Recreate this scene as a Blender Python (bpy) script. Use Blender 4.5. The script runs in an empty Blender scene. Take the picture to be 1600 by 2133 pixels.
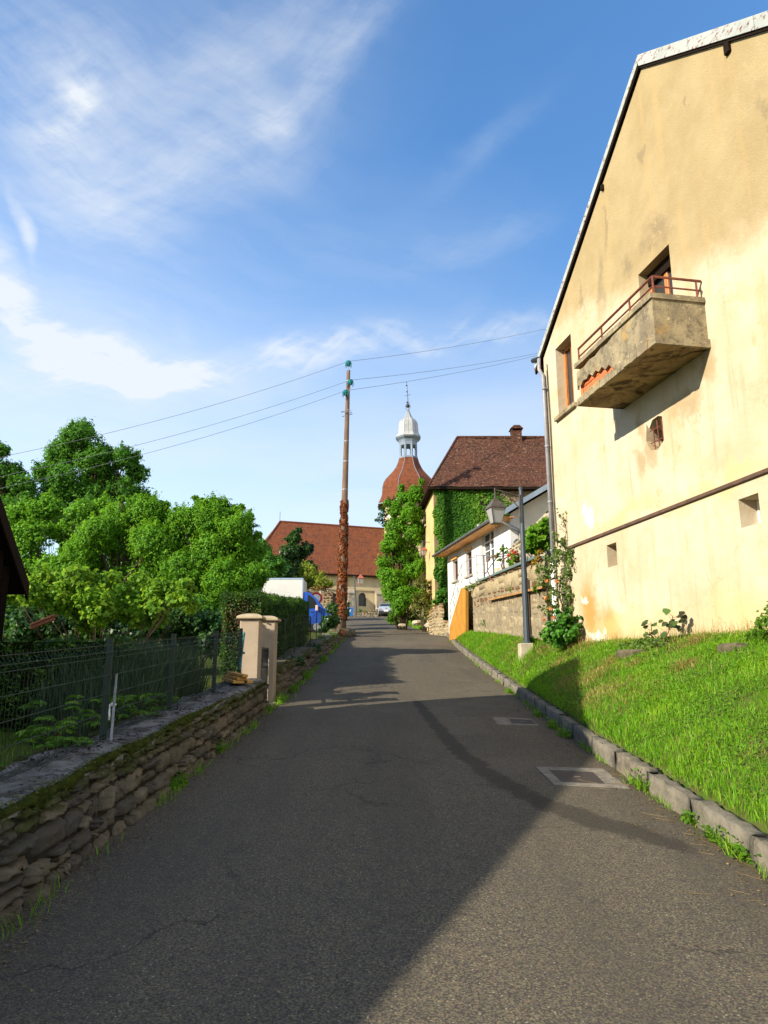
import bpy, bmesh, math, random
import numpy as np
from mathutils import Vector, Matrix

# ------------------------------------------------------------------ camera, sky, sun
S = bpy.context.scene
COL = S.collection
F, HY, H = 1514.0, 1400.0, 1.6          # focal length in photo pixels, horizon row, eye height
PIT = math.atan((HY - 1066.5) / F)
cp, sp = math.cos(PIT), math.sin(PIT)
cam = bpy.data.cameras.new('camera')
cam.sensor_fit = 'VERTICAL'
cam.sensor_height = 36.0
cam.lens = 36.0 * F / 2133.0
cam.clip_end = 3000
cam.clip_start = 0.05
camo = bpy.data.objects.new('camera', cam)
COL.objects.link(camo)
camo.location = (0, 0, H)
camo.rotation_euler = (math.pi / 2 + PIT, 0, 0)
S.camera = camo
S.view_settings.view_transform = 'Standard'
S.view_settings.look = 'None'
S.view_settings.exposure = 0.95
S.view_settings.gamma = 1.0

SUN = Vector((0.746, 0.483, -0.457)).normalized()     # direction the light travels
sl = bpy.data.lights.new('sun', 'SUN')
sl.energy = 4.7
sl.angle = math.radians(0.55)
sl.color = (1.0, 0.91, 0.74)
so = bpy.data.objects.new('sun', sl)
COL.objects.link(so)
so.rotation_euler = SUN.to_track_quat('-Z', 'Y').to_euler()
so.location = (-30, -20, 40)

def ray(px, py):
    u = (px - 800) / F
    v = (1066.5 - py) / F
    return Vector((u, cp - v * sp, sp + v * cp))

def AT(px, py, Y):
    """the point at depth Y seen at a photo pixel"""
    r = ray(px, py)
    return Vector((0, 0, H)) + r * (Y / r.y)

def azel(px, py):
    r = ray(px, py)
    return math.atan2(r.x, r.y), math.atan2(r.z, math.hypot(r.x, r.y))

W = bpy.data.worlds.new("World")
S.world = W
W.use_nodes = True
SKY_STRENGTH = 0.15
def build_sky():
    nt = W.node_tree
    N, L = nt.nodes, nt.links
    N.clear()
    out = N.new('ShaderNodeOutputWorld')
    bg = N.new('ShaderNodeBackground')
    bg.inputs['Strength'].default_value = SKY_STRENGTH
    L.new(bg.outputs[0], out.inputs[0])
    sky = N.new('ShaderNodeTexSky')
    sky.sky_type = 'NISHITA'
    sky.sun_disc = False
    sky.sun_elevation = math.radians(27.2)
    sky.sun_rotation = math.radians(122.9)
    sky.air_density = 1.0
    sky.dust_density = 0.6
    sky.ozone_density = 2.5
    hs = N.new('ShaderNodeHueSaturation')
    hs.inputs['Saturation'].default_value = 1.25
    hs.inputs['Value'].default_value = 1.0
    L.new(sky.outputs[0], hs.inputs['Color'])
    tc = N.new('ShaderNodeTexCoord')
    sep = N.new('ShaderNodeSeparateXYZ')
    L.new(tc.outputs['Generated'], sep.inputs[0])
    def M(op, a, b=None, c=None, clamp=False):
        n = N.new('ShaderNodeMath'); n.operation = op; n.use_clamp = clamp
        for i, x in enumerate((a, b, c)):
            if x is None: continue
            if isinstance(x, (int, float)): n.inputs[i].default_value = x
            else: L.new(x, n.inputs[i])
        return n.outputs[0]
    az = M('ARCTAN2', sep.outputs[0], sep.outputs[1])
    el = M('ARCSINE', sep.outputs[2])
    cmb = N.new('ShaderNodeCombineXYZ')
    L.new(az, cmb.inputs[0]); L.new(el, cmb.inputs[1])
    # gentle warp so that every cloud edge is ragged
    wn = N.new('ShaderNodeTexNoise'); wn.inputs['Scale'].default_value = 5.0; wn.inputs['Detail'].default_value = 6
    L.new(cmb.outputs[0], wn.inputs['Vector'])
    sub = N.new('ShaderNodeVectorMath'); sub.operation = 'SUBTRACT'; sub.inputs[1].default_value = (.5, .5, .5)
    L.new(wn.outputs['Color'], sub.inputs[0])
    sc = N.new('ShaderNodeVectorMath'); sc.operation = 'SCALE'; sc.inputs['Scale'].default_value = 0.085
    L.new(sub.outputs[0], sc.inputs[0])
    add = N.new('ShaderNodeVectorMath'); add.operation = 'ADD'
    L.new(cmb.outputs[0], add.inputs[0]); L.new(sc.outputs[0], add.inputs[1])
    def noise(rot, sx, sy, scale, detail, rough, src=None):
        mp = N.new('ShaderNodeMapping'); mp.vector_type = 'TEXTURE'
        mp.inputs['Rotation'].default_value = (0, 0, rot)
        mp.inputs['Scale'].default_value = (sx, sy, 1)
        L.new(src or add.outputs[0], mp.inputs[0])
        n = N.new('ShaderNodeTexNoise'); n.inputs['Scale'].default_value = scale
        n.inputs['Detail'].default_value = detail; n.inputs['Roughness'].default_value = rough
        L.new(mp.outputs[0], n.inputs['Vector'])
        return n.outputs[0]
    def ramp(x, lo, hi, a=0.0, b=1.0):
        n = N.new('ShaderNodeMapRange'); n.interpolation_type = 'SMOOTHSTEP'
        L.new(x, n.inputs[0])
        for i, v in zip((1, 2, 3, 4), (lo, hi, a, b)): n.inputs[i].default_value = v
        return n.outputs[0]
    def blob(px, py, rx, ry, rot, amp, soft=0.0):
        a, e = azel(px, py)
        mp = N.new('ShaderNodeMapping'); mp.vector_type = 'TEXTURE'
        mp.inputs['Location'].default_value = (a, e, 0)
        mp.inputs['Rotation'].default_value = (0, 0, rot)
        mp.inputs['Scale'].default_value = (rx / F, ry / F, 1)
        L.new(add.outputs[0], mp.inputs[0])
        ln = N.new('ShaderNodeVectorMath'); ln.operation = 'LENGTH'
        L.new(mp.outputs[0], ln.inputs[0])
        return ramp(ln.outputs['Value'], 1.0, soft, 0.0, amp)
    R = math.radians
    parts = []
    # the long white swoosh and its tail to the right
    for b in [(-30, 540, 220, 95, R(-52), .52), (60, 650, 230, 95, R(-42), .62), (170, 725, 250, 95, R(-26), .74), (330, 768, 300, 95, R(-8), .86),
              (540, 757, 280, 88, R(8), .85), (760, 725, 300, 80, R(7), .75), (1040, 695, 320, 80, R(5), .7), (960, 645, 90, 34, R(35), .35), (385, 690, 44, 60, R(20), .35),
              (-60, 790, 420, 120, 0, .55), (250, 820, 420, 80, R(5), .5),
              (120, 235, 120, 60, R(38), .42), (165, 165, 70, 80, R(20), .34), (90, 265, 80, 50, 0, .28), (180, 190, 190, 160, R(30), .20), (565, 232, 90, 55, R(-15), .30), (700, 140, 230, 75, R(35), .26),
              (430, 340, 480, 130, R(18), .22), (330, 240, 540, 240, R(15), .20), (55, 470, 90, 20, R(-60), .5), (200, 430, 330, 120, R(-15), .22),
              (1020, 300, 320, 50, R(28), .14), (980, 500, 380, 70, R(14), .16), (640, 60, 500, 120, R(15), .22), (20, 60, 300, 200, 0, .24)]:
        parts.append(blob(*b))
    tot = parts[0]
    for p_ in parts[1:]:
        tot = M('ADD', tot, p_)
    fib = noise(R(24), 2.6, .62, 6.0, 7, .60)
    fin = noise(R(-12), 2.2, .42, 15.0, 8, .62)
    fi3 = noise(R(28), 2.6, .5, 34.0, 7, .62)
    tex = M('ADD', M('ADD', M('MULTIPLY', ramp(fib, .32, .70, .26, 1.25), .62), M('MULTIPLY', ramp(fin, .3, .72), .30)), M('MULTIPLY', ramp(fi3, .3, .7), .22))
    cl = M('MULTIPLY', tot, tex)
    # milky veil without edges over the left and middle of the view
    milk = M('ADD', M('ADD', blob(300, 230, 800, 440, R(12), .24), blob(120, 620, 620, 330, R(-8), .26)), blob(760, 560, 620, 220, R(8), .14))
    milk = M('MULTIPLY', milk, ramp(fin, .2, .8, .72, 1.15))
    # thin haze layer of cirrus low over the horizon
    lowband = ramp(el, R(32), R(15), 0.04, .98)
    lowtex = ramp(noise(R(6), 3.0, .6, 5.0, 7, .6), .25, .75, .72, 1.06)
    dens = M('MAXIMUM', cl, M('MULTIPLY', lowband, lowtex))
    dens = M('ADD', M('ADD', M('MULTIPLY', dens, .72), M('MULTIPLY', cl, .25)), milk)
    # unseen broken white cloud, added behind the viewer to make shade less blue
    back = M('MULTIPLY', ramp(sep.outputs[1], .15, -.45, 0.0, .80), ramp(noise(0, 1, 1, 2.2, 6, .6), .30, .62, .35, 1.0))
    dens = M('MAXIMUM', dens, back)
    dens = M('MULTIPLY', M('MINIMUM', dens, 0.93), ramp(el, R(-2), R(1)))
    mx = N.new('ShaderNodeMix'); mx.data_type = 'RGBA'
    L.new(dens, mx.inputs[0])
    L.new(hs.outputs[0], mx.inputs[6])
    mx.inputs[7].default_value = tuple(c * .52 / SKY_STRENGTH for c in (0.90, 0.95, 1.0)) + (1,)
    L.new(mx.outputs[2], bg.inputs['Color'])
build_sky()

# ------------------------------------------------------------------ helpers
rng = np.random.default_rng(7)
random.seed(11)
ORG = {}

def tag(o, label=None, cat=None, group=None, kind=None):
    if label: o['label'] = label
    if cat: o['category'] = cat
    if group: o['group'] = group
    if kind: o['kind'] = kind
    return o

def thing(name, loc, label, cat, group=None):
    o = bpy.data.objects.new(name, None)
    COL.objects.link(o)
    o.location = loc
    o.empty_display_size = .2
    ORG[o.name] = Vector(loc)
    return tag(o, label, cat, group)

def link(name, me, mat, parent):
    o = bpy.data.objects.new(name, me)
    COL.objects.link(o)
    if mat is not None:
        for m in (mat if isinstance(mat, (list, tuple)) else [mat]):
            me.materials.append(m)
    if parent is not None:
        o.parent = parent
        ORG[o.name] = ORG[parent.name]
    else:
        ORG[o.name] = Vector((0, 0, 0))
    return o

def copy_tree(o, parent=None):
    c = o.copy(); COL.objects.link(c); c.parent = parent
    ORG[c.name] = ORG[o.name]
    for ch in list(o.children): copy_tree(ch, c)
    return c

class MB:
    """collects shapes in world coordinates; build() links them as one mesh"""
    def __init__(s):
        s.v = []; s.f = []; s.m = []; s.uv = None
    def add(s, vs, fs, mi=0):
        k = len(s.v)
        s.v.extend(tuple(x) for x in vs)
        for f in fs:
            s.f.append(tuple(i + k for i in f)); s.m.append(mi)
        return s
    def box(s, a, b, mi=0):
        x0, y0, z0 = a; x1, y1, z1 = b
        return s.add([(x0, y0, z0), (x1, y0, z0), (x1, y1, z0), (x0, y1, z0), (x0, y0, z1), (x1, y0, z1), (x1, y1, z1), (x0, y1, z1)],
                     [(0, 3, 2, 1), (4, 5, 6, 7), (0, 1, 5, 4), (1, 2, 6, 5), (2, 3, 7, 6), (3, 0, 4, 7)], mi)
    def obox(s, c, ux, uy, uz, mi=0):
        """oriented box from a corner and three edge vectors"""
        c = Vector(c); ux = Vector(ux); uy = Vector(uy); uz = Vector(uz)
        vs = [c, c + ux, c + ux + uy, c + uy, c + uz, c + ux + uz, c + ux + uy + uz, c + uy + uz]
        return s.add(vs, [(0, 3, 2, 1), (4, 5, 6, 7), (0, 1, 5, 4), (1, 2, 6, 5), (2, 3, 7, 6), (3, 0, 4, 7)], mi)
    def prism(s, poly, ext, mi=0):
        """polygon (list of points) swept by a vector"""
        n = len(poly); e = Vector(ext)
        vs = [Vector(p) for p in poly] + [Vector(p) + e for p in poly]
        fs = [tuple(range(n - 1, -1, -1)), tuple(range(n, 2 * n))]
        fs += [(i, (i + 1) % n, n + (i + 1) % n, n + i) for i in range(n)]
        return s.add(vs, fs, mi)
    def tube(s, path, r, seg=6, mi=0, cap=True):
        path = [Vector(p) for p in path]
        n = len(path)
        rr = r if isinstance(r, (list, tuple)) else [r] * n
        ref = None; vs = []
        for i in range(n):
            t = (path[min(i + 1, n - 1)] - path[max(i - 1, 0)])
            if t.length < 1e-9: t = Vector((0, 0, 1))
            t.normalize()
            if ref is None:
                ref = t.orthogonal().normalized()
            ref = (ref - t * ref.dot(t))
            ref = ref.normalized() if ref.length > 1e-6 else t.orthogonal().normalized()
            bt = t.cross(ref)
            for k in range(seg):
                a = 2 * math.pi * k / seg
                vs.append(path[i] + (ref * math.cos(a) + bt * math.sin(a)) * rr[i])
        fs = []
        for i in range(n - 1):
            for k in range(seg):
                k2 = (k + 1) % seg
                fs.append((i * seg + k, i * seg + k2, (i + 1) * seg + k2, (i + 1) * seg + k))
        if cap:
            fs.append(tuple(range(seg - 1, -1, -1)))
            fs.append(tuple((n - 1) * seg + k for k in range(seg)))
        return s.add(vs, fs, mi)
    def lathe(s, c, prof, seg=16, rot=0.0, mi=0):
        """prof: list of (radius, z) around a vertical axis through c"""
        c = Vector(c); vs = []
        for r, z in prof:
            for k in range(seg):
                a = rot + 2 * math.pi * k / seg
                vs.append((c.x + r * math.cos(a), c.y + r * math.sin(a), c.z + z))
        fs = []
        n = len(prof)
        for i in range(n - 1):
            for k in range(seg):
                k2 = (k + 1) % seg
                fs.append((i * seg + k, i * seg + k2, (i + 1) * seg + k2, (i + 1) * seg + k))
        fs.append(tuple(range(seg - 1, -1, -1)))
        fs.append(tuple((n - 1) * seg + k for k in range(seg)))
        return s.add(vs, fs, mi)
    def build(s, name, mat, parent=None, smooth=False, bevel=0.0, uvf=None, autosmooth=None):
        me = bpy.data.meshes.new(name)
        org = ORG[parent.name] if parent is not None else Vector((0, 0, 0))
        me.from_pydata([(x - org.x, y - org.y, z - org.z) for x, y, z in s.v], [], s.f)
        if any(s.m):
            me.polygons.foreach_set('material_index', s.m)
        bm = bmesh.new(); bm.from_mesh(me)
        if bevel > 0:
            bmesh.ops.remove_doubles(bm, verts=bm.verts, dist=1e-5)
            bmesh.ops.bevel(bm, geom=bm.edges[:], offset=bevel, segments=1, affect='EDGES', clamp_overlap=True)
        bmesh.ops.recalc_face_normals(bm, faces=bm.faces)
        bm.to_mesh(me); bm.free()
        if smooth:
            me.polygons.foreach_set('use_smooth', [True] * len(me.polygons))
        if uvf is not None:
            uv = me.uv_layers.new(name='UVMap')
            for lp in me.loops:
                p = me.vertices[lp.vertex_index].co + org
                uv.data[lp.index].uv = uvf(p)
        me.update()
        return link(name, me, mat, parent)

def np_mesh(name, V, Fq, mat, parent=None, tint=None, smooth=False, extra=None):
    """mesh straight from numpy arrays; Fq is an (n,k) array"""
    me = bpy.data.meshes.new(name)
    V = np.asarray(V, dtype=np.float64)
    if parent is not None:
        V = V - np.array(ORG[parent.name])
    nf, k = Fq.shape
    me.vertices.add(len(V)); me.vertices.foreach_set('co', V.astype(np.float32).ravel())
    me.loops.add(nf * k); me.loops.foreach_set('vertex_index', Fq.astype(np.int32).ravel())
    me.polygons.add(nf)
    me.polygons.foreach_set('loop_start', np.arange(0, nf * k, k, dtype=np.int32))
    me.polygons.foreach_set('loop_total', np.full(nf, k, dtype=np.int32))
    if smooth:
        me.polygons.foreach_set('use_smooth', np.ones(nf, dtype=bool))
    for nm, arr in [('tint', tint)] + list((extra or {}).items()):
        if arr is None: continue
        at = me.attributes.new(nm, 'FLOAT', 'POINT')
        at.data.foreach_set('value', np.asarray(arr, dtype=np.float32))
    me.update(calc_edges=True)
    me.validate()
    return link(name, me, mat, parent)

# ------------------------------------------------------------------ materials
MATS = {}
class NT:
    def __init__(s, name):
        s.m = bpy.data.materials.new(name); s.m.use_nodes = True
        s.t = s.m.node_tree; s.N = s.t.nodes; s.L = s.t.links
        s.b = s.N['Principled BSDF']
        s.out = s.N['Material Output']
        s.geo = None
    def put(s, sock, x):
        if isinstance(x, bpy.types.NodeSocket): s.L.new(x, sock)
        elif isinstance(x, (tuple, list)) and len(x) == 3 and sock.type == 'RGBA': sock.default_value = tuple(x) + (1,)
        else: sock.default_value = x
    def pos(s):
        if s.geo is None: s.geo = s.N.new('ShaderNodeNewGeometry')
        return s.geo.outputs['Position']
    def nrm(s):
        s.pos(); return s.geo.outputs['Normal']
    def uv(s):
        n = s.N.new('ShaderNodeUVMap'); n.uv_map = 'UVMap'; return n.outputs[0]
    def attr(s, nm):
        n = s.N.new('ShaderNodeAttribute'); n.attribute_name = nm; return n.outputs['Fac']
    def map(s, vec, scale=(1, 1, 1), loc=(0, 0, 0), rot=(0, 0, 0)):
        n = s.N.new('ShaderNodeMapping'); s.L.new(vec, n.inputs[0])
        n.inputs['Scale'].default_value = scale; n.inputs['Location'].default_value = loc; n.inputs['Rotation'].default_value = rot
        return n.outputs[0]
    def noise(s, scale, detail=4, rough=.55, vec=None, dist=0.0, col=False):
        n = s.N.new('ShaderNodeTexNoise'); s.L.new(vec if vec is not None else s.pos(), n.inputs['Vector'])
        n.inputs['Scale'].default_value = scale; n.inputs['Detail'].default_value = detail; n.inputs['Roughness'].default_value = rough
        n.inputs['Distortion'].default_value = dist
        return n.outputs['Color' if col else 0]
    def voro(s, scale, vec=None, feature='F1', out=0, rnd=1.0):
        n = s.N.new('ShaderNodeTexVoronoi'); n.feature = feature; s.L.new(vec if vec is not None else s.pos(), n.inputs['Vector'])
        n.inputs['Scale'].default_value = scale
        if 'Randomness' in n.inputs: n.inputs['Randomness'].default_value = rnd
        return n.outputs[out]
    def ramp(s, x, lo, hi, a=0.0, b=1.0, smooth=True):
        n = s.N.new('ShaderNodeMapRange')
        if smooth: n.interpolation_type = 'SMOOTHSTEP'
        s.L.new(x, n.inputs[0])
        for i, v in zip((1, 2, 3, 4), (lo, hi, a, b)): n.inputs[i].default_value = v
        return n.outputs[0]
    def math(s, op, a, b=None, clamp=False):
        n = s.N.new('ShaderNodeMath'); n.operation = op; n.use_clamp = clamp
        s.put(n.inputs[0], a)
        if b is not None: s.put(n.inputs[1], b)
        return n.outputs[0]
    def mix(s, fac, a, b, mode='MIX'):
        n = s.N.new('ShaderNodeMix'); n.data_type = 'RGBA'; n.blend_type = mode
        s.put(n.inputs[0], fac); s.put(n.inputs[6], a); s.put(n.inputs[7], b)
        return n.outputs[2]
    def bump(s, h, strength=.3, dist=.02):
        n = s.N.new('ShaderNodeBump'); s.L.new(h, n.inputs['Height'])
        n.inputs['Strength'].default_value = strength; n.inputs['Distance'].default_value = dist
        s.L.new(n.outputs[0], s.b.inputs['Normal'])
    def vadd(s, a, b, op='ADD'):
        n = s.N.new('ShaderNodeVectorMath'); n.operation = op; s.put(n.inputs[0], a)
        if isinstance(b, (int, float)) and op == 'SCALE': n.inputs['Scale'].default_value = b
        else: s.put(n.inputs[1], b)
        return n.outputs[0]
    def done(s, color=None, rough=.8, spec=.3, metal=0.0):
        if color is not None: s.put(s.b.inputs['Base Color'], color)
        s.put(s.b.inputs['Roughness'], rough)
        s.put(s.b.inputs['Specular IOR Level'], spec)
        s.put(s.b.inputs['Metallic'], metal)
        return s.m

def simple(name, c1, c2=None, scale=6.0, rough=.7, spec=.3, bump=0.0, bscale=60.0, metal=0.0, lo=.35, hi=.65, stretch=(1, 1, 1)):
    if name in MATS: return MATS[name]
    t = NT(name)
    c2 = c2 or tuple(x * .8 for x in c1)
    v = t.map(t.pos(), stretch)
    f = t.ramp(t.noise(scale, 6, .6, v), lo, hi)
    col = t.mix(f, c1, c2)
    if bump: t.bump(t.noise(bscale, 4, .6, v), bump, .01)
    MATS[name] = t.done(col, rough, spec, metal)
    return MATS[name]

def leafmat(name, dark, mid, light, trans=.35, rough=.55, spec=.25):
    if name in MATS: return MATS[name]
    t = NT(name)
    a = t.attr('tint')
    col = t.mix(t.ramp(a, 0, .55, smooth=False), dark, mid)
    col = t.mix(t.ramp(a, .55, 1, smooth=False), col, light)
    t.done(col, rough, spec)
    tr = t.N.new('ShaderNodeBsdfTranslucent')
    g = t.mix(.5, col, tuple(min(1, x * 1.5) for x in light))
    t.L.new(g, tr.inputs[0])
    ms = t.N.new('ShaderNodeMixShader'); ms.inputs[0].default_value = trans
    t.L.new(t.b.outputs[0], ms.inputs[1]); t.L.new(tr.outputs[0], ms.inputs[2])
    t.L.new(ms.outputs[0], t.out.inputs[0])
    MATS[name] = t.m
    return t.m

def glassmat(name, col=(.02, .025, .03), rough=.06):
    if name in MATS: return MATS[name]
    t = NT(name)
    MATS[name] = t.done(col, rough, .8)
    return MATS[name]

# ------------------------------------------------------------------ lie of the land
PY = np.array([-40, 0, 5, 10, 15.5, 21, 28, 38, 50, 60, 70, 78, 92, 110, 160, 400])
PZ = np.array([-2.9, 0, .36, .73, 1.15, 1.68, 2.38, 3.42, 4.52, 5.53, 6.60, 7.36, 8.35, 9.0, 9.6, 10])
def zr(y): return np.interp(y, PY, PZ)
LY = np.array([-40, 0, 38, 45, 55, 78, 92]); LX = np.array([-2.2, -2.2, -2.2, -2.4, -3.0, -4.4, -6.5])
RY = np.array([-40, 0, 5, 8.4, 12, 15, 21, 28, 33, 37, 40, 44, 50, 60, 78, 92]); RX = np.array([2.40, 2.40, 2.43, 2.48, 2.60, 2.72, 2.80, 2.90, 3.02, 3.22, 3.2, 2.8, 2.0, 1.6, 1.1, 0.2])
def xl(y): return np.interp(y, LY, LX)
def xr(y): return np.interp(y, RY, RX)
def wallx(y):
    y = np.asarray(y, float)
    return np.where(y < 16.6, 3.77 + .1806 * (16 - y), np.interp(y, [16.6, 17.5, 29, 30, 33.5, 37], [3.66, 3.9, 3.53, 3.4, 3.05, 3.4]))
def hbank(y): return np.interp(y, [-40, 0, 5, 9.8, 15, 17, 21.5, 26, 29, 33.5, 37.5, 38.5, 60, 400], [-.9, 1.7, 2.02, 2.12, 2.17, 2.25, 2.62, 2.96, 3.12, 3.30, 3.50, 3.62, 5.7, 10.1])
def gz(x, y):
    """height of the ground sheet"""
    x = np.asarray(x, float); y = np.asarray(y, float)
    base = zr(y)
    road = base - .07
    a = xr(y) + .16
    t = np.clip((x - a) / np.maximum(wallx(y) - a, .25), 0, 1)
    sm = t ** .68
    kerbed = np.clip((38.5 - y) / 1.5, 0, 1)
    low = base + .17 * kerbed + .0 - .07 * (1 - kerbed)
    right = low + (np.maximum(hbank(y), low) - low) * sm
    left = base + .12 + .02 * np.clip(-x - 3, 0, 60)
    left = np.minimum(left, base + .5)
    return np.where(x > a, right, np.where(x < xl(y) - .1, left, road))
def gz1(x, y): return float(gz(x, y))

def terrain():
    xs = np.unique(np.round(np.concatenate([np.linspace(-400, -40, 13), np.linspace(-40, -4, 25), np.linspace(-4, 7, 111), np.linspace(7, 30, 12), np.linspace(30, 400, 10)]), 3))
    ys = np.unique(np.round(np.concatenate([np.linspace(-40, -2, 12), np.linspace(-2, 40, 169), np.linspace(40, 110, 71), np.linspace(110, 900, 20)]), 3))
    X, Y = np.meshgrid(xs, ys)
    Z = gz(X, Y)
    n, m = X.shape
    I = np.arange(n * m).reshape(n, m)
    Q = np.stack([I[:-1, :-1], I[:-1, 1:], I[1:, 1:], I[1:, :-1]], -1).reshape(-1, 4)
    t = NT('soil_and_turf')
    f = t.ramp(t.noise(1.3, 6, .6), .35, .65)
    g = t.ramp(t.noise(9, 5, .65), .4, .68)
    col = t.mix(f, (.050, .095, .012), (.085, .130, .016))
    col = t.mix(g, col, (.10, .075, .035))
    t.bump(t.noise(40, 5, .7), .6, .03)
    m_ = t.done(col, .95, .1)
    o = np_mesh('ground', np.stack([X, Y, Z], -1).reshape(-1, 3), Q, m_, smooth=True)
    tag(o, kind='structure')
terrain()

def polydist(P, pts):
    d = np.full(len(P), 1e9)
    pts = np.asarray(pts, float)
    for a, b in zip(pts[:-1], pts[1:]):
        ab = b[:2] - a[:2]
        t = np.clip(((P - a[:2]) @ ab) / (ab @ ab), 0, 1)
        q = a[:2] + t[:, None] * ab
        r = a[2] + t * (b[2] - a[2])
        d = np.minimum(d, np.hypot(*(P - q).T) / r)
    return d

def road_at(px, py):
    r = ray(px, py)
    for y in np.arange(1, 95, .02):
        if H + r.z / r.y * y <= zr(y): return (r.x / r.y * y, y)
    return (0, 95)

def road():
    ys = np.concatenate([np.arange(-30, 0, 1.0), np.arange(0, 20, .1), np.arange(20, 42, .25), np.arange(42, 94, 1.0)])
    us = np.linspace(0, 1, 61)
    X = xl(ys)[:, None] * (1 - us) + xr(ys)[:, None] * us
    X[:, 0] -= .25; X[:, -1] += .06
    Y = np.repeat(ys[:, None], len(us), 1)
    crown = .03 * (1 - (2 * us - 1) ** 2)
    Z = zr(Y) + crown[None, :] - .015
    n, m = X.shape
    I = np.arange(n * m).reshape(n, m)
    Q = np.stack([I[:-1, :-1], I[:-1, 1:], I[1:, 1:], I[1:, :-1]], -1).reshape(-1, 4)
    P = np.stack([X, Y], -1).reshape(-1, 2)
    w = [(*road_at(px, py), r) for px, py, r in [(868, 1462, .09), (905, 1510, .11), (960, 1570, .12), (1040, 1630, .14), (1130, 1672, .16), (1250, 1715, .20), (1340, 1738, .17), (1430, 1765, .12)]]
    d = polydist(P, w)
    wet = np.clip(1.6 - d, 0, 1.2)
    edge = np.clip(1 - np.minimum(P[:, 0] - xl(P[:, 1]), xr(P[:, 1]) - P[:, 0]) / .55, 0, 1)
    t = NT('asphalt')
    big = t.ramp(t.noise(.55, 5, .6), .3, .7)
    col = t.mix(big, (.142, .114, .072), (.112, .091, .061))
    mid = t.noise(7, 6, .7)
    col = t.mix(t.ramp(mid, .35, .72, .0, .45), col, (.062, .055, .046))
    grain = t.noise(95, 3, .75)
    col = t.mix(t.ramp(grain, .50, .72, 0, .75), col, (.20, .165, .12))
    dk = t.voro(75, out=0)
    col = t.mix(t.ramp(dk, .34, .62, 0, .75), col, (.03, .028, .027))
    hv = t.N.new('ShaderNodeSeparateColor'); t.L.new(t.voro(105, out=1), hv.inputs[0])
    col = t.mix(t.ramp(hv.outputs[0], .72, .95, 0, .55), col, (.235, .19, .10))
    col = t.mix(t.ramp(hv.outputs[1], .75, .97, 0, .55), col, (.10, .062, .062))
    col = t.mix(t.ramp(hv.outputs[2], .78, .97, 0, .5), col, (.095, .105, .072))
    sp_ = t.voro(62, out=1)
    spk = t.N.new('ShaderNodeSeparateColor'); t.L.new(sp_, spk.inputs[0])
    bright = t.math('MULTIPLY', t.ramp(spk.outputs[0], .90, .97), t.ramp(t.voro(62, out=0), .34, .16))
    col = t.mix(t.math('MULTIPLY', bright, .75), col, (.42, .37, .28))
    tr_ = t.noise(1.0, 5, .6, t.map(t.pos(), (1.5, .09, 1)))
    col = t.mix(t.ramp(tr_, .42, .66, 0, .38), col, (.058, .049, .038))
    pa = t.noise(.42, 4, .55, t.map(t.pos(), (1, .6, 1), (7, 3, 0)))
    col = t.mix(t.ramp(pa, .54, .58, 0, .22), col, (.15, .125, .088))
    # cracks
    wv = t.vadd(t.pos(), t.vadd(t.noise(1.7, 5, .6, col=True), .9, 'SCALE'))
    ck = t.voro(.62, wv, 'DISTANCE_TO_EDGE')
    cm = t.math('MULTIPLY', t.ramp(ck, .011, .003), t.ramp(t.noise(.7, 3, .5), .47, .60))
    col = t.mix(t.math('MULTIPLY', cm, .6), col, (.025, .023, .021))
    # damp trail of water running from the kerb
    wf = t.math('ADD', t.attr('wet'), t.math('MULTIPLY', t.math('SUBTRACT', t.noise(3.2, 8, .75), .5), 2.2))
    wf = t.math('ADD', wf, t.math('MULTIPLY', t.math('SUBTRACT', t.noise(17, 5, .75), .5), 1.5))
    wm = t.ramp(wf, .45, .95)
    col = t.mix(t.math('MULTIPLY', wm, .68), col, (.026, .022, .017))
    # moss, grit and dust along the edges
    em = t.math('MULTIPLY', t.ramp(t.attr('edge'), .45, 1.0), t.ramp(t.noise(6, 6, .7), .36, .68))
    col = t.mix(t.math('MULTIPLY', em, .8), col, (.085, .062, .026))
    hgt = t.math('ADD', t.math('MULTIPLY', grain, .7), t.math('MULTIPLY', t.noise(38, 4, .7), .6))
    hgt = t.math('SUBTRACT', hgt, t.math('MULTIPLY', cm, .8))
    t.bump(hgt, .55, .012)
    m_ = t.done(col, .9, .2)
    o = np_mesh('road', np.stack([X, Y, Z], -1).reshape(-1, 3), Q, m_, smooth=True, extra={'wet': wet, 'edge': edge})
    tag(o, kind='structure')
road()

def rz(x, y):
    u = (x - xl(y)) / (xr(y) - xl(y))
    return float(zr(y) + .03 * (1 - (2 * u - 1) ** 2) - .015)

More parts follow.
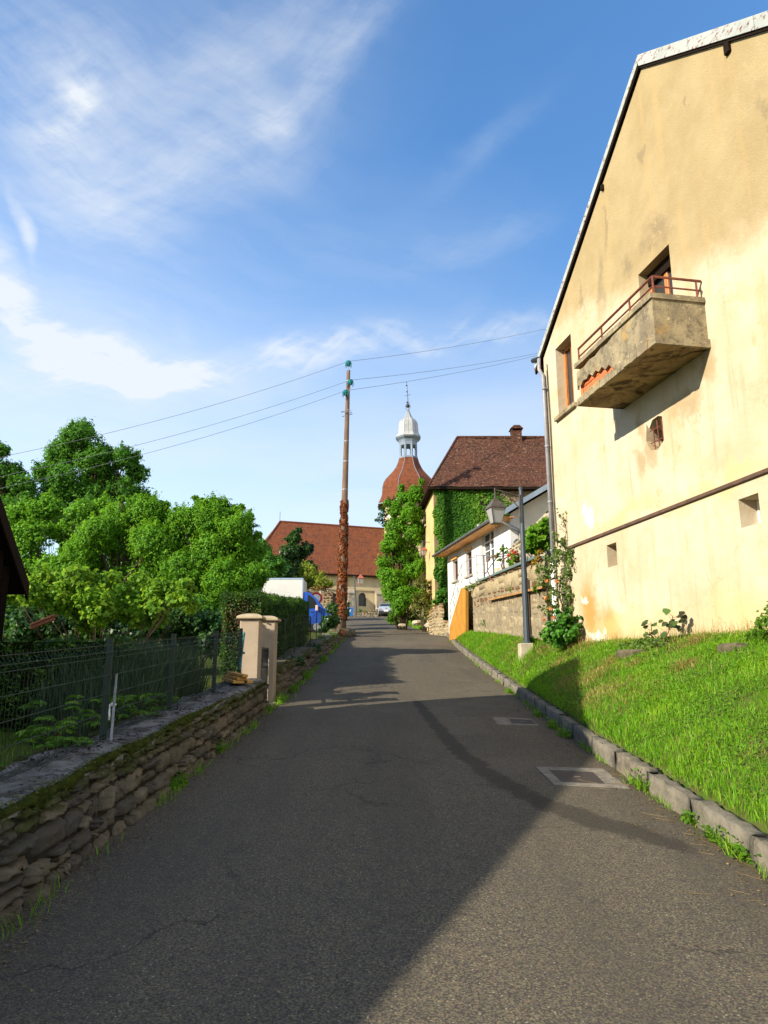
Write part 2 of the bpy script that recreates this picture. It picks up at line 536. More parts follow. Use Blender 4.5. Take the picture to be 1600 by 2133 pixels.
def kerb():
    V = []; Q = []; T = []
    y = 1.2
    k = 0
    while y < 37.2:
        L_ = random.uniform(.95, 1.05)
        x0, x1 = float(xr(y)), float(xr(y + L_ - .008))
        j = random.uniform(-.006, .006); hj = random.uniform(-.008, .01)
        top = .165 + hj
        ns = 8
        prof = [(0, -.2), (-.004, .02), (0.004, .10), (.008, .17), (.022, 1), (.05, 1.0), (.11, .99), (.15, .95), (.15, -.2)]
        base = len(V)
        tt = random.random()
        for i in range(ns + 1):
            f = i / ns
            yy = y + f * (L_ - .008); xx = x0 + f * (x1 - x0) + j
            endr = .005 if i in (0, ns) else 0
            for (dx, dz) in prof:
                z = (top if dz > .9 else dz) - (0.008 if (dz > .9 and endr) else 0) - (0 if dz != .95 else .012)
                w_ = .010 * math.sin(yy * 23 + dz * 17 + k) + random.uniform(-.006, .006)
                V.append((xx + dx + (endr if dx < .03 else 0) + (w_ if 0 <= dz else 0), yy, float(zr(yy)) + z + (w_ * .8 if dz > .9 else 0))); T.append(tt)
        m = len(prof)
        for i in range(ns):
            for q in range(m - 1):
                a = base + i * m + q
                Q.append((a, a + 1, a + m + 1, a + m))
        for i0 in (0, ns):
            b0 = base + i0 * m
            for q in range(m // 2):
                Q.append((b0 + q, b0 + q + 1, b0 + m - 2 - q, b0 + m - 1 - q))
        y += L_; k += 1
    t = NT('kerb_stone')
    f = t.ramp(t.noise(5, 7, .68), .34, .66)
    col = t.mix(f, (.215, .185, .135), (.105, .090, .068))
    col = t.mix(t.ramp(t.attr('tint'), 0, 1, 0, .35, False), col, (.20, .19, .16))
    mo = t.ramp(t.noise(3.1, 6, .7), .55, .72)
    col = t.mix(t.math('MULTIPLY', mo, .55), col, (.09, .085, .03))
    li = t.ramp(t.noise(14, 5, .7), .62, .74)
    col = t.mix(t.math('MULTIPLY', li, .6), col, (.45, .42, .34))
    t.bump(t.noise(30, 6, .7), .8, .02)
    o = np_mesh('kerb', np.array(V), np.array(Q), t.done(col, .9, .2), tint=T)
    tag(o, kind='structure')
kerb()

# ------------------------------------------------------------------ planes to read positions from
class Plane:
    """a vertical wall: origin o, unit run t (away from the viewer), outward normal n"""
    def __init__(s, o, n):
        s.o = Vector(o); s.n = Vector(n).normalized(); s.t = Vector((s.n.y, -s.n.x, 0))
    def hit(s, px, py, off=0):
        r = ray(px, py); e = Vector((0, 0, H))
        return e + r * (((s.o + s.n * off - e).dot(s.n)) / r.dot(s.n))
    def sz(s, px, py, off=0):
        p = s.hit(px, py, off)
        return (p - s.o).dot(s.t), p.z
    def P(s, a, z, off=0):
        p = s.o + s.t * a + s.n * off
        return Vector((p.x, p.y, z))
    def uvf(s):
        return lambda p: ((Vector(p) - s.o).dot(s.t), p[2])

def rot2(v, deg):
    a = math.radians(deg)
    return (v[0] * math.cos(a) - v[1] * math.sin(a), v[0] * math.sin(a) + v[1] * math.cos(a), 0)

def wall_with_holes(mb, pl, outer, holes, depth, mi_wall=0, mi_rev=0, off=0):
    """outer: [(a,z)...]; holes: list of polygons; adds the face and the reveals of the holes"""
    bm = bmesh.new()
    edges = []
    for loop in [outer] + holes:
        vs = [bm.verts.new((a, z, 0)) for a, z in loop]
        for i in range(len(vs)):
            edges.append(bm.edges.new((vs[i], vs[(i + 1) % len(vs)])))
    bmesh.ops.triangle_fill(bm, edges=edges, use_beauty=True, use_dissolve=False)
    bm.verts.index_update()
    # drop triangles that fell inside holes
    def inside(p, poly):
        c = False
        for i in range(len(poly)):
            (x1, y1), (x2, y2) = poly[i], poly[i - 1]
            if (y1 > p[1]) != (y2 > p[1]) and p[0] < (x2 - x1) * (p[1] - y1) / (y2 - y1) + x1: c = not c
        return c
    vs = [pl.P(v.co.x, v.co.y, off) for v in bm.verts]
    fs = []
    for f in bm.faces:
        c = f.calc_center_median()
        if any(inside((c.x, c.y), h) for h in holes): continue
        fs.append(tuple(v.index for v in f.verts))
    mb.add(vs, fs, mi_wall)
    bm.free()
    for h in holes:
        n = len(h)
        a = [pl.P(x, z, off) for x, z in h]; b = [pl.P(x, z, off - depth) for x, z in h]
        mb.add(a + b, [(i, (i + 1) % n, n + (i + 1) % n, n + i) for i in range(n)], mi_rev)

def rect(a0, z0, a1, z1):
    return [(a0, z0), (a1, z0), (a1, z1), (a0, z1)]

# ------------------------------------------------------------------ the tall rendered house on the right
GW = Plane((3.77, 16.0, 0), (-.984, -.1777, 0))       # run t points away (+) / towards the viewer (-)
def plaster_mat():
    t = NT('weathered_render')
    uv = t.uv()
    wob = t.vadd(t.vadd(t.noise(.9, 6, .65, col=True), (.5, .5, .5), 'SUBTRACT'), 1.25, 'SCALE')
    wob2 = t.vadd(t.vadd(t.noise(4.5, 5, .7, col=True), (.5, .5, .5), 'SUBTRACT'), .35, 'SCALE')
    w = t.vadd(t.vadd(uv, wob), wob2)
    def blob(a, z, ra, rz_, rot=0, soft=.35):
        n = t.N.new('ShaderNodeMapping'); n.vector_type = 'TEXTURE'; t.L.new(w, n.inputs[0])
        n.inputs['Location'].default_value = (a, z, 0); n.inputs['Rotation'].default_value = (0, 0, math.radians(rot)); n.inputs['Scale'].default_value = (ra, rz_, 1)
        sx = t.N.new('ShaderNodeVectorMath'); sx.operation = 'MULTIPLY'; t.L.new(n.outputs[0], sx.inputs[0]); sx.inputs[1].default_value = (1, 1, 0)
        ln = t.N.new('ShaderNodeVectorMath'); ln.operation = 'LENGTH'; t.L.new(sx.outputs[0], ln.inputs[0])
        return t.ramp(ln.outputs['Value'], 1.0, soft)
    sepw = t.N.new('ShaderNodeSeparateXYZ'); t.L.new(w, sepw.inputs[0])
    # older roughcast above, smoother repair coat below a ragged line
    lim = t.math('ADD', t.math('MULTIPLY', sepw.outputs[0], .30), 9.55)
    up = t.ramp(t.math('SUBTRACT', sepw.outputs[1], lim), -.35, .35)
    low = t.mix(t.ramp(t.noise(.8, 6, .62), .32, .68), (.46, .37, .245), (.53, .455, .34))
    low = t.mix(t.ramp(t.noise(2.3, 7, .66), .5, .72, 0, .55), low, (.47, .34, .17))
    upc = t.mix(t.ramp(t.noise(1.3, 6, .62), .3, .7), (.33, .25, .130), (.385, .30, .165))
    upc = t.mix(t.ramp(t.noise(55, 3, .7), .52, .72, 0, .40), upc, (.24, .17, .085))
    col = t.mix(up, low, upc)
    # vertical wash streaks
    st = t.noise(1.0, 6, .65, t.map(uv, (2.6, .22, 1)))
    col = t.mix(t.ramp(st, .50, .72, 0, .5), col, (.43, .30, .14))
    st2 = t.noise(1.0, 5, .65, t.map(uv, (5.5, .45, 1), (3, 1, 0)))
    col = t.mix(t.ramp(st2, .55, .74, 0, .5), col, (.33, .25, .14))
    def stain(c, amt, *bl):
        m = None
        for b in bl:
            x = blob(*b)
            m = x if m is None else t.math('MAXIMUM', m, x)
        return t.mix(t.math('MULTIPLY', m, amt), col, c)
    def at(px, py): return GW.sz(px, py)
    def B(px, py, ra, rz_, rot=0, soft=.35): return (*at(px, py), ra, rz_, rot, soft)
    grey = (.215, .17, .105)
    col = stain((.42, .215, .05), .9, B(1236, 1270, .60, 1.1, 0, .2), B(1275, 1310, .55, .55, 0, .2))
    col = stain((.56, .42, .19), .6, B(1320, 1310, 2.2, .45, 0, .1), B(1560, 1280, 1.6, .6, 0, .1), B(1300, 1080, 2.0, .25, 0, .2), B(1500, 1010, 2.2, .22, -2, .2))
    col = stain(grey, .70, B(1372, 470, .55, .42, 40, .1), B(1350, 520, .35, .35, 0, .1), B(1308, 560, .22, .45, 0, .2))
    col = stain(grey, .60, B(1262, 480, .10, .9, 0, .2), B(1252, 590, .22, .9, 0, .1), B(1590, 270, .09, 1.0, 0, .2), B(1598, 330, .07, .6, 0, .2), B(1210, 620, .12, .7, 0, .2), B(1338, 315, .10, .22), B(1424, 210, .06, .16))
    col = stain((.32, .23, .12), .75, B(1350, 940, .42, .42, 0, .2), B(1340, 890, .25, .5, 0, .2), B(1330, 975, .25, .4, 0, .2), B(1475, 750, .35, .45, 0, .2), B(1430, 850, .5, .3, 0, .2))
    col = stain((.66, .62, .52), .85, B(1228, 1075, .28, .38, 0, .5), B(1250, 1330, .5, .14, 0, .4), B(1225, 1245, .22, .10, 0, .4))
    col = stain((.55, .30, .12), .5, B(1570, 715, .09, .14), B(1258, 945, .09, .2), B(1258, 425, .05, .10))
    ck = t.voro(.55, t.vadd(t.pos(), t.vadd(t.noise(1.4, 5, .6, col=True), 1.0, 'SCALE')), 'DISTANCE_TO_EDGE')
    cm = t.math('MULTIPLY', t.ramp(ck, .008, .002), t.ramp(t.noise(.6, 3, .5), .44, .56))
    col = t.mix(t.math('MULTIPLY', cm, .7), col, (.42, .30, .16))
    sp2 = t.ramp(t.noise(130, 3, .75), .56, .74, 0, .35)
    col = t.mix(t.math('MULTIPLY', sp2, t.math('ADD', t.math('MULTIPLY', up, .7), .3)), col, (.20, .145, .07))
    rough_h = t.math('ADD', t.math('MULTIPLY', t.noise(45, 5, .7), t.math('ADD', t.math('MULTIPLY', up, .7), .3)), t.math('MULTIPLY', t.noise(6, 6, .6), .9))
    t.bump(rough_h, .55, .022)
    return t.done(col, .92, .15)
M_plaster = plaster_mat()
M_zinc = simple('weathered_zinc', (.29, .285, .31), (.20, .20, .225), 3, .45, .4, .1)
M_paintwhite = simple('white_paint', (.80, .80, .78), (.70, .70, .68), 4, .5, .4)
M_darkwood = simple('dark_stained_wood', (.020, .013, .009), (.012, .008, .006), 12, .85, .05, stretch=(1, 6, 1))
M_orangewood = simple('orange_varnished_wood', (.55, .20, .045), (.40, .13, .03), 10, .45, .4, stretch=(6, 6, .8))
M_soffitwood = simple('pine_soffit_wood', (.70, .34, .09), (.58, .26, .06), 6, .6, .3, stretch=(5, .6, 1))
M_rust = simple('rusty_red_iron', (.20, .055, .03), (.10, .03, .02), 14, .65, .35)
M_brown = simple('brown_cement', (.12, .070, .048), (.08, .05, .036), 5, .8, .2, .4)
M_glass = glassmat('dark_glass')
M_void = simple('dim_interior', (.02, .016, .013), (.012, .01, .009), 4, .9, .1)
M_iron = simple('black_iron', (.018, .018, .02), (.03, .026, .024), 12, .5, .4)
M_tile_under = simple('terracotta', (.42, .13, .06), (.28, .09, .05), 10, .85, .2, .4)

def concrete_mat():
    t = NT('stained_concrete')
    f = t.ramp(t.noise(2.6, 7, .65), .35, .65)
    col = t.mix(f, (.33, .27, .165), (.19, .155, .105))
    n2 = t.ramp(t.noise(6.5, 7, .72), .48, .66)
    col = t.mix(t.math('MULTIPLY', n2, .75), col, (.085, .07, .05))
    n3 = t.ramp(t.noise(11, 6, .72), .60, .70)
    col = t.mix(t.math('MULTIPLY', n3, .9), col, (.56, .50, .34))
    n4 = t.ramp(t.noise(1.9, 5, .7), .56, .70)
    col = t.mix(t.math('MULTIPLY', n4, .6), col, (.42, .25, .07))
    t.bump(t.noise(28, 6, .72), .7, .02)
    return t.done(col, .92, .15)
M_conc = concrete_mat()
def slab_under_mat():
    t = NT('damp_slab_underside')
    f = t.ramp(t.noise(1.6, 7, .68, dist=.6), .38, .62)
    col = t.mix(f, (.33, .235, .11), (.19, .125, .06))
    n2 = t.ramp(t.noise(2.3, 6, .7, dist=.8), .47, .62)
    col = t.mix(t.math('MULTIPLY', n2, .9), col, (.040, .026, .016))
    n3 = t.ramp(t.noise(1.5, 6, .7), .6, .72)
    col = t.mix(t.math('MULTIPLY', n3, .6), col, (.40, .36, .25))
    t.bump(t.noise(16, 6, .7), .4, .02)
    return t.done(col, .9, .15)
M_under = slab_under_mat()

def gable_house():
    e = thing('gable_house', (5.2, 11, 2.1), 'tall cream rendered gable house with stained wall and crumbling concrete balcony above the grass bank', 'house')
    g = GW
    # wall outline in (run, height)
    far_a, near_a = 0.0, -10.3
    apx = g.sz(1337, 143)
    farp = g.sz(1133, 745)
    sl1 = (apx[1] - farp[1]) / (farp[0] - apx[0])
    npt = g.sz(1600, 64)
    sl2 = (apx[1] - npt[1]) / (apx[0] - npt[0])
    zf = apx[1] - sl1 * (far_a - apx[0]); zn = apx[1] - sl2 * (apx[0] - near_a)
    outer = [(near_a, .6), (far_a, .6), (far_a, zf), apx, (near_a, zn)]
    def hole(pl_, pr_, top, bot):
        a0 = g.sz(*pl_)[0]; a1 = g.sz(*pr_)[0]; z1 = g.sz(*top)[1]; z0 = g.sz(*bot)[1]
        return rect(a1, z0, a0, z1), (a1, a0, z0, z1)
    h1, w1 = hole((1160, 790), (1193, 770), (1190, 693), (1195, 842))
    slab_top = g.sz(1478, 706)[1]
    hd, wd = hole((1330, 578), (1396, 540), (1393, 508), (1397, 600))
    hd = rect(wd[0], slab_top, wd[1], wd[3]); wd = (wd[0], wd[1], slab_top, wd[3])
    h3, w3 = hole((1265, 1160), (1285, 1150), (1284, 1129), (1286, 1177))
    h4, w4 = hole((1541, 1070), (1583, 1060), (1580, 1026), (1586, 1088))
    a0, a1 = g.sz(1346, 900)[0], g.sz(1381, 890)[0]
    z1 = g.sz(1380, 864)[1]; z0 = g.sz(1381, 918)[1]
    hb = [(a1, z0), (a1 + .20, z0 - .10), (a0 - .10, z0 - .05), (a0 + .02, z0 + .15), (a0 - .03, z0 + .45), (a0 - .10, z1 - .10), (a0 - .22, z1 + .02), (a1 + .12, z1 + .03), (a1, z1 - .02)]
    mb = MB()
    wall_with_holes(mb, g, outer, [h1, hd, h3, h4, hb], .30)
    # the other three walls
    dep = 9.0
    b = [g.P(a, z, -dep) for a, z in outer]; fr = [g.P(a, z) for a, z in outer]
    k = len(outer)
    mb.add(fr + b, [(0, 4, k + 4, k + 0), (1, k + 1, k + 2, 2), tuple(range(k, 2 * k))])
    mb.build('wall', M_plaster, e, uvf=g.uvf())
    # string course
    m = MB(); s0 = g.sz(1184, 1139); s1 = g.sz(1600, 968)
    mz = (s0[1] + s1[1]) / 2
    sc = m.obox(g.P(s0[0], s0[1] - .06, -.02), g.t * (near_a - s0[0]), g.n * .06, (0, 0, .060))
    m.build('string_course', M_brown, e, bevel=.008)
    # roof: two slabs of flat tiles, overhang over the gable
    ov = .045; th = .12
    m = MB()
    ridge = (apx[0], apx[1] + .24)
    zf2 = ridge[1] - sl1 * (.42 - apx[0]); zn2 = ridge[1] - sl2 * (apx[0] - (near_a - .4))
    for (a, z) in ((.42, zf2), (near_a - .4, zn2)):
        m.prism([g.P(ridge[0], ridge[1], ov), g.P(a, z, ov), g.P(a, z - th, ov), g.P(ridge[0], ridge[1] - th, ov)], g.n * -(dep + ov + .3))
    roof = m.build('roof', [M_roofbrown], e)
    # pale metal verge strips along both rakes, patched and rusty
    for (a, z, nm) in ((.44, zf2, 'far'), (near_a - .4, zn2, 'near')):
        m = MB()
        dirv = (g.P(a, z) - g.P(ridge[0], ridge[1])); L_ = dirv.length; dirv.normalize()
        up = Vector((0, 0, 1))
        q = 0.0
        while q < L_:
            ln = min(1.75, L_ - q)
            p0 = g.P(ridge[0], ridge[1], ov + .004) + dirv * q
            m.obox(p0 + up * .035, dirv * (ln - .012), g.n * .018, up * (-.15 if nm == 'far' else -.225))
            m.obox(p0 + up * .037, dirv * (ln - .012), g.n * -.10, up * .014)
            q += ln
        m.build('verge_strip', M_verge, roof)
        m = MB()   # dark board under the verge
        m.obox(g.P(ridge[0], ridge[1] - (.115 if nm == 'far' else .19), ov - .004) , dirv * L_, g.n * -.05, up * -.05)
        m.build('verge_board', M_darkwood, roof)
    # purlin ends poking out below the verge
    for (px, py) in ((1518, 100), (1257, 388)):
        a, z = g.sz(px, py)
        w_ = .055 if px > 1300 else .035
        m = MB(); m.obox(g.P(a - w_, z - .10, .0), g.t * w_ * 2, g.n * .055, (0, 0, .20 if px > 1300 else .13))
        m.build('purlin_end', M_darkwood, roof, bevel=.01)
    # window at the far end with a plaster jamb and varnished frame
    def frame(name, w_, dep_, mat, bar, mull=True, sill=None):
        a0, a1, z0, z1 = w_
        m = MB()
        for (p, q) in (((a0, z0), (a0 + bar, z1)), ((a1 - bar, z0), (a1, z1)), ((a0 + bar, z0), (a1 - bar, z0 + bar)), ((a0 + bar, z1 - bar), (a1 - bar, z1))):
            m.obox(g.P(p[0], p[1], -dep_), g.t * (q[0] - p[0]), g.n * .06, (0, 0, q[1] - p[1]))
        if mull:
            c = (a0 + a1) / 2
            m.obox(g.P(c - bar * .6, z0 + bar, -dep_), g.t * bar * 1.2, g.n * .062, (0, 0, z1 - z0 - 2 * bar))
        o = m.build(name, mat, e, bevel=.006)
        m = MB(); m.obox(g.P(a0 + .01, z0 + .01, -dep_ + .014), g.t * (a1 - a0 - .02), g.n * .012, (0, 0, z1 - z0 - .02))
        m.build('pane', M_glass, o)
        return o
    f = frame('window', w1, .26, M_orangewood, .07)
    m = MB(); m.obox(g.P(w1[0] - .10, w1[2] - .10, -.28), g.t * (w1[1] - w1[0] + .2), g.n * .36, (0, 0, .10)); m.build('sill', M_conc, f, bevel=.01)
    f = frame('balcony_door', wd, .27, M_orangewood, .085)
    m = MB(); m.obox(g.P(wd[0] + .1, wd[2] + .25, -.24), g.t * .38, g.n * .02, (0, 0, .62)); m.build('kick_panel', M_paintwhite, f)
    # roller blind box in the top of the door opening
    m = MB(); m.obox(g.P(wd[0] + .004, wd[3] - .22, -.272), g.t * (wd[1] - wd[0] - .008), g.n * .10, (0, 0, .218)); m.build('blind_box', M_darkwood, f)
    f = frame('window', w4, .33, M_paintwhite, .05, False)
    m = MB(); m.obox(g.P(w3[0], w3[2], -.32), g.t * (w3[1] - w3[0]), g.n * .022, (0, 0, w3[3] - w3[2])); m.build('vent_opening', M_brown, e)
    # broken hole with an old iron grille
    zb0, zb1 = z0 - .12, z1 + .05
    m = MB(); m.obox(g.P(min(a0, a1) - .25, zb0, -.33), g.t * (abs(a0 - a1) + .45), g.n * .03, (0, 0, zb1 - zb0)); gr = m.build('grille_opening', M_void, e)
    m = MB()
    aw0, aw1 = a1 + .03, a0 - .08
    for i in range(3):
        a = aw0 + (aw1 - aw0) * (i + .5) / 3
        m.tube([g.P(a, zb0 + .06, -.06), g.P(a + .01, zb1 - .04, -.05)], .010, 6)
    for zz in (.32, .68):
        m.tube([g.P(aw0 - .03, zb0 + (zb1 - zb0) * zz, -.05), g.P(aw1 + .04, zb0 + (zb1 - zb0) * zz + .02, -.05)], .009, 6)
    m.build('bar', M_rust, gr)
    # balcony
    O = .88
    aR = g.sz(1480, 720)[0]; aL = g.sz(1297, 855)[0]
    zb = (g.sz(1480, 722)[1] + g.sz(1297, 855)[1]) / 2
    ztop = zb + .115
    zp = g.sz(1360, 606, O)[1]
    m = MB()
    m.obox(g.P(aR, zb, -.05), g.t * (aL - aR), g.n * (O + .05), (0, 0, .115))
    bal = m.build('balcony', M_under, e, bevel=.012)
    # slab edge, thicker and chipped
    m = MB()
    m.obox(g.P(aR - .012, zb - .006, 0.0), g.t * .05, g.n * (O + .02), (0, 0, .135))
    ns = 26
    for i in range(ns):
        x0 = aR + (aL - aR) * i / ns; x1 = aR + (aL - aR) * (i + 1) / ns
        j = random.uniform(-.012, .012)
        m.obox(g.P(x0, zb - .006 + abs(j), O - .03), g.t * (x1 - x0), g.n * (.05 + j), (0, 0, .135 + j))
    m.build('slab_edge', M_conc, bal)
    # hollow-brick parapet: end wall and front wall, plaster gone at the far end
    pt = .09
    zt = zp - .085
    m = MB()
    m.obox(g.P(aR + .03, ztop + .016, 0), g.t * pt, g.n * (O - .0125), (0, 0, zt - ztop - .016))
    m.obox(g.P(aL - .06, ztop + .016, 0), g.t * pt * .5, g.n * (O - .10), (0, 0, zt - ztop - .016))
    # front: outline with a ragged bite low at the far end
    fa0, fa1 = aR + .03, aL - .012
    Lf = fa1 - fa0
    outline = [(fa0, ztop + .016), (fa1 - Lf * .52, ztop + .016)]
    for i, hh in enumerate([.05, .13, .10, .18, .15, .21, .17, .24, .20, .22, .17, .21]):
        outline.append((fa1 - Lf * (.50 - .045 * i), ztop + .016 + hh * 1.25))
    outline += [(fa1, ztop + .20), (fa1, zt - .10)]
    for i, hh in enumerate([.10, .13, .07, .11, .05, .08, .02]):
        outline.append((fa1 - Lf * (.03 + .085 * i), zt - hh * .75))
    outline += [(fa1 - Lf * .62, zt), (fa0, zt)]
    m2 = MB()
    wall_with_holes(m2, g, outline, [], 0, off=O - .012)
    n = len(outline)
    a = [g.P(x, z, O - .012) for x, z in outline]; b_ = [g.P(x, z, O - .055) for x, z in outline]
    m2.add(a + b_, [(i, (i + 1) % n, n + (i + 1) % n, n + i) for i in range(n)])
    m.v, m.f, m.m = m.v + m2.v, m.f + [tuple(i + len(m.v) for i in f_) for f_ in m2.f], m.m + m2.m
    m.build('parapet', M_conc, bal)
    m = MB()   # red hollow bricks behind the lost plaster, laid as blocks with joints
    hgt = (zt - ztop - .03) / 3
    for r_ in range(3):
        x = fa0 + .10 + (0.16 if r_ % 2 else 0)
        while x < fa1 - .02:
            ww = min(.30, fa1 - x)
            j = random.uniform(0, .012)
            m.obox(g.P(x, ztop + .018 + r_ * hgt, O - .10), g.t * (ww - .014), g.n * (.034 - j), (0, 0, hgt - .014))
            x += .30
    m.build('hollow_brick', M_brick_red, bal)
    m = MB()   # coping
    m.obox(g.P(aR + .005, zt, 0), g.t * (pt + .05), g.n * (O - .115), (0, 0, .085))
    x = aR + .005
    for i in range(9):
        ln = (aL - aR) / 9
        j = random.uniform(-.006, .006)
        m.obox(g.P(x, zt + .001 * (i % 2), O - .115), g.t * ln, g.n * (.14 + j), (0, 0, .085 + j))
        x += ln
    m.build('coping', M_conc, bal)
    # tubular railing, two rails and short posts
    z2 = g.sz(1357, 569, O)[1]
    zc = zt + .085
    m = MB()
    of = O - .06
    for zz, r_ in ((z2, .022), (z2 - .55 * (z2 - zc), .015)):
        m.tube([g.P(aR + .05, zz, .02), g.P(aR + .05, zz, of), g.P(aL - .05, zz, of)], r_, 7)
    for aa in (aR + .05, aR + (aL - aR) * .28, aR + (aL - aR) * .64, aL - .05):
        m.tube([g.P(aa, zc - .01, of), g.P(aa, z2, of)], .016, 6)
    m.tube([g.P(aR + .05, zc - .01, .10), g.P(aR + .05, z2, .10)], .016, 6)
    m.build('railing', M_rust, bal)
    # gutter return and downpipe at the far corner
    m = MB()
    m.tube([g.P(.10, farp[1] + .02, .07), g.P(.10, farp[1] - .25, .08), g.P(-.08, farp[1] - .50, .07), g.P(-.10, farp[1] - .9, .07), g.P(-.13, 3.95, .07)], .044, 10)
    for zz in (8.0, 6.6, 5.3, 4.2):
        m.tube([g.P(-.115, zz, .07), g.P(-.115, zz + .05, .07)], .052, 10)
    m.build('downpipe', M_zinc, e, smooth=True)
    m = MB()
    m.tube([g.P(-.13, 3.94, .08), g.P(-.15, 2.2, .08)], .060, 10)
    m.build('downpipe_foot', M_paintwhite, e, smooth=True)
    m = MB()
    m.tube([g.P(.40, farp[1] + .10, .10), g.P(.12, farp[1] + .03, .07)], .06, 8)
    m.build('gutter_end', M_iron, e)
    m = MB()
    m.tube([g.P(-.22, farp[1] - .25, .02), g.P(-.26, 7.2, .02), g.P(-.25, 5.4, .022), g.P(-.28, 4.3, .02)], .010, 5)
    m.tube([g.P(-.19, farp[1] - .4, .02), g.P(-.22, 6.8, .02), g.P(-.21, 4.4, .02)], .006, 5)
    m.build('cable', M_iron, e)

def rooftile_mat(name, c1, c2, c3, scale=(6, 6, 6), lichen=.5, row=.16):
    t = NT(name)
    f = t.noise(1.2, 6, .65)
    v = t.voro(9, t.map(t.pos(), (1, 1, 1)), out=1)
    se = t.N.new('ShaderNodeSeparateColor'); t.L.new(v, se.inputs[0])
    col = t.mix(t.ramp(f, .35, .65), c1, c2)
    col = t.mix(t.ramp(se.outputs[0], .2, .9, 0, .75), col, c3)
    sz = t.N.new('ShaderNodeSeparateXYZ'); t.L.new(t.pos(), sz.inputs[0])
    rows = t.math('FRACT', t.math('MULTIPLY', sz.outputs[2], 1 / row))
    col = t.mix(t.ramp(rows, .16, .0, 0, .7), col, tuple(x * .3 for x in c1))
    if lichen:
        l_ = t.ramp(t.noise(9, 7, .8), .57, .66)
        col = t.mix(t.math('MULTIPLY', l_, lichen), col, (.42, .36, .25))
    t.bump(t.math('ADD', t.math('MULTIPLY', rows, -.6), t.noise(14, 5, .7)), .8, .05)
    MATS[name] = t.done(col, .9, .15)
    return MATS[name]
M_roofbrown = rooftile_mat('mossy_brown_tiles', (.066, .025, .016), (.042, .019, .013), (.115, .050, .030), lichen=.85)
M_churchroof = rooftile_mat('red_flat_tiles', (.165, .045, .020), (.085, .030, .020), (.20, .075, .032), lichen=.14, row=.14)

def verge_mat():
    t = NT('flaking_pale_metal')
    col = t.mix(t.ramp(t.noise(1.5, 5, .6), .4, .7), (.40, .415, .39), (.32, .34, .325))
    fl = t.ramp(t.noise(9, 6, .75, t.map(t.pos(), (1, 1, 1.6))), .54, .60)
    col = t.mix(t.math('MULTIPLY', fl, t.ramp(t.noise(.8, 3, .5), .40, .52)), col, (.17, .055, .045))
    return t.done(col, .6, .3)
M_verge = verge_mat()
M_brick_red = simple('orange_hollow_brick', (.60, .17, .06), (.46, .12, .05), 9, .85, .2, .5)
gable_house()

# ------------------------------------------------------------------ stone walls
def rubble(A, B, n2, zb, ht, ch=(.09, .16), cw=(.14, .34), bulge=.045, seed=1, gx=6, gzn=5, ragged=.02, dry=0.0):
    """stones laid in uneven courses on the line A-B; zb, ht give foot height and wall height at distance s"""
    r = np.random.default_rng(seed)
    A = np.array(A, float); B = np.array(B, float); L_ = np.linalg.norm(B - A); d = (B - A) / L_
    n2 = np.array(n2, float); n2 /= np.linalg.norm(n2)
    V = []; Q = []; T = []; HR = []
    hmax = max(float(ht(s)) for s in np.linspace(0, L_, 20))
    z = -.12
    a = np.linspace(-1, 1, gx); b = np.linspace(-1, 1, gzn)
    aa, bb = np.meshgrid(a, b)
    I = np.arange(gx * gzn).reshape(gzn, gx)
    Q0 = np.stack([I[:-1, :-1], I[:-1, 1:], I[1:, 1:], I[1:, :-1]], -1).reshape(-1, 4)
    while z < hmax:
        h = r.uniform(*ch)
        s = -r.uniform(0, .2)
        while s < L_:
            w = r.uniform(*cw)
            s1 = min(s + w, L_); s0 = max(s, 0)
            s += w
            if s1 - s0 < .05: continue
            c = (s0 + s1) / 2
            hw = (s1 - s0) / 2; top = float(ht(c))
            if z > top - .03: continue
            hh = min(h, top - z + r.uniform(-.02, .02)) / 2
            if hh < .02: continue
            # sometimes split into two thin stones
            rows = [(z + hh, hh)] if r.random() > .22 or hh < .06 else [(z + hh * .5, hh * .5), (z + hh * 1.5, hh * .5)]
            for zc, h2 in rows:
                cr = r.uniform(.0, .10)
                X = aa * (1 - cr * bb ** 2 * r.uniform(.3, 1)) * (hw - .010) + r.normal(0, .008, aa.shape)
                Zz = bb * (1 - cr * aa ** 2 * r.uniform(.3, 1)) * (h2 - .008) + r.normal(0, .006, aa.shape)
                m = np.maximum(np.abs(aa) ** 9, np.abs(bb) ** 9)
                dep = bulge * r.uniform(.3, 1.25) * (1 - m) * (1 - .25 * aa ** 2 - .2 * bb ** 2) - .055 * m + r.normal(0, .010, aa.shape) * (1 - m)
                dep += (r.uniform(-.02, .02) * aa + r.uniform(-.02, .02) * bb)
                tilt = r.normal(0, .03)
                X = X + r.normal(0, .22) * Zz; S_ = c + X; Z_ = zc + Zz + tilt * X
                base = np.array([float(zb(q)) for q in np.clip(S_.ravel(), 0, L_)])
                P = A[None] + d[None] * S_.ravel()[:, None] + n2[None] * dep.ravel()[:, None]
                k = len(V) * gx * gzn
                V.append(np.column_stack([P, base + Z_.ravel()]))
                Q.append(Q0 + k); T.append(np.full(gx * gzn, r.random()))
                HR.append(np.clip((Z_.ravel()) / top, 0, 1))
        z += h
    return np.concatenate(V), np.concatenate(Q), np.concatenate(T), np.concatenate(HR)

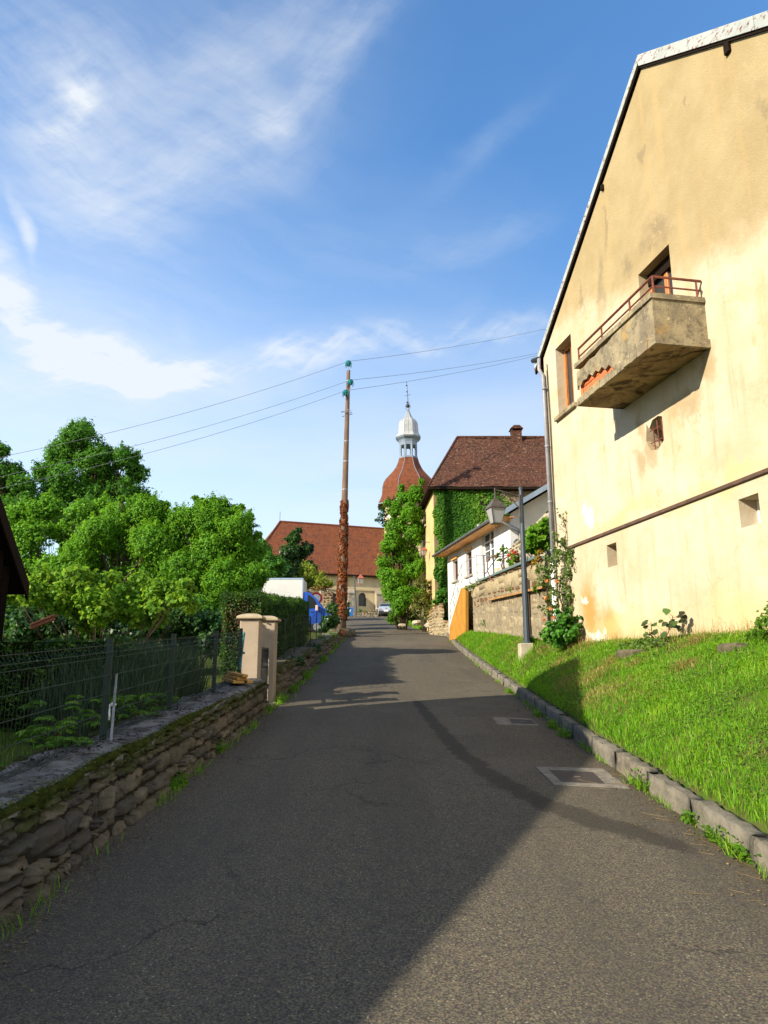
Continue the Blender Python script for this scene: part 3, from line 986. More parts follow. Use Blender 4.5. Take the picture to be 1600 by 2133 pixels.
def stone_mat(name, cols, moss=.6, lichen=.4, mosscol=(.045, .055, .010), topmoss=True, mlo=.50):
    t = NT(name)
    a = t.attr('tint')
    col = t.mix(t.ramp(a, 0, .4, smooth=False), cols[0], cols[1])
    col = t.mix(t.ramp(a, .4, .8, smooth=False), col, cols[2])
    f = t.ramp(t.noise(9, 7, .7), .36, .66)
    col = t.mix(t.math('MULTIPLY', f, .55), col, tuple(x * .38 for x in cols[1]))
    l_ = t.ramp(t.noise(21, 6, .7), .60, .70)
    col = t.mix(t.math('MULTIPLY', l_, lichen), col, (.42, .39, .30))
    hm = t.ramp(t.attr('hrel'), .45, 1.0, -.16, .16) if topmoss else 0.0
    mo = t.ramp(t.math('ADD', t.noise(3.2, 7, .72), hm), mlo, mlo + .12)
    col = t.mix(t.math('MULTIPLY', mo, moss), col, mosscol)
    t.bump(t.noise(34, 6, .72), .8, .02)
    MATS[name] = t.done(col, .93, .12)
    return MATS[name]
M_rub = stone_mat('mossy_rubble', [(.13, .108, .075), (.19, .155, .105), (.085, .075, .06)], .85, .4)
M_mortar = simple('old_mortar', (.040, .033, .024), (.022, .019, .014), 8, .95, .1, .8)
M_blond = stone_mat('blond_limestone', [(.36, .28, .16), (.43, .345, .205), (.28, .225, .14)], .65, .45, (.17, .075, .018))
M_capstone = None
def cap_mat():
    t = NT('leaf_littered_coping')
    col = t.mix(t.ramp(t.noise(4, 6, .65), .35, .65), (.215, .20, .18), (.13, .122, .11))
    gm = t.ramp(t.noise(2.2, 6, .7), .50, .62)
    col = t.mix(t.math('MULTIPLY', gm, .6), col, (.06, .062, .025))
    lit = t.ramp(t.noise(5.5, 8, .78, dist=.5), .46, .56)
    col = t.mix(t.math('MULTIPLY', lit, .8), col, (.035, .026, .018))
    t.bump(t.noise(26, 6, .7), .6, .02)
    return t.done(col, .9, .2)
M_capstone = cap_mat()
def moss_mat():
    t = NT('cushion_moss')
    col = t.mix(t.ramp(t.noise(11, 6, .7), .35, .65), (.075, .085, .012), (.035, .045, .008))
    t.bump(t.noise(70, 5, .75), 1.0, .03)
    return t.done(col, .95, .05)
M_moss = moss_mat()

# ------------------------------------------------------------------ leaves
def leaves(name, P, N, size, mat, parent=None, aspect=.55, shape='diamond', fold=.18, r=rng, tint=None, droop=.0):
    """one leaf of 1 or 2 faces at every point P; N = facing normals"""
    n = len(P)
    N = N / (np.linalg.norm(N, axis=1, keepdims=True) + 1e-9)
    R_ = r.normal(size=(n, 3)); R_[:, 2] -= droop
    T = R_ - (R_ * N).sum(1, keepdims=True) * N
    T /= (np.linalg.norm(T, axis=1, keepdims=True) + 1e-9)
    B = np.cross(N, T)
    L_ = (size * r.uniform(.65, 1.25, n))[:, None] if np.isscalar(size) else size[:, None]
    Wd = L_ * aspect
    if tint is None: tint = np.clip(r.normal(.5, .24, n), 0, 1)
    if shape == 'diamond':
        V = np.stack([P - T * L_ * .5, P + B * Wd * .5 + N * L_ * fold * .5 + T * L_ * .02, P + T * L_ * .5 - N * L_ * fold * .3, P - B * Wd * .5 + N * L_ * fold * .5 + T * L_ * .02], 1)
        Q = np.arange(n * 4).reshape(n, 4); tt = np.repeat(tint, 4)
        return np_mesh(name, V.reshape(-1, 3), Q, mat, parent, tint=tt)
    if shape == 'leaf':      # six corners: two quads folded on the midrib
        V = np.stack([P - T * L_ * .5, P - T * L_ * .12 + B * Wd * .5 + N * L_ * fold * .6, P + T * L_ * .22 + B * Wd * .38 + N * L_ * fold * .4,
                      P + T * L_ * .5 - N * L_ * fold * .5, P + T * L_ * .22 - B * Wd * .38 + N * L_ * fold * .4, P - T * L_ * .12 - B * Wd * .5 + N * L_ * fold * .6], 1)
        k = np.arange(n)[:, None] * 6
        Q = np.concatenate([k + np.array([[0, 1, 2, 3]]), k + np.array([[0, 3, 4, 5]])])
        return np_mesh(name, V.reshape(-1, 3), Q, mat, parent, tint=np.repeat(tint, 6))

def blob_points(clumps, n, r=rng, sub=14, subr=.34, shell=(.55, 1.0), flat=.85, fill=0.0):
    """clumps: (centre, radius) list; leaves gather in small tufts spread over and in each clump, so gaps stay between"""
    w = np.array([c[1] ** 2 for c in clumps]); w = w / w.sum()
    Ps = []; Ns = []; Ts = []
    for (c, R_), wi in zip(clumps, w):
        c = np.array(c, float)
        m = int(n * wi)
        if m < 4: continue
        k = max(4, int(sub * (1 if R_ < 1 else min(2.5, R_ ** .6))))
        dirs = r.normal(size=(k, 3)); dirs /= np.linalg.norm(dirs, axis=1, keepdims=True)
        rad = R_ * r.uniform(shell[0], shell[1], k) ** .7
        sc = c + dirs * rad[:, None] * np.array([1, 1, flat])
        sr = R_ * subr * r.uniform(.6, 1.35, k)
        idx = r.choice(k, m, p=(sr ** 2) / (sr ** 2).sum())
        g = r.normal(size=(m, 3)); g /= np.linalg.norm(g, axis=1, keepdims=True)
        q = r.uniform(0, 1, m) ** .45
        ax = dirs * .7 + np.array([0, 0, .65]) + r.normal(0, .35, (k, 3)); ax /= np.linalg.norm(ax, axis=1, keepdims=True)
        ln = sr * r.uniform(1.0, 3.4, k)
        f = r.random(m)
        P = sc[idx] + ax[idx] * (ln[idx] * (f - .45))[:, None] + g * (sr[idx] * q * (1.05 - .75 * f))[:, None] * np.array([1, 1, .8])
        fl = r.random(m) < fill
        d2 = r.normal(size=(m, 3)); d2 /= np.linalg.norm(d2, axis=1, keepdims=True)
        rr_ = R_ * (.62 + .45 * r.random(m) ** .8) * (1 + .10 * np.sin(d2[:, 0] * 9 + d2[:, 2] * 7) * np.sin(d2[:, 1] * 8 - d2[:, 2] * 5))
        nz = np.sin(d2[:, 0] * 6.1 + d2[:, 1] * 4.3 + R_ * 9) * np.sin(d2[:, 2] * 5.7 - d2[:, 0] * 3.1 + R_ * 5)
        fl &= nz > -.35
        P[fl] = (c + d2 * rr_[:, None] * np.array([1, 1, flat]))[fl]
        ol = r.random(m) < .16
        P[ol] += r.normal(0, .20 * R_, (int(ol.sum()), 3))
        out = (P - c) / R_
        Nn = g * (.45 * ~fl)[:, None] + out * .75 + np.array([0, 0, .45]) + r.normal(0, .42, (m, 3))
        Ps.append(P); Ns.append(Nn)
        Ts.append(np.clip(.44 + r.normal(0, .19, m) + (r.normal(0, .20, k))[idx] * ~fl + .20 * (f - .4) * ~fl, 0, 1))
    return np.concatenate(Ps), np.concatenate(Ns), np.concatenate(Ts)

def tree(name, base, clumps, n, size, mat, label, cat='tree', trunk_r=.15, bark=None, aspect=.55, shape='diamond', group=None, sub=14, subr=.34, limbs=True, flat=.85, droop=0, crown='crown', stems=1, fill=.28, frag=0):
    base = Vector(base)
    e = thing(name, base, label, cat, group)
    big = clumps
    if frag:
        clumps = []
        for c, R_ in big:
            for q in range(frag):
                d = Vector((random.gauss(0, 1), random.gauss(0, 1), random.gauss(0, 1))).normalized()
                f = random.uniform(.50, .80)
                clumps.append((Vector(c) + d * R_ * (1.04 - f) * random.uniform(.8, 1.25), R_ * f))
    P, N, T = blob_points(clumps, n, sub=sub, subr=subr, flat=flat, fill=fill)
    leaves(crown, P, N, size, mat, e, aspect=aspect, shape=shape, tint=T, droop=droop)
    clumps = big
    if limbs:
        m = MB()
        cen = sum((Vector(c[0]) for c in clumps), Vector()) / len(clumps)
        fork = base + (cen - base) * .42
        fork.z = base.z + (cen.z - base.z) * .5
        if stems == 1:
            m.tube([base - Vector((0, 0, .3)), base + (fork - base) * .5 + Vector((random.uniform(-.05, .05), random.uniform(-.05, .05), 0)) * trunk_r * 4, fork], [trunk_r * 1.25, trunk_r, trunk_r * .75], 8)
        for c, R_ in clumps:
            c = Vector(c)
            st = fork if stems == 1 else base + Vector((random.uniform(-.3, .3), random.uniform(-.3, .3), -.2))
            mid = (st + c) / 2 + Vector((random.uniform(-.15, .15), random.uniform(-.15, .15), random.uniform(-.1, .25))) * R_
            m.tube([st, mid, c + Vector((0, 0, R_ * .2))], [trunk_r * .5, trunk_r * .26, trunk_r * .08], 6)
            for q in range(3):
                d = Vector((random.uniform(-1, 1), random.uniform(-1, 1), random.uniform(-.3, 1))).normalized()
                m.tube([mid, (mid + c) / 2 + d * R_ * .35, c + d * R_ * .8], [trunk_r * .15, trunk_r * .09, trunk_r * .03], 5)
        m.build('trunk', bark or M_bark, e, smooth=True)
    return e
M_bark = simple('grey_brown_bark', (.085, .060, .040), (.045, .033, .024), 7, .9, .1, .8, 40, stretch=(3, 3, .7))
L_ash = leafmat('ash_leaf', (.030, .110, .010), (.070, .210, .016), (.130, .310, .025), .38)
L_pear = leafmat('pear_leaf', (.050, .150, .008), (.115, .300, .014), (.225, .425, .022), .42)
L_vine = leafmat('vine_leaf', (.055, .140, .008), (.130, .290, .014), (.30, .44, .03), .45)
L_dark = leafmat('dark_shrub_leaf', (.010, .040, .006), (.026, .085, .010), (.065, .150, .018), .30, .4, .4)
L_robinia = leafmat('fresh_green_leaf', (.050, .170, .008), (.120, .310, .014), (.210, .420, .024), .42)
L_ivy = leafmat('ivy_leaf', (.022, .080, .008), (.055, .165, .012), (.150, .270, .024), .25, .6, .12)
L_thuja = leafmat('thuja_spray', (.010, .034, .004), (.028, .085, .008), (.130, .240, .016), .22)
L_brownthuja = leafmat('dead_thuja_spray', (.05, .028, .012), (.10, .055, .022), (.14, .085, .03), .1)
L_grass = leafmat('grass_blade', (.070, .190, .006), (.155, .370, .010), (.29, .44, .025), .40, .5, .3)
L_dry = leafmat('dry_creeper_leaf', (.10, .028, .010), (.20, .055, .015), (.33, .115, .03), .2)
L_rose = leafmat('rose_leaf', (.045, .10, .014), (.10, .18, .028), (.20, .27, .07), .3)
L_blue = leafmat('grey_green_stem', (.020, .040, .022), (.040, .075, .036), (.075, .115, .050), .2)
L_weed = leafmat('weed_leaf', (.04, .11, .008), (.09, .21, .012), (.16, .29, .02), .4)

# ------------------------------------------------------------------ left: low stone wall, fence, gate
XF = -2.02        # face of the near wall
def near_wall():
    Y0, Y1 = 1.0, 12.75
    zb = lambda s: float(zr(Y0 + s)) - .02
    ht = lambda s: .60 - .0035 * s + .012 * math.sin(s * 3.1)
    e = thing('stone_wall', (XF, 7, .5), 'low mossy rubble wall with leaf littered coping below the wire mesh fence', 'wall')
    V, Q, T, HR = rubble((XF, Y0), (XF, Y1), (1, 0), zb, ht, (.07, .19), (.10, .42), .055, 3, 9, 7)
    np_mesh('stone_face', V, Q, M_rub, e, tint=T, extra={'hrel': HR}, smooth=False)
    V2, Q2, T2, H2 = rubble((XF - .05, Y1), (XF - .62, Y1), (0, 1), lambda s: zb(Y1 - Y0), lambda s: .55, (.09, .15), (.14, .3), .05, 4, 6, 5)
    np_mesh('end_stone_face', V2, Q2, M_rub, e, tint=T2, extra={'hrel': H2}, smooth=True)
    m = MB(); k = 40
    for i in range(k):
        y0 = Y0 + (Y1 - Y0) * i / k; y1 = Y0 + (Y1 - Y0) * (i + 1) / k
        a, b = zr(y0) - .3, zr(y1) - .3
        ta, tb = zb(y0 - Y0) + ht(y0 - Y0) - .03, zb(y1 - Y0) + ht(y1 - Y0) - .03
        m.add([(XF - .01, y0, a), (XF - .62, y0, a), (XF - .62, y0, ta), (XF - .01, y0, ta), (XF - .01, y1, b), (XF - .62, y1, b), (XF - .62, y1, tb), (XF - .01, y1, tb)],
              [(0, 4, 7, 3), (1, 2, 6, 5)] + ([(0, 3, 2, 1)] if i == 0 else []) + ([(4, 5, 6, 7)] if i == k - 1 else []))
    m.build('mortar_core', M_mortar, e)
    # coping: a wavering concrete sheet, 7 cm thick
    ys = np.linspace(Y0, Y1, 130); us = np.linspace(0, 1, 9)
    V = []
    for y in ys:
        for u in us:
            x = XF + .005 - .60 * u + .015 * math.sin(y * 2.3) * (1 - u) + rng.normal(0, .004)
            z = zb(y - Y0) + ht(y - Y0) + .02 + .012 * math.sin(y * 3 + u * 4) - .02 * (abs(2 * u - 1) ** 4) + rng.normal(0, .004)
            V.append((x, y, z))
    V = np.array(V); I = np.arange(len(ys) * 9).reshape(len(ys), 9)
    Q = np.stack([I[:-1, :-1], I[:-1, 1:], I[1:, 1:], I[1:, :-1]], -1).reshape(-1, 4)
    lo = V.copy(); lo[:, 2] -= .045
    k0 = len(V)
    sideR = np.stack([I[:-1, 0], I[1:, 0], I[1:, 0] + k0, I[:-1, 0] + k0], -1)
    sideL = np.stack([I[:-1, -1], I[1:, -1], I[1:, -1] + k0, I[:-1, -1] + k0], -1)
    endn = np.stack([I[-1, :-1], I[-1, 1:], I[-1, 1:] + k0, I[-1, :-1] + k0], -1)
    np_mesh('coping', np.concatenate([V, lo]), np.concatenate([Q, sideR, sideL, endn]), M_capstone, e)
    # a ragged mat of moss creeping over the road-side lip
    ys = np.linspace(Y0, 9.6, 520); qs = np.linspace(0, 1, 10)
    V = []
    for i, y in enumerate(ys):
        f = np.clip((9.4 - y) / 3.0, 0, 1) ** .6 * (.72 + .30 * math.sin(y * 2.1) * math.sin(y * 5.3 + 1) + .20 * math.sin(y * 11.7))
        f = max(f, 0.02)
        wtop_ = (.038 + .02 * math.sin(y * 8.7)) * f; drop = (.03 + .035 * max(0, math.sin(y * 1.7 + .6)) + .035 * max(0, math.sin(y * 4.3)) + .02 * math.sin(y * 17)) * f
        z = zb(y - Y0) + ht(y - Y0) + .022
        for q in qs:
            if q < .5: x_, z_ = -wtop_ * (1 - q * 2), .012 * math.sin(q * math.pi) * f + (-.012 if q == 0 else .006)
            else: x_, z_ = .012 + .032 * math.sin((q - .5) * 2 * math.pi * .8) * f, -drop * (q - .5) * 2
            nz_ = rng.normal(0, .009) * f
            V.append((XF + x_ + nz_ + .004, y, z + z_ + nz_))
    I = np.arange(len(V)).reshape(len(ys), len(qs))
    np_mesh('moss', np.array(V), np.stack([I[:-1, :-1], I[:-1, 1:], I[1:, 1:], I[1:, :-1]], -1).reshape(-1, 4), M_moss, e, smooth=True)
    m = MB()
    for i in range(150):      # moss on the garden-side lip
        y = random.uniform(Y0, 9.5); r_ = random.uniform(.02, .045)
        m.lathe((XF - .58 + random.uniform(-.03, .02), y, zb(y - Y0) + ht(y - Y0) + .012), [(r_ * math.cos(q), r_ * .6 * math.sin(q)) for q in np.linspace(-.3, 1.5, 5)], 8, random.random())
    m.build('moss', M_moss, e, smooth=True)
    n = 5200
    y = Y0 + (9.2 - Y0) * rng.random(n) ** 1.2; f = np.clip((9.3 - y) / 3, .1, 1)
    dx = rng.normal(-.012, .028, n) * f; zt_ = np.array([zb(q - Y0) + ht(q - Y0) for q in y])
    P = np.stack([XF + dx, y, zt_ + .034 - np.clip(dx, 0, 1) * 1.6 + rng.normal(0, .006, n)], 1)
    leaves('moss_tuft', P, np.stack([rng.normal(.5, .4, n), rng.normal(0, .5, n), np.ones(n)], 1), .020, leafmat('moss_frond', (.03, .035, .006), (.075, .085, .010), (.13, .14, .02), .1), e, .5)['kind'] = 'stuff'
    # fallen leaves and needles gathered on the coping
    n = 3800
    y = Y0 + (12.3 - Y0) * rng.random(n); q = rng.beta(1.6, 1.3, n)
    ok = np.sin(y * 3.1 + q * 5) + .8 * np.sin(y * 7.3 - q * 9) + rng.normal(0, .5, n) > .15
    y, q = y[ok], q[ok]
    P = np.stack([XF - .04 - .54 * q, y, np.array([zb(a - Y0) + ht(a - Y0) for a in y]) + .040], 1)
    o = leaves('leaf_litter', P, np.stack([rng.normal(0, .25, len(y)), rng.normal(0, .25, len(y)), np.ones(len(y))], 1), .034, leafmat('dead_brown_leaf', (.012, .008, .005), (.026, .017, .010), (.06, .036, .02), .05), None, .6)
    tag(o, kind='stuff')
    return zb, ht, Y0
WZ = near_wall()
def wtop(y): return WZ[0](y - WZ[2]) + WZ[1](y - WZ[2]) + .03

M_green = simple('dark_green_coated_wire', (.012, .030, .022), (.010, .022, .018), 5, .5, .4)
def fence():
    xf = -2.37
    e = thing('mesh_fence', (xf, 7.5, wtop(7.5)), 'dark green welded wire mesh fence standing on the mossy wall coping', 'fence')
    posts = [2.4, 4.4, 6.39, 8.3, 10.4, 12.2]
    for y in posts:
        m = MB()
        z0 = wtop(y) - .03; z1 = z0 + .86
        m.box((xf - .025, y - .018, z0), (xf + .025, y + .018, z1))
        for i in range(4):
            zz = z0 + .12 + i * .2
            m.box((xf + .025, y - .014, zz), (xf + .032, y + .014, zz + .035))
        m.box((xf - .027, y - .020, z1), (xf + .027, y + .020, z1 + .012))
        m.build('post', M_green, e)
    for a, b in zip(posts[:-1], posts[1:]):
        m = MB()
        zl0, zl1 = wtop(a) + .03, wtop(b) + .03
        hh = .78
        def fold(t_):    # two stiffening folds pressed into the panel
            x = 0
            for c in (.06, .90):
                x += max(0, 1 - abs(t_ - c) / .055) * .035
            return x
        k = int((b - a - .06) / .05)
        prof = [0, .03, .06, .10, .3, .5, .7, .85, .90, .95, 1.0]
        for i in range(k + 1):
            y = a + .03 + (b - a - .06) * i / k
            zz = zl0 + (zl1 - zl0) * i / k
            m.tube([(xf + .036 + fold(q), y, zz + hh * q) for q in prof], .0019, 3, cap=False)
        for q in (.0, .06, .25, .45, .65, .84, .90, .97):
            m.tube([(xf + .036 + fold(q), a + .03, zl0 + hh * q), (xf + .036 + fold(q), b - .03, zl1 + hh * q)], .0034, 4, cap=False)
        m.build('mesh_panel', M_green, e)
fence()

def pillar_mat():
    t = NT('pink_beige_render')
    col = t.mix(t.ramp(t.noise(2.5, 6, .65), .35, .65), (.385, .305, .225), (.33, .26, .19))
    col = t.mix(t.ramp(t.noise(5, 6, .7, t.map(t.pos(), (1, 1, .4))), .55, .75, 0, .5), col, (.33, .24, .17))
    t.bump(t.noise(60, 5, .7), .5, .01)
    return t.done(col, .9, .15)
M_pillar = pillar_mat()
M_capt = simple('cast_stone_cap', (.40, .325, .21), (.30, .245, .16), 5, .85, .2, .5)
def pillars():
    px0, w = -2.34, .34
    r_ = None
    for i, (y, zt_, lab) in enumerate([(12.95, 2.50, 'beige rendered gate pillar with domed cap nearest the mesh fence beside the stacked planks'),
                                       (14.15, 2.55, 'beige rendered gate pillar with domed cap on the hedge side of the small iron gate')]):
        z0 = float(zr(y)) - .25
        if i == 0:
            e = thing('gate_pillar', (px0, y, z0), lab, 'gate pillar', 'pillars of the small gate')
            m = MB(); m.box((px0 - w / 2, y - w / 2, z0), (px0 + w / 2, y + w / 2, zt_))
            m.build('shaft', M_pillar, e, bevel=.012)
            m = MB()
            c = w / 2 + .055
            prof = [(c - .02, 0), (c, .012), (c, .045), (c - .015, .06), (c - .08, .092), (c - .15, .108), (.01, .114)]
            m.lathe((px0, y, zt_), [(a * 1.414, z) for a, z in prof], 4, math.pi / 4)
            m.build('cap', M_capt, e, bevel=.004)
            r_ = e; y_0 = y
        else:
            c = copy_tree(r_)
            c.location = (px0 + .10, y, z0)
            c['label'] = lab
            c.location.z = r_.location.z + .05
pillars()

def gate():
    x = -2.195; y0, y1 = 13.14, 13.95
    z0 = float(zr(13.5)) + .07; z1 = z0 + .98
    e = thing('iron_gate', (x, 13.55, z0), 'small black wrought iron gate with wavy bars between the two beige pillars', 'gate')
    m = MB()
    for yy in (y0, y1 - .035): m.box((x - .02, yy, z0), (x + .02, yy + .035, z1))
    for zz in (z0 + .04, z0 + .62, z1 - .04): m.box((x - .018, y0 + .035, zz), (x + .018, y1 - .035, zz + .03))
    m.build('frame', M_iron, e)
    for i in range(9):
        m = MB(); y = y0 + .07 + (y1 - y0 - .14) * i / 8
        path = []
        for q in np.linspace(0, 1, 15):
            wv = .028 * math.sin(max(0, (q - .62)) / .38 * 2 * math.pi) + .022 * math.sin(max(0, .22 - q) / .22 * math.pi)
            path.append((x + wv, y + wv * .6, z0 + .05 + (z1 - z0 - .07) * q))
        m.tube(path, .009, 5)
        m.build('bar', M_iron, e)
    m = MB(); m.box((x - .03, y1 - .10, z0 + .52), (x + .03, y1 - .02, z0 + .64)); m.build('lock', M_iron, e, bevel=.004)
    m = MB(); m.box((-2.36, 13.13, z0 - .30), (-1.98, 13.97, z0 - .012))
    o = m.build('doorstep', M_capt, None, bevel=.01)
    tag(o, 'pale stone step under the small black iron gate', 'step')
gate()

M_plank = simple('golden_pine', (.56, .30, .07), (.46, .22, .05), 6, .6, .25, .3, stretch=(1, 9, 9))
def planks():
    base = Vector((-2.18, 11.6, wtop(11.6)))
    labs = ['golden pine plank lying lowest at the road edge of the small stack on the wall', "golden pine plank in the middle of the plank stack's bottom layer",
            "golden pine plank at the garden edge of the plank stack's bottom layer", 'golden pine plank lying on the road side of the stack\'s second layer',
            'golden pine plank lying on the garden side of the stack\'s second layer', 'golden pine plank lying alone on top of the stack on the wall']
    spots = [(0, 0, 0, 4), (-.105, .03, 0, -2), (-.21, -.02, 0, 3), (-.05, .05, .045, -6), (-.16, .0, .045, 5), (-.10, -.04, .090, 9)]
    first = None
    for (dx, dy, dz, rz_), lab in zip(spots, labs):
        if first is None:
            m = MB(); m.box((-.045, -.33, 0), (.045, .33, .042))
            first = m.build('wood_plank', M_plank, None, bevel=.004); o = first
        else:
            o = first.copy(); COL.objects.link(o)
        tag(o, lab, 'plank', 'planks stacked on the wall beside the gate')
        o.location = (base.x + dx, base.y + dy, base.z + dz + .018)
        o.rotation_euler = (math.atan(.072), 0, math.radians(rz_ + 24))
planks()

M_teal = simple('teal_netting', (.03, .20, .17), (.02, .13, .12), 20, .6, .3, .5)
def odds_left():
    p = AT(499, 1395, 12.1); q = AT(508, 1318, 12.4)
    m = MB()
    for i in range(9):
        a = random.uniform(0, 6.28); r_ = random.uniform(.0, .035)
        d = Vector((math.cos(a) * r_, math.sin(a) * r_, 0))
        m.tube([p + d, (p + q) / 2 + d * 1.2 + Vector((random.uniform(-.01, .01), 0, 0)), q + d * random.uniform(.5, 1.4)], .013, 5)
    m.tube([(p + q) / 2 + Vector((0, 0, -.05)), (p + q) / 2 + Vector((.004, 0, -.01))], .052, 8)
    tag(m.build('netting_roll', M_teal, None), 'rolled teal netting leaning on the pillar beside the mesh fence', 'netting')
    p = AT(232, 1500, 6.35); p.z = min(p.z, wtop(6.35)); q = AT(240, 1403, 6.5)
    m = MB()
    dd = (q - p)
    m.obox(p + Vector((-.35 * 0, 0, 0)), dd, (.019, 0, 0), (0, .010, 0))
    for i in range(5):
        m.obox(p + dd * (.2 + .16 * i) + Vector((.008, -.003, 0)), dd * .03, (.009, 0, 0), (0, .003, 0))
    tag(m.build('slotted_stake', M_stake, None), 'pale grey slotted stake leaning behind the mesh fence', 'stake')
    a = AT(226, 1500, 6.7)
    m = MB(); pts = [a, AT(228, 1474, 6.7)]
    for k in range(7):
        t_ = k / 6 * math.pi * .8
        pts.append(AT(228, 1474, 6.7) + Vector((.022 * (1 - math.cos(t_)) * 1.3, 0, .03 * math.sin(t_))))
    m.tube(pts, .014, 8)
    tag(m.build('bent_pipe', M_paintwhite, None, smooth=True), 'short white pipe with hooked end behind the mesh fence', 'pipe')
    # letter box on the hedge side of the second pillar
    b = Vector((-2.14, 14.55, float(zr(14.55)) + .78))
    e = thing('letter_box', b, 'small olive green letter box beside the hedge side gate pillar', 'letter box')
    m = MB(); m.box(b + Vector((-.13, -.10, 0)), b + Vector((.02, .10, .30))); m.build('body', M_olive, e, bevel=.01)
    m = MB(); m.prism([b + Vector((-.15, -.12, .302)), b + Vector((.05, -.12, .302)), b + Vector((.04, -.12, .33)), b + Vector((-.15, -.12, .36))], (0, .24, 0)); m.build('lid', M_olive, e)
    m = MB(); m.box(b + Vector((-.08, -.03, -.9)), b + Vector((-.03, .03, -.002))); m.build('post', M_olive, e)
    # loose wire loop hanging on the wall face
    m = MB(); c = Vector((XF + .075, 3.55, .62)); pts = []
    for k in range(15):
        t_ = k / 14 * 2 * math.pi * .93
        pts.append(c + Vector((.012 * math.sin(3 * t_), .085 * math.cos(t_), .035 * math.sin(t_))))
    m.tube(pts, .003, 4)
    tag(m.build('wire_loop', M_greenwire, None), 'thin pale green wire loop caught on the rubble wall', 'wire')
M_stake = simple('pale_metal', (.30, .31, .33), (.20, .21, .23), 8, .4, .4)
M_olive = simple('olive_paint', (.06, .075, .03), (.045, .055, .025), 5, .5, .4)
M_greenwire = simple('pale_green_wire', (.10, .20, .08), None, 5, .5, .3)
odds_left()

# second stone wall, from the gate to the pole, with its own wire fence
def far_left_wall():
    Y0, Y1 = 14.35, 37.0
    x0 = -2.06
    zb = lambda s: float(zr(Y0 + s)) - .02
    ht = lambda s: .66 - .010 * s + .05 * math.sin(s * 1.3) + .03 * math.sin(s * 4.1)
    e = thing('stone_wall', (x0, 22, 2), 'overgrown rubble wall running along the hedge from gate to utility pole', 'wall')
    V, Q, T, HR = rubble((x0, Y0), (x0, Y1), (1, 0), zb, ht, (.10, .2), (.16, .42), .075, 8, 5, 4)
    np_mesh('stone_face', V, Q, M_rub, e, tint=T, extra={'hrel': HR}, smooth=True)
    V, Q, T, HR = rubble((x0 - .5, Y0), (x0, Y0), (0, -1), lambda s: zb(0), lambda s: .6, (.10, .18), (.16, .3), .05, 9, 5, 4)
    np_mesh('end_stone_face', V, Q, M_rub, e, tint=T, extra={'hrel': HR}, smooth=True)
    m = MB(); k = 30
    for i in range(k):
        a, b = Y0 + (Y1 - Y0) * i / k, Y0 + (Y1 - Y0) * (i + 1) / k
        za, zb_ = zb(a - Y0) + ht(a - Y0), zb(b - Y0) + ht(b - Y0)
        m.add([(x0 - .02, a, za - .9), (x0 - .5, a, za - .9), (x0 - .5, a, za), (x0 - .02, a, za), (x0 - .02, b, zb_ - .9), (x0 - .5, b, zb_ - .9), (x0 - .5, b, zb_), (x0 - .02, b, zb_)],
              [(0, 4, 7, 3), (1, 2, 6, 5), (3, 7, 6, 2)] + ([(0, 3, 2, 1)] if i == 0 else []) + ([(4, 5, 6, 7)] if i == k - 1 else []))
    m.build('coping', M_boulder, e)
    f = thing('mesh_fence', (-2.32, 19, 2.2), 'thin dark wire fence in front of the clipped hedge on the overgrown wall', 'fence')
    posts = [15.2, 17.2, 19.2, 21.2, 23.2, 25.2, 27.2]
    zt_ = lambda y: zb(y - Y0) + ht(y - Y0)
    for y in posts:
        m = MB(); m.box((-2.335, y - .015, zt_(y) - .1), (-2.305, y + .015, zt_(y) + .95)); m.build('post', M_green, f)
    for a, b in zip(posts[:-1], posts[1:]):
        m = MB()
        for q in (.05, .27, .5, .72, .92): m.tube([(-2.30, a, zt_(a) + q), (-2.30, b, zt_(b) + q)], .004, 3, cap=False)
        for i in range(14):
            y = a + (b - a) * (i + .5) / 14; m.tube([(-2.30, y, zt_(y) + .05), (-2.30, y, zt_(y) + .92)], .0025, 3, cap=False)
        m.build('wire_panel', M_green, f)
    # boulders round the foot of the pole
    first = True
    for i in range(7):
        y = random.uniform(35.2, 39); x = random.uniform(-2.3, -1.75); r_ = random.uniform(.22, .5)
        m = MB(); m.lathe((0, 0, 0), [(r_ * (.55 + .45 * math.sin(q)), r_ * .5 * -math.cos(q)) for q in np.linspace(.3, 2.9, 7)], 9)
        m.v = [(a * random.uniform(.8, 1.15), b * random.uniform(.8, 1.15), c * random.uniform(.85, 1.1)) for a, b, c in m.v]
        o = m.build('boulder', M_boulder, None, smooth=True)
        o.location = (x, y, float(zr(y)) + r_ * .3)
        tag(o, 'mossy boulder heaped at the foot of the utility pole', 'boulder', 'boulders at the foot of the pole')
M_boulder = simple('mossy_boulder', (.17, .14, .10), (.06, .06, .03), 5, .95, .1, .8, 25)
far_left_wall()

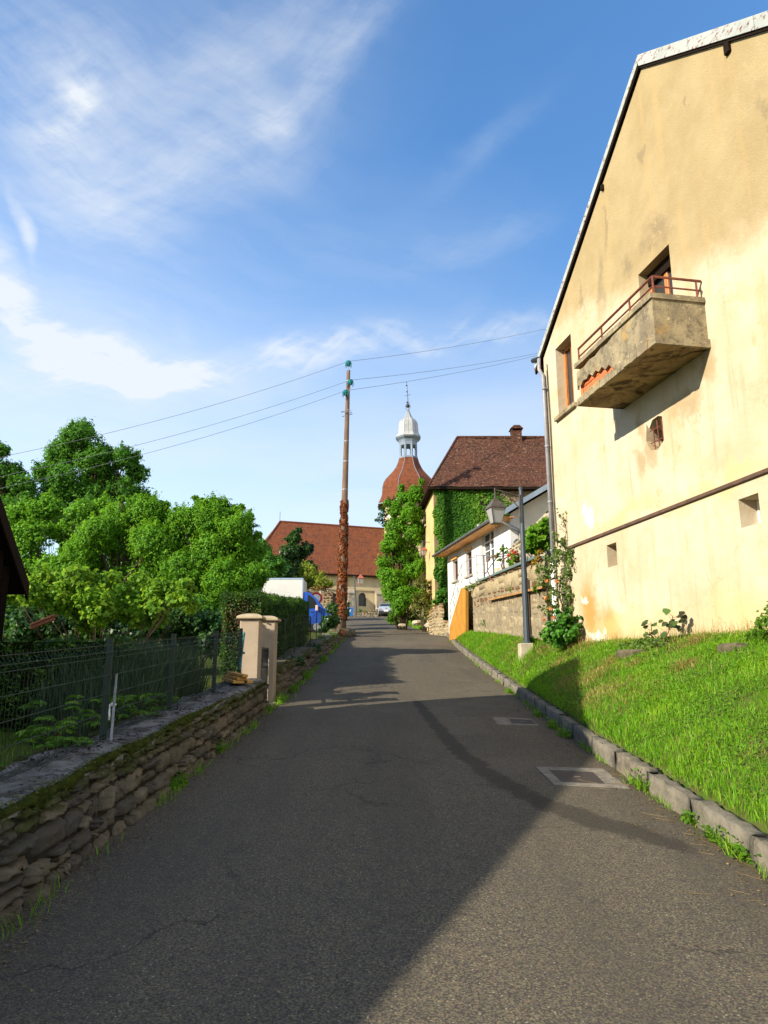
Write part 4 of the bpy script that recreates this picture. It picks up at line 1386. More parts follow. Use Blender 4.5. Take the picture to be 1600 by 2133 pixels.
# ------------------------------------------------------------------ hedges
def hedge(name, x0, x1, y0, y1, zbf, ztf, n, mat, label, size=.075, parts=None, core=(.012, .018, .006)):
    e = thing(name, ((x0 + x1) / 2, (y0 + y1) / 2, float(zbf(x0, y0))), label, 'hedge')
    m = MB(); i_ = .10
    k = max(2, int((y1 - y0) / 1.0))
    ys = np.linspace(y0 + i_, y1 - i_, k + 1)
    for a, b in zip(ys[:-1], ys[1:]):
        za, zb_ = ztf(x0, a) - i_, ztf(x0, b) - i_
        m.add([(x0 + i_, a, zbf(x0, a) - .2), (x1 - i_, a, zbf(x1, a) - .2), (x1 - i_, a, za), (x0 + i_, a, za), (x0 + i_, b, zbf(x0, b) - .2), (x1 - i_, b, zbf(x1, b) - .2), (x1 - i_, b, zb_), (x0 + i_, b, zb_)],
              [(0, 1, 2, 3), (4, 7, 6, 5), (0, 3, 7, 4), (1, 5, 6, 2), (3, 2, 6, 7)])
    m.build('inner_twigs', simple('hedge_twigs', core, tuple(c * .5 for c in core), 12, 1, .05), e)
    r = rng
    Lx, Ly = x1 - x0, y1 - y0
    hm = float(ztf(x0, y0) - zbf(x0, y0))
    areas = np.array([Lx * hm, Lx * hm, Ly * hm, Ly * hm, Lx * Ly * 1.3]); areas = areas / areas.sum()
    P = []; N = []
    for f, a in enumerate(areas):
        c = int(n * a); u = r.random(c); v = r.random(c)
        if f < 2:
            x = x0 + u * Lx; y = np.full(c, (y0, y1)[f]); nn = np.array([0, (-1, 1)[f], 0])
            z = np.array([zbf(q, w) for q, w in zip(x, y)]) * (1 - v) + np.array([ztf(q, w) for q, w in zip(x, y)]) * v
        elif f < 4:
            y = y0 + u * Ly; x = np.full(c, (x0, x1)[f - 2]); nn = np.array([(-1, 1)[f - 2], 0, 0])
            z = np.array([zbf(q, w) for q, w in zip(x, y)]) * (1 - v) + np.array([ztf(q, w) for q, w in zip(x, y)]) * v
        else:
            x = x0 + u * Lx; y = y0 + v * Ly; nn = np.array([0, 0, 1]); z = np.array([ztf(q, w) for q, w in zip(x, y)])
        p = np.stack([x, y, z], 1)
        bumpy = .045 * np.sin(p[:, 1] * 5.1 + p[:, 2] * 3) + .035 * np.sin(p[:, 0] * 7 + p[:, 2] * 6.3 + p[:, 1] * 2)
        p = p + nn * (bumpy + r.normal(0, .025, c))[:, None] - nn * np.abs(r.normal(0, .05, c))[:, None]
        P.append(p); N.append(nn + r.normal(0, .75, (c, 3)) + np.array([0, 0, .5]))
    P = np.concatenate(P); N = np.concatenate(N)
    tint = np.clip(.45 + .25 * np.sin(P[:, 0] * 9 + P[:, 1] * 4.3) * np.sin(P[:, 2] * 8 + P[:, 1] * 2.1) + r.normal(0, .2, len(P)), 0, 1)
    if parts:
        sel = parts(P)
        leaves('dead_patch', P[sel], N[sel], size, L_brownthuja, e, .45, tint=tint[sel])['kind'] = 'stuff'
        P, N, tint = P[~sel], N[~sel], tint[~sel]
    leaves('foliage', P, N, size, mat, e, .45, tint=tint)
    return e
def brown_patch(P):
    d = np.exp(-(((P[:, 0] + 3.05) / .33) ** 2 + ((P[:, 2] - 2.65) / .38) ** 2)) * (P[:, 1] < 15.75)
    return rng.random(len(P)) < d * .8
hedge('clipped_hedge', -3.45, -2.62, 15.5, 25.6, lambda x, y: zr(y) + .3, lambda x, y: np.interp(y, [15.5, 25.6], [3.20, 4.02]) + .04 * np.sin(y * 1.7), 95000, L_thuja,
      'clipped green conifer hedge with a brown patch behind the beige gate pillars', .05, brown_patch)
hedge('dark_hedge', -9.5, -3.55, 9.6, 10.5, lambda x, y: zr(y), lambda x, y: np.interp(x, [-9.5, -3.55], [2.08, 1.98]) + .03 * np.sin(x * 3), 34000, L_thuja,
      'low dark conifer hedge in shade behind the wire mesh fence', .06)

# ------------------------------------------------------------------ retaining wall, stairs and terrace on the right
RW = Plane((3.9, 17.4, 0), (-.9995, -.0319, 0))
M_mason = stone_mat('lichened_ashlar', [(.32, .255, .155), (.40, .325, .20), (.24, .20, .14)], .85, .45, (.105, .042, .016), mlo=.46)
def retaining_wall():
    A = RW.P(0, 0); B = RW.P(11.6, 0)
    zb = lambda s: float(hbank(17.4 + s)) - .05
    zt = lambda s: np.interp(s, [0, 11.6], [4.28, 4.92])
    e = thing('retaining_wall', (3.8, 22, 2.7), 'lichen stained limestone retaining wall below the white house terrace', 'wall')
    V, Q, T, HR = rubble(A[:2], B[:2], (-1, -.03), zb, lambda s: float(zt(s) - zb(s)) - .42, (.26, .42), (.5, 1.2), .010, 21, 9, 6)
    np_mesh('stone_face', V, Q, M_mason, e, tint=T, extra={'hrel': HR}, smooth=True)
    # dressed top course standing a little proud
    V, Q, T, HR = rubble(RW.P(0, 0, .05)[:2], RW.P(11.6, 0, .05)[:2], (-1, -.03), lambda s: float(zt(s)) - .40, lambda s: .40, (.44, .46), (.9, 1.4), .010, 22, 7, 5)
    V[:, 2] += .06
    np_mesh('top_course', V, Q, M_blond, e, tint=T, extra={'hrel': HR}, smooth=True)
    V, Q, T, HR = rubble(B[:2], (B.x + 1.5, B.y + .02), (0, 1), lambda s: zb(11.6), lambda s: float(zt(11.6)) - zb(11.6), (.16, .26), (.3, .6), .03, 23, 6, 5)
    np_mesh('end_stone_face', V, Q, M_mason, e, tint=T, extra={'hrel': HR}, smooth=True)
    m = MB()
    for s0, s1 in ((0, 5.8), (5.8, 11.58)):
        p = [RW.P(s0, zb(s0) - .5, .0), RW.P(s1, zb(s1) - .5, .0), RW.P(s1, zt(s1) - .02, .0), RW.P(s0, zt(s0) - .02, .0)]
        m.prism(p, RW.n * -1.2)
    m.build('rubble_core', M_blondmortar, e)
    # projecting drip course half way up, and a slate grey coping strip
    m = MB()
    for s0, s1 in ((.0, 3.6), (3.65, 7.4)):
        m.add([RW.P(s0, zt(s0) - .72, -.02), RW.P(s1, zt(s1) - .72, -.02), RW.P(s1, zt(s1) - .72, .12), RW.P(s0, zt(s0) - .72, .12), RW.P(s0, zt(s0) - .64, -.02), RW.P(s1, zt(s1) - .64, -.02), RW.P(s1, zt(s1) - .66, .11), RW.P(s0, zt(s0) - .66, .11)],
              [(0, 1, 2, 3), (4, 7, 6, 5), (0, 4, 5, 1), (3, 2, 6, 7), (0, 3, 7, 4), (1, 5, 6, 2)])
    m.build('ledge', M_orangestone, e)
    m = MB()
    s0, s1 = .6, 9.6
    m.add([RW.P(s0, zt(s0) + .065, -.1), RW.P(s1, zt(s1) + .065, -.1), RW.P(s1, zt(s1) + .065, .12), RW.P(s0, zt(s0) + .065, .12), RW.P(s0, zt(s0) + .13, -.1), RW.P(s1, zt(s1) + .13, -.1), RW.P(s1, zt(s1) + .13, .12), RW.P(s0, zt(s0) + .13, .12)],
          [(0, 1, 2, 3), (4, 7, 6, 5), (0, 4, 5, 1), (3, 2, 6, 7), (0, 3, 7, 4), (1, 5, 6, 2)])
    m.build('coping', M_slate, e)
    # old drain slot down the wall
    m = MB(); m.obox(RW.P(1.7, zb(1.7) - .1, .04), RW.t * .12, RW.n * .05, (0, 0, 1.75)); m.build('drain_channel', M_brown, e)
M_blondmortar = simple('blond_lime_mortar', (.30, .24, .15), (.20, .16, .105), 5, .95, .1, .8, 30)
M_orangestone = simple('ochre_lichen_stone', (.40, .24, .09), (.24, .13, .06), 7, .9, .1, .6)
M_slate = simple('grey_green_zinc_strip', (.14, .20, .19), (.10, .15, .15), 4, .5, .4)
M_whitewall = simple('off_white_render', (.62, .60, .56), (.54, .52, .48), 1.5, .9, .15, .3, 60)
M_creamwall = simple('cream_render', (.66, .60, .47), (.58, .52, .40), 1.2, .9, .15, .3, 60)
M_panel = simple('ochre_render_panel', (.42, .20, .03), (.34, .16, .028), 2.5, .85, .15, .3)
M_rail = simple('galvanised_rail', (.30, .33, .36), (.22, .25, .28), 6, .45, .4)
M_darkmetal = simple('slate_blue_steel', (.045, .060, .075), (.035, .048, .062), 4, .45, .4)
retaining_wall()

def terrace():
    # earth and stone terrace between wall and house
    m = MB()
    p = [(3.95, 17.0), (7.8, 17.0), (7.6, 30.6), (3.62, 28.6)]
    zz = [4.25, 4.35, 5.0, 4.85]
    m.add([(x, y, z) for (x, y), z in zip(p, zz)] + [(x, y, 2.0) for x, y in p], [(0, 1, 2, 3), (4, 7, 6, 5), (0, 4, 5, 1), (1, 5, 6, 2), (2, 6, 7, 3), (3, 7, 4, 0)])
    tag(m.build('terrace_ground', MATS.get('terr') or simple('terr', (.09, .10, .03), (.16, .13, .07), 2, .95, .1, .8), None), kind='structure')
    # upper parapet of grey stone behind, stepping up towards the tall house
    e = thing('terrace_wall', (5.2, 19.5, 4.3), 'upper grey lichened stone wall with vine leaves beside the downpipe', 'wall')
    A = AT(1152, 1140, 18.2); B = AT(1062, 1180, 23.2)
    zb = lambda s: 4.2 + .04 * s
    L_ = (Vector((B.x, B.y)) - Vector((A.x, A.y))).length
    zt = lambda s: np.interp(s / L_, [0, .35, .7, 1], [5.75, 5.65, 5.55, 5.5])
    d = Vector((B.x - A.x, B.y - A.y, 0)).normalized(); n2 = (-d.y, d.x)
    if n2[0] > 0: n2 = (d.y, -d.x)
    V, Q, T, HR = rubble((A.x, A.y), (B.x, B.y), n2, zb, lambda s: float(zt(s)) - zb(s), (.13, .24), (.25, .55), .04, 31, 6, 5)
    np_mesh('stone_face', V, Q, M_greystone, e, tint=T, extra={'hrel': HR}, smooth=True)
    m = MB(); n3 = Vector((n2[0], n2[1], 0))
    m.prism([(A.x, A.y, 4.0), (B.x, B.y, 4.0), (B.x, B.y, float(zt(L_)) - .01), (A.x, A.y, float(zt(0)) - .02)], n3 * -.4)
    m.build('rubble_core', M_greystone2, e)
    # landing block
    m = MB(); a = AT(1030, 1215, 26.4); b = AT(1072, 1215, 25.4)
    m.obox((a.x, a.y, 4.75), (b.x - a.x, b.y - a.y, 0), (.4, 1.2, 0), (0, 0, AT(1030, 1184, 26.4).z - 4.75))
    tag(m.build('landing_block', M_greystone2, None, bevel=.02), 'low pale stone landing block at the terrace edge below the white house door', 'block')
M_greystone = stone_mat('grey_lichened_stone', [(.18, .16, .125), (.24, .21, .16), (.14, .125, .10)], .5, .5, (.20, .12, .015))
M_greystone2 = simple('pale_stone', (.44, .38, .28), (.32, .28, .20), 6, .9, .15, .5)
terrace()

WH = Plane((4.96, 28.0, 0), (-.9834, -.1813, 0))       # long white wall of the low house
def white_house():
    e = thing('white_house', (5.5, 31, 3.3), 'low white rendered house with overhanging pine soffit and half glazed door', 'house')
    g = WH
    Lh = 9.3; wd_ = 7.0
    ze = 7.70
    right = Vector((.9834, .1813, 0))
    # left wall openings
    def op(pl_, pr_, top, bot):
        a0 = g.sz(*pl_)[0]; a1 = g.sz(*pr_)[0]
        return (a1, a0, g.sz(*bot)[1], g.sz(*top)[1])
    wf = op((944, 1190), (954, 1188), (953, 1166), (953, 1208))
    wm = op((971, 1175), (983, 1172), (982, 1146), (983, 1196))
    dr = op((1003, 1150), (1029, 1140), (1028, 1098), (1028, 1205))
    mb = MB()
    outer = [(0, 2.4), (Lh, 2.4), (Lh, ze), (0, ze)]
    wall_with_holes(mb, g, outer, [rect(*(w_[0], w_[2], w_[1], w_[3])) for w_ in (wf, wm, dr)], .22)
    b = MB()
    mb.add([g.P(0, 2.4), g.P(Lh, 2.4), g.P(Lh, 2.4, -wd_), g.P(0, 2.4, -wd_)], [(0, 1, 2, 3)])
    mb.build('wall', M_whitewall, e)
    sl_ = .60
    zr_ = ze + sl_ * wd_ / 2
    m = MB()
    for a in (0.0, Lh):
        m.add([g.P(a, 2.4, -.004), g.P(a, ze, -.004), g.P(a, zr_, -wd_ / 2), g.P(a, ze, -wd_), g.P(a, 2.4, -wd_)], [(0, 1, 2, 3, 4)])
    m.add([g.P(0, 2.4, -wd_), g.P(Lh, 2.4, -wd_), g.P(Lh, ze, -wd_), g.P(0, ze, -wd_)], [(0, 1, 2, 3)])
    m.build('gable_wall', M_creamwall, e)
    # corner pilaster reads as white quoin
    m = MB(); m.obox(g.P(-.01, 2.4, .012), g.n * -.32, g.t * .02, (0, 0, ze - 2.4)); m.build('quoin', M_whitewall, e)
    # roof with big eaves, soffit boards under it
    oe = .62; og = .55; th = .14
    zl = ze + .14 - sl_ * oe
    m = MB()
    m.prism([g.P(-og, zl, oe), g.P(-og, zl + th, oe), g.P(-og, zr_ + .14 + th, -wd_ / 2), g.P(-og, zl + th, -wd_ - oe), g.P(-og, zl, -wd_ - oe), g.P(-og, zr_ + .14, -wd_ / 2)], g.t * (Lh + og + .4))
    roof = m.build('roof', M_roofbrown, e)
    m = MB()   # grey blue verge board on the near gable
    for q in (oe, -wd_ - oe):
        m.prism([g.P(-og - .02, zl - .05, q), g.P(-og - .02, zl + th + .03, q), g.P(-og - .02, zr_ + .17 + th, -wd_ / 2), g.P(-og - .02, zr_ + .09, -wd_ / 2)], g.t * -.03)
    m.build('verge_board', M_bluegrey, roof)
    m = MB()
    m.obox(g.P(-og + .02, zl - .03, .004), g.t * (Lh + og + .34), g.n * (oe - .03), (0, 0, .026))
    m.build('soffit', M_soffitwood, roof)
    m = MB(); m.tube([g.P(-og, zl + .05, oe + .055), g.P(Lh + .4, zl + .02, oe + .055)], .062, 8)
    m.build('gutter', M_guttergrey, e)
    m = MB(); a = g.P(-.25, zl - .02, oe); m.tube([a, a + Vector((.12, -.05, -.12)), g.P(-.06, zl - .42, -.35), g.P(-.06, ze - 1.1, -.40), g.P(-.06, 4.9, -.40)], .05, 8)
    m.build('downpipe', M_zinc, e, smooth=True)
    m = MB(); m.obox(g.P(-.12, 6.95, -.45), g.n * -2.2, g.t * -.02, (0, 0, .04)); m.build('cable', M_zinc, e)
    # purlin end under the verge
    m = MB(); m.obox(g.P(-og + .01, ze + sl_ * 2.0 - .13, -2.0), g.t * .52, g.n * .14, (0, 0, .16)); m.build('purlin_end', M_darkwood, roof)
    for w_, mat, nm in ((wf, M_redbrown, 'window'), (wm, M_redbrown, 'window'), (dr, M_paintwhite, 'door')):
        a0, a1, z0, z1 = w_
        m = MB(); bar = .07; q = -.18
        for (p0, p1, r0, r1) in ((a0, a0 + bar, z0, z1), (a1 - bar, a1, z0, z1), (a0 + bar, a1 - bar, z0, z0 + bar), (a0 + bar, a1 - bar, z1 - bar, z1), ((a0 + a1) / 2 - .04, (a0 + a1) / 2 + .04, z0 + bar, z1 - bar)):
            m.obox(g.P(p0, r0, q), g.t * (p1 - p0), g.n * .05, (0, 0, r1 - r0))
        if nm == 'door':
            m.obox(g.P(a0 + bar, z0 + bar, q + .003), g.t * (a1 - a0 - 2 * bar), g.n * .03, (0, 0, .8))
            for k in (1, 2): m.obox(g.P(a0 + bar, z0 + .9 + k * .4, q + .005), g.t * (a1 - a0 - 2 * bar), g.n * .04, (0, 0, .04))
        f = m.build(nm, mat, e)
        m = MB(); m.obox(g.P(a0 + .01, z0 + .01, q + .002 - .02), g.t * (a1 - a0 - .02), g.n * .02, (0, 0, z1 - z0 - .02)); m.build('pane', M_glass, f)
        if nm == 'window':
            m = MB(); m.obox(g.P(a0 - .12, z0 - .09, -.15), g.t * (a1 - a0 + .24), g.n * .24, (0, 0, .085)); m.build('sill', M_pillar, f, bevel=.01)
            m = MB(); m.obox(g.P(a0 - .05, z1 + .06, -.02), g.t * (a1 - a0 + .1), g.n * .12, (0, 0, .10)); m.build('blind_box', M_soffitwood, f)
    c = g.P(g.sz(1004, 1096)[0], g.sz(1004, 1096)[1], .16)
    m = MB(); m.lathe(c, [(.02, .09), (.07, .06), (.085, 0), (.06, -.06), (.015, -.085)], 10); m.build('floodlight', M_zinc, e, smooth=True)
    # cellar opening beside the meter box on the gable side
    m = MB(); a = AT(1086, 1165, 27.9); m.box((a.x - .25, a.y - .3, a.z - .75), (a.x + .3, a.y + .2, a.z + .75)); m.build('meter_box', M_darkmetal, e, bevel=.02)
M_bluegrey = simple('blue_grey_paint', (.26, .31, .38), (.20, .25, .31), 3, .6, .3)
M_guttergrey = simple('dark_grey_gutter', (.10, .10, .10), (.07, .07, .07), 4, .5, .4)
M_redbrown = simple('red_brown_paint', (.14, .035, .022), (.10, .028, .02), 6, .5, .35)
white_house()

def stairs():
    """outside stair dropping from the terrace to the lane along the white wall"""
    e = thing('outdoor_staircase', (3.5, 32, 3.3), 'outside staircase with ochre side panel and thin steel railing beside the white house', 'staircase')
    a = AT(936, 1313, 33.4); b = AT(970, 1222, 30.2); c = AT(970, 1321, 30.2)
    b2 = AT(960, 1226, 31.0)
    n = Vector((.983, .18, 0))
    m = MB()
    m.prism([(a.x, a.y, 3.0), (c.x, c.y, 3.0), (b.x, b.y, b.z), (b2.x, b2.y, b2.z), (a.x, a.y, a.z + .10)], n * .12)
    m.build('side_panel', M_panel, e)
    # stringer edge
    m = MB()
    up = Vector((0, 0, .10))
    m.prism([Vector((a.x, a.y, a.z + .102)), Vector(b2) + Vector((0, 0, .002)), Vector(b2) + up, Vector((a.x, a.y, a.z + .25))], n * .16)
    m.prism([Vector(b2) + Vector((0, 0, .003)), Vector(b) + Vector((0, 0, .003)), Vector(b) + up, Vector(b2) + up], n * .16)
    m.build('stringer', M_whitewall, e)
    k = 11
    m = MB()
    for i in range(k):
        f = i / k
        p = Vector((a.x, a.y, a.z)).lerp(Vector(b2), f)
        q = Vector((a.x, a.y, a.z)).lerp(Vector(b2), (i + 1) / k)
        m.prism([(p.x, p.y, p.z - .05), (q.x, q.y, p.z - .05), (q.x, q.y, q.z + .015), (p.x, p.y, q.z + .015)], n * .9)
    for v_ in range(len(m.v)):
        x, y, z = m.v[v_]; m.v[v_] = (x + n.x * .13, y + n.y * .13, z)
    m.build('steps', M_greystone2, e)
    # landing slab
    m = MB(); d = Vector((b.x - b2.x, b.y - b2.y, 0)).normalized()
    m.obox(Vector(b2) + n * .13 + Vector((0, 0, -.2)), d * 4.2, n * 1.1, (0, 0, .2)); m.build('landing', M_greystone2, e)
    # railing
    m = MB()
    hh = .98
    p0 = Vector((a.x, a.y, a.z + .18)) + n * .06; p1 = Vector(b2) + n * .06 + Vector((0, 0, .08))
    flat = [p1, p1 + d * 2.4, p1 + d * 2.4 + n * 1.0]
    for q in (1.0, .62, .30):
        z_ = Vector((0, 0, hh * q))
        m.tube([p0 + z_, p1 + z_] , .016 if q == 1 else .010, 6)
        m.tube([flat[0] + z_, flat[1] + z_, flat[2] + z_], .016 if q == 1 else .010, 6)
    for f in (0, .33, .66, 1):
        p = p0.lerp(p1, f); m.tube([p, p + Vector((0, 0, hh))], .016, 6)
    for p in (flat[0] + d * 1.2, flat[1], flat[2]): m.tube([p, p + Vector((0, 0, hh))], .018, 6)
    m.build('railing', M_rail, e)
    # second, darker hand rail on the house side
    m = MB()
    q0 = flat[1] + d * .35; 
    for i in range(3):
        p = q0 + d * (i * 1.25) + n * .2; m.tube([p, p + Vector((0, 0, .95))], .03, 6)
    m.tube([q0 + n * .2 + Vector((0, 0, .15)), q0 + d * 2.5 + n * .2 + Vector((0, 0, .80))], .02, 6)
    m.build('handrail', M_darkmetal, e)
stairs()

def terrace_things():
    # curved wrought iron railing rusting on the terrace edge
    e = thing('scroll_railing', AT(1045, 1210, 24.5), 'rusty wrought iron railing with curled hoops on the terrace edge', 'railing')
    Yv = 24.4
    def path(pts): return [AT(px, py, Yv - (px - 1015) * .018) for px, py in pts]
    m = MB()
    m.tube(path([(1033, 1214), (1022, 1205), (1016, 1190), (1015, 1175), (1019, 1164), (1027, 1158), (1036, 1159)]), .022, 6)
    m.build('hoop', M_rust, e)
    m = MB(); m.tube(path([(1050, 1206), (1050, 1190), (1045, 1180), (1047, 1168), (1056, 1160), (1066, 1158)]), .020, 6); m.build('hoop', M_rust, e)
    m = MB(); m.tube(path([(1027, 1158), (1045, 1154), (1065, 1151), (1085, 1147)]), .016, 6); m.build('rail', M_iron, e)
    m = MB(); m.tube(path([(1036, 1160), (1060, 1156), (1088, 1150)]), .012, 6); m.build('rail', M_iron, e)
    # flower pot with a red geranium
    p = AT(1071, 1194, 21.9)
    e = thing('flower_pot', p, 'terracotta pot of red geraniums standing on the terrace wall', 'flower pot')
    m = MB(); m.lathe(p, [(.10, 0), (.15, .22), (.165, .225), (.165, .27), (.13, .272)], 12); m.build('pot', M_tile_under, e)
    c = Vector(p) + Vector((0, 0, .36))
    P, N, T = blob_points([(c, .24)], 260, sub=10); leaves('foliage', P, N, .09, L_weed, e, .9, tint=T)
    P, N, T = blob_points([(c + Vector((0, -.05, .17)), .17)], 300, sub=9); leaves('blossom', P, N, .05, M_redpetal, e, .9, tint=T)
    # lone potted cutting by the rail
    p = AT(1045, 1178, 24.0)
    e = thing('terrace_plant', p, 'small leafy green plant rising beside the rusty hoop railing', 'plant')
    m = MB(); m.tube([p + Vector((0, 0, -.35)), p + Vector((.02, 0, .2)), AT(1050, 1136, 24.0)], .008, 5); m.build('stem', M_bark, e)
    P, N, T = blob_points([(AT(1042, 1160, 24), .16), (AT(1050, 1142, 24), .13), (AT(1055, 1152, 24), .09)], 90, sub=6); leaves('foliage', P, N, .12, L_weed, e, .8, tint=T)
M_redpetal = leafmat('red_petal', (.45, .012, .008), (.60, .02, .012), (.75, .06, .03), .3)
terrace_things()

# ------------------------------------------------------------------ big old house clothed in ivy
def ivy_house():
    Y0 = 42.0
    ang = 4
    c = AT(904, 1100, Y0)
    x0 = c.x; ze = 12.55; zg = 3.4
    e = thing('stone_house', (x0 + 4, Y0 + 3, zg), 'old stone house with mossy brown hipped roof and ivy covered front', 'house')
    # the left wall runs back and slightly left
    far = AT(880, 1060, 48.0)
    wd_ = 11.0; dp = 6.3
    lx = (far.x - x0)
    P0 = (x0, Y0); P1 = (x0 + wd_, Y0); P2 = (x0 + wd_, Y0 + dp); P3 = (x0 + lx, Y0 + dp)
    m = MB()
    m.add([(x, y, zg) for x, y in (P0, P1, P2, P3)] + [(x, y, ze) for x, y in (P0, P1, P2, P3)], [(0, 1, 5, 4), (1, 2, 6, 5), (2, 3, 7, 6)])
    m.build('wall', M_oldstone, e)
    L3 = Vector((P3[0] - P0[0], P3[1] - P0[1], 0)); n3 = Vector((-L3.y, L3.x, 0)).normalized()
    pl = Plane((P0[0], P0[1], 0), n3)
    a0 = pl.sz(888, 1080)[0]; a1 = pl.sz(882, 1080)[0]
    w = (min(a0, a1), max(a0, a1), pl.sz(885, 1098)[1], pl.sz(885, 1040)[1])
    mb = MB(); wall_with_holes(mb, pl, [(0, zg), (L3.length, zg), (L3.length, ze), (0, ze)], [rect(w[0], w[2], w[1], w[3])], .2)
    mb.build('side_wall', M_ochrewall, e)
    m = MB(); m.obox(pl.P(w[0], w[2], -.12), pl.t * (w[1] - w[0]), pl.n * .05, (0, 0, w[3] - w[2])); sh = m.build('shutter', M_shutter, e)
    m = MB(); m.obox(pl.P(w[0] - .15, w[2] - .12, -.1), pl.t * (w[1] - w[0] + .3), pl.n * .22, (0, 0, .11)); m.build('sill', M_greystone2, sh)
    m = MB(); m.obox(pl.P(w[0] + .3, 4.2, .002), pl.t * .5, pl.n * .05, (0, 0, 2.8)); m.build('door', M_darkwood, e)
    # hipped roof
    ov = .42
    zr2 = ze + 3.75
    r0 = AT(952, 911, Y0 + dp / 2)
    zr2 = r0.z
    e0 = (x0 - ov + .08, Y0 - ov, ze - .25); e1 = (P1[0] + ov, Y0 - ov, ze - .25); e2 = (P2[0] + ov, P2[1] + ov, ze - .25); e3 = (P3[0] - ov, P3[1] + ov, ze - .25)
    A = (r0.x, Y0 + dp / 2, zr2); B = (P1[0] - 1.8, Y0 + dp / 2, zr2)
    # the near plane gets rows of slightly waving tiles
    V = []; Qd = []
    nu, nv = 70, 34
    for j in range(nv + 1):
        v = j / nv
        for i in range(nu + 1):
            u = i / nu
            p = (Vector(e0).lerp(Vector(e1), u)).lerp(Vector(A).lerp(Vector(B), u), v)
            p.z += .035 * math.sin(u * 23) * math.sin(v * 7 + u * 5) + random.uniform(-.022, .022) - .10 * math.sin(math.pi * u) * (v) * .6
            V.append(p)
    for j in range(nv):
        for i in range(nu):
            k = j * (nu + 1) + i
            Qd.append((k, k + 1, k + nu + 2, k + nu + 1))
    m = MB(); m.add(V, Qd)
    m.add([e3, e0, A], [(0, 1, 2)]); m.add([e1, e2, B], [(0, 1, 2)]); m.add([e2, e3, A, B], [(0, 1, 2, 3)])
    roof = m.build('roof', M_roofbrown, e)
    m = MB(); lo = Vector((0, 0, -.16))
    pts = [Vector(q) for q in (e0, e1, e2, e3)]
    for i in range(4):
        p, q = pts[i], pts[(i + 1) % 4]
        m.add([p, q, q + lo, p + lo], [(0, 1, 2, 3)])
    m.add([p + lo for p in pts], [(0, 3, 2, 1)])
    m.build('eaves', M_darkwood, roof)
    m = MB(); m.tube([A, B], .10, 6); m.tube([A, e0], .07, 6); m.build('ridge_tiles', M_roofbrown, roof)
    ch = AT(1075, 905, Y0 + dp / 2)
    m = MB(); m.box((ch.x - .32, ch.y - .3, ch.z - .8), (ch.x + .32, ch.y + .3, ch.z + .18))
    m.prism([(ch.x - .42, ch.y - .4, ch.z + .30), (ch.x + .42, ch.y - .4, ch.z + .30), (ch.x + .18, ch.y - .4, ch.z + .52), (ch.x - .18, ch.y - .4, ch.z + .52)], (0, .8, 0))
    for dx in (-.34, .26): m.box((ch.x + dx, ch.y - .3, ch.z + .18), (ch.x + dx + .08, ch.y + .3, ch.z + .30))
    m.build('chimney', M_roofbrown, roof)
    # ivy on the front wall and wrapping the corner
    iv = thing('ivy_plant', (x0 + 2, Y0 - .1, zg), 'thick green ivy climbing the front wall of the old stone house', 'ivy')
    n = 24000
    u = rng.random(n * 2); z = rng.uniform(zg, ze - .12, n * 2)
    x = x0 - .05 + u * 9.0
    t_ = (z - zg) / (ze - zg)
    # bare stone shows at the upper right, ragged edges everywhere
    lim_r = 4.3 - 1.6 * np.clip((t_ - .62) / .3, 0, 1) + .5 * np.sin(z * 3.1) + .3 * np.sin(z * 7.7)
    lim_l = .06 + .10 * np.sin(z * 2.3) + .08 * np.sin(z * 5.1)
    dens = np.sin(x * 3.1 + z * 1.3) * np.sin(z * 2.7 - x * 1.1) * .5 + .5
    keep = (x - x0 > lim_l) & ((x - x0 < lim_r) | (rng.random(n * 2) < .25 * (t_ > .45) * np.clip(2.2 - (x - x0 - lim_r), 0, 1))) & (rng.random(n * 2) < .55 + .6 * dens) & ((t_ < .96) | (np.sin(x * 5) > .2))
    x, z = x[keep][:n], z[keep][:n]
    relief = .10 + .10 * (np.sin(x * 4.3 + z * 2) * np.sin(z * 3.7 + x) + 1) * .5
    y = Y0 - .02 - relief * rng.random(len(x)) ** .5 - .05
    P = np.stack([x, y, z], 1)
    N = np.stack([rng.normal(-.25, .5, len(x)), np.full(len(x), -1.0), rng.normal(.45, .4, len(x))], 1)
    tint = np.clip(.40 + .22 * np.sin(x * 2.1 + z * .8) + .2 * (relief - .13) * 6 + rng.normal(0, .2, len(x)) + .25 * np.clip((x - x0 - 2.4) / 2, 0, 1), 0, 1)
    leaves('foliage', P, N, .17, L_ivy, iv, .85, tint=tint)
    m = MB()
    for i in range(9):
        xx = x0 + .4 + i * .42; zz = zg
        pts = [(xx, Y0 - .03, zg)]
        while zz < ze - 1.5:
            zz += .6; xx += random.uniform(-.2, .2); pts.append((max(xx, x0 + .1), Y0 - .03, zz))
        m.tube(pts, .025, 5)
    m.build('stem', M_bark, iv)
    # wall lantern on a bracket
    p = pl.hit(884, 1150, .35)
    ln = thing('wall_lantern', p, 'small copper red lantern on the side wall of the ivy house', 'lantern')
    q = pl.hit(885, 1138, .02)
    lantern_at(p, .22, ln, M_copper)
    m = MB(); w0 = p - pl.n * .35 + Vector((0, 0, .62)); m.tube([w0, p + Vector((0, 0, .62)), p + Vector((0, 0, .55))], .02, 6); m.build('bracket', M_iron, ln)

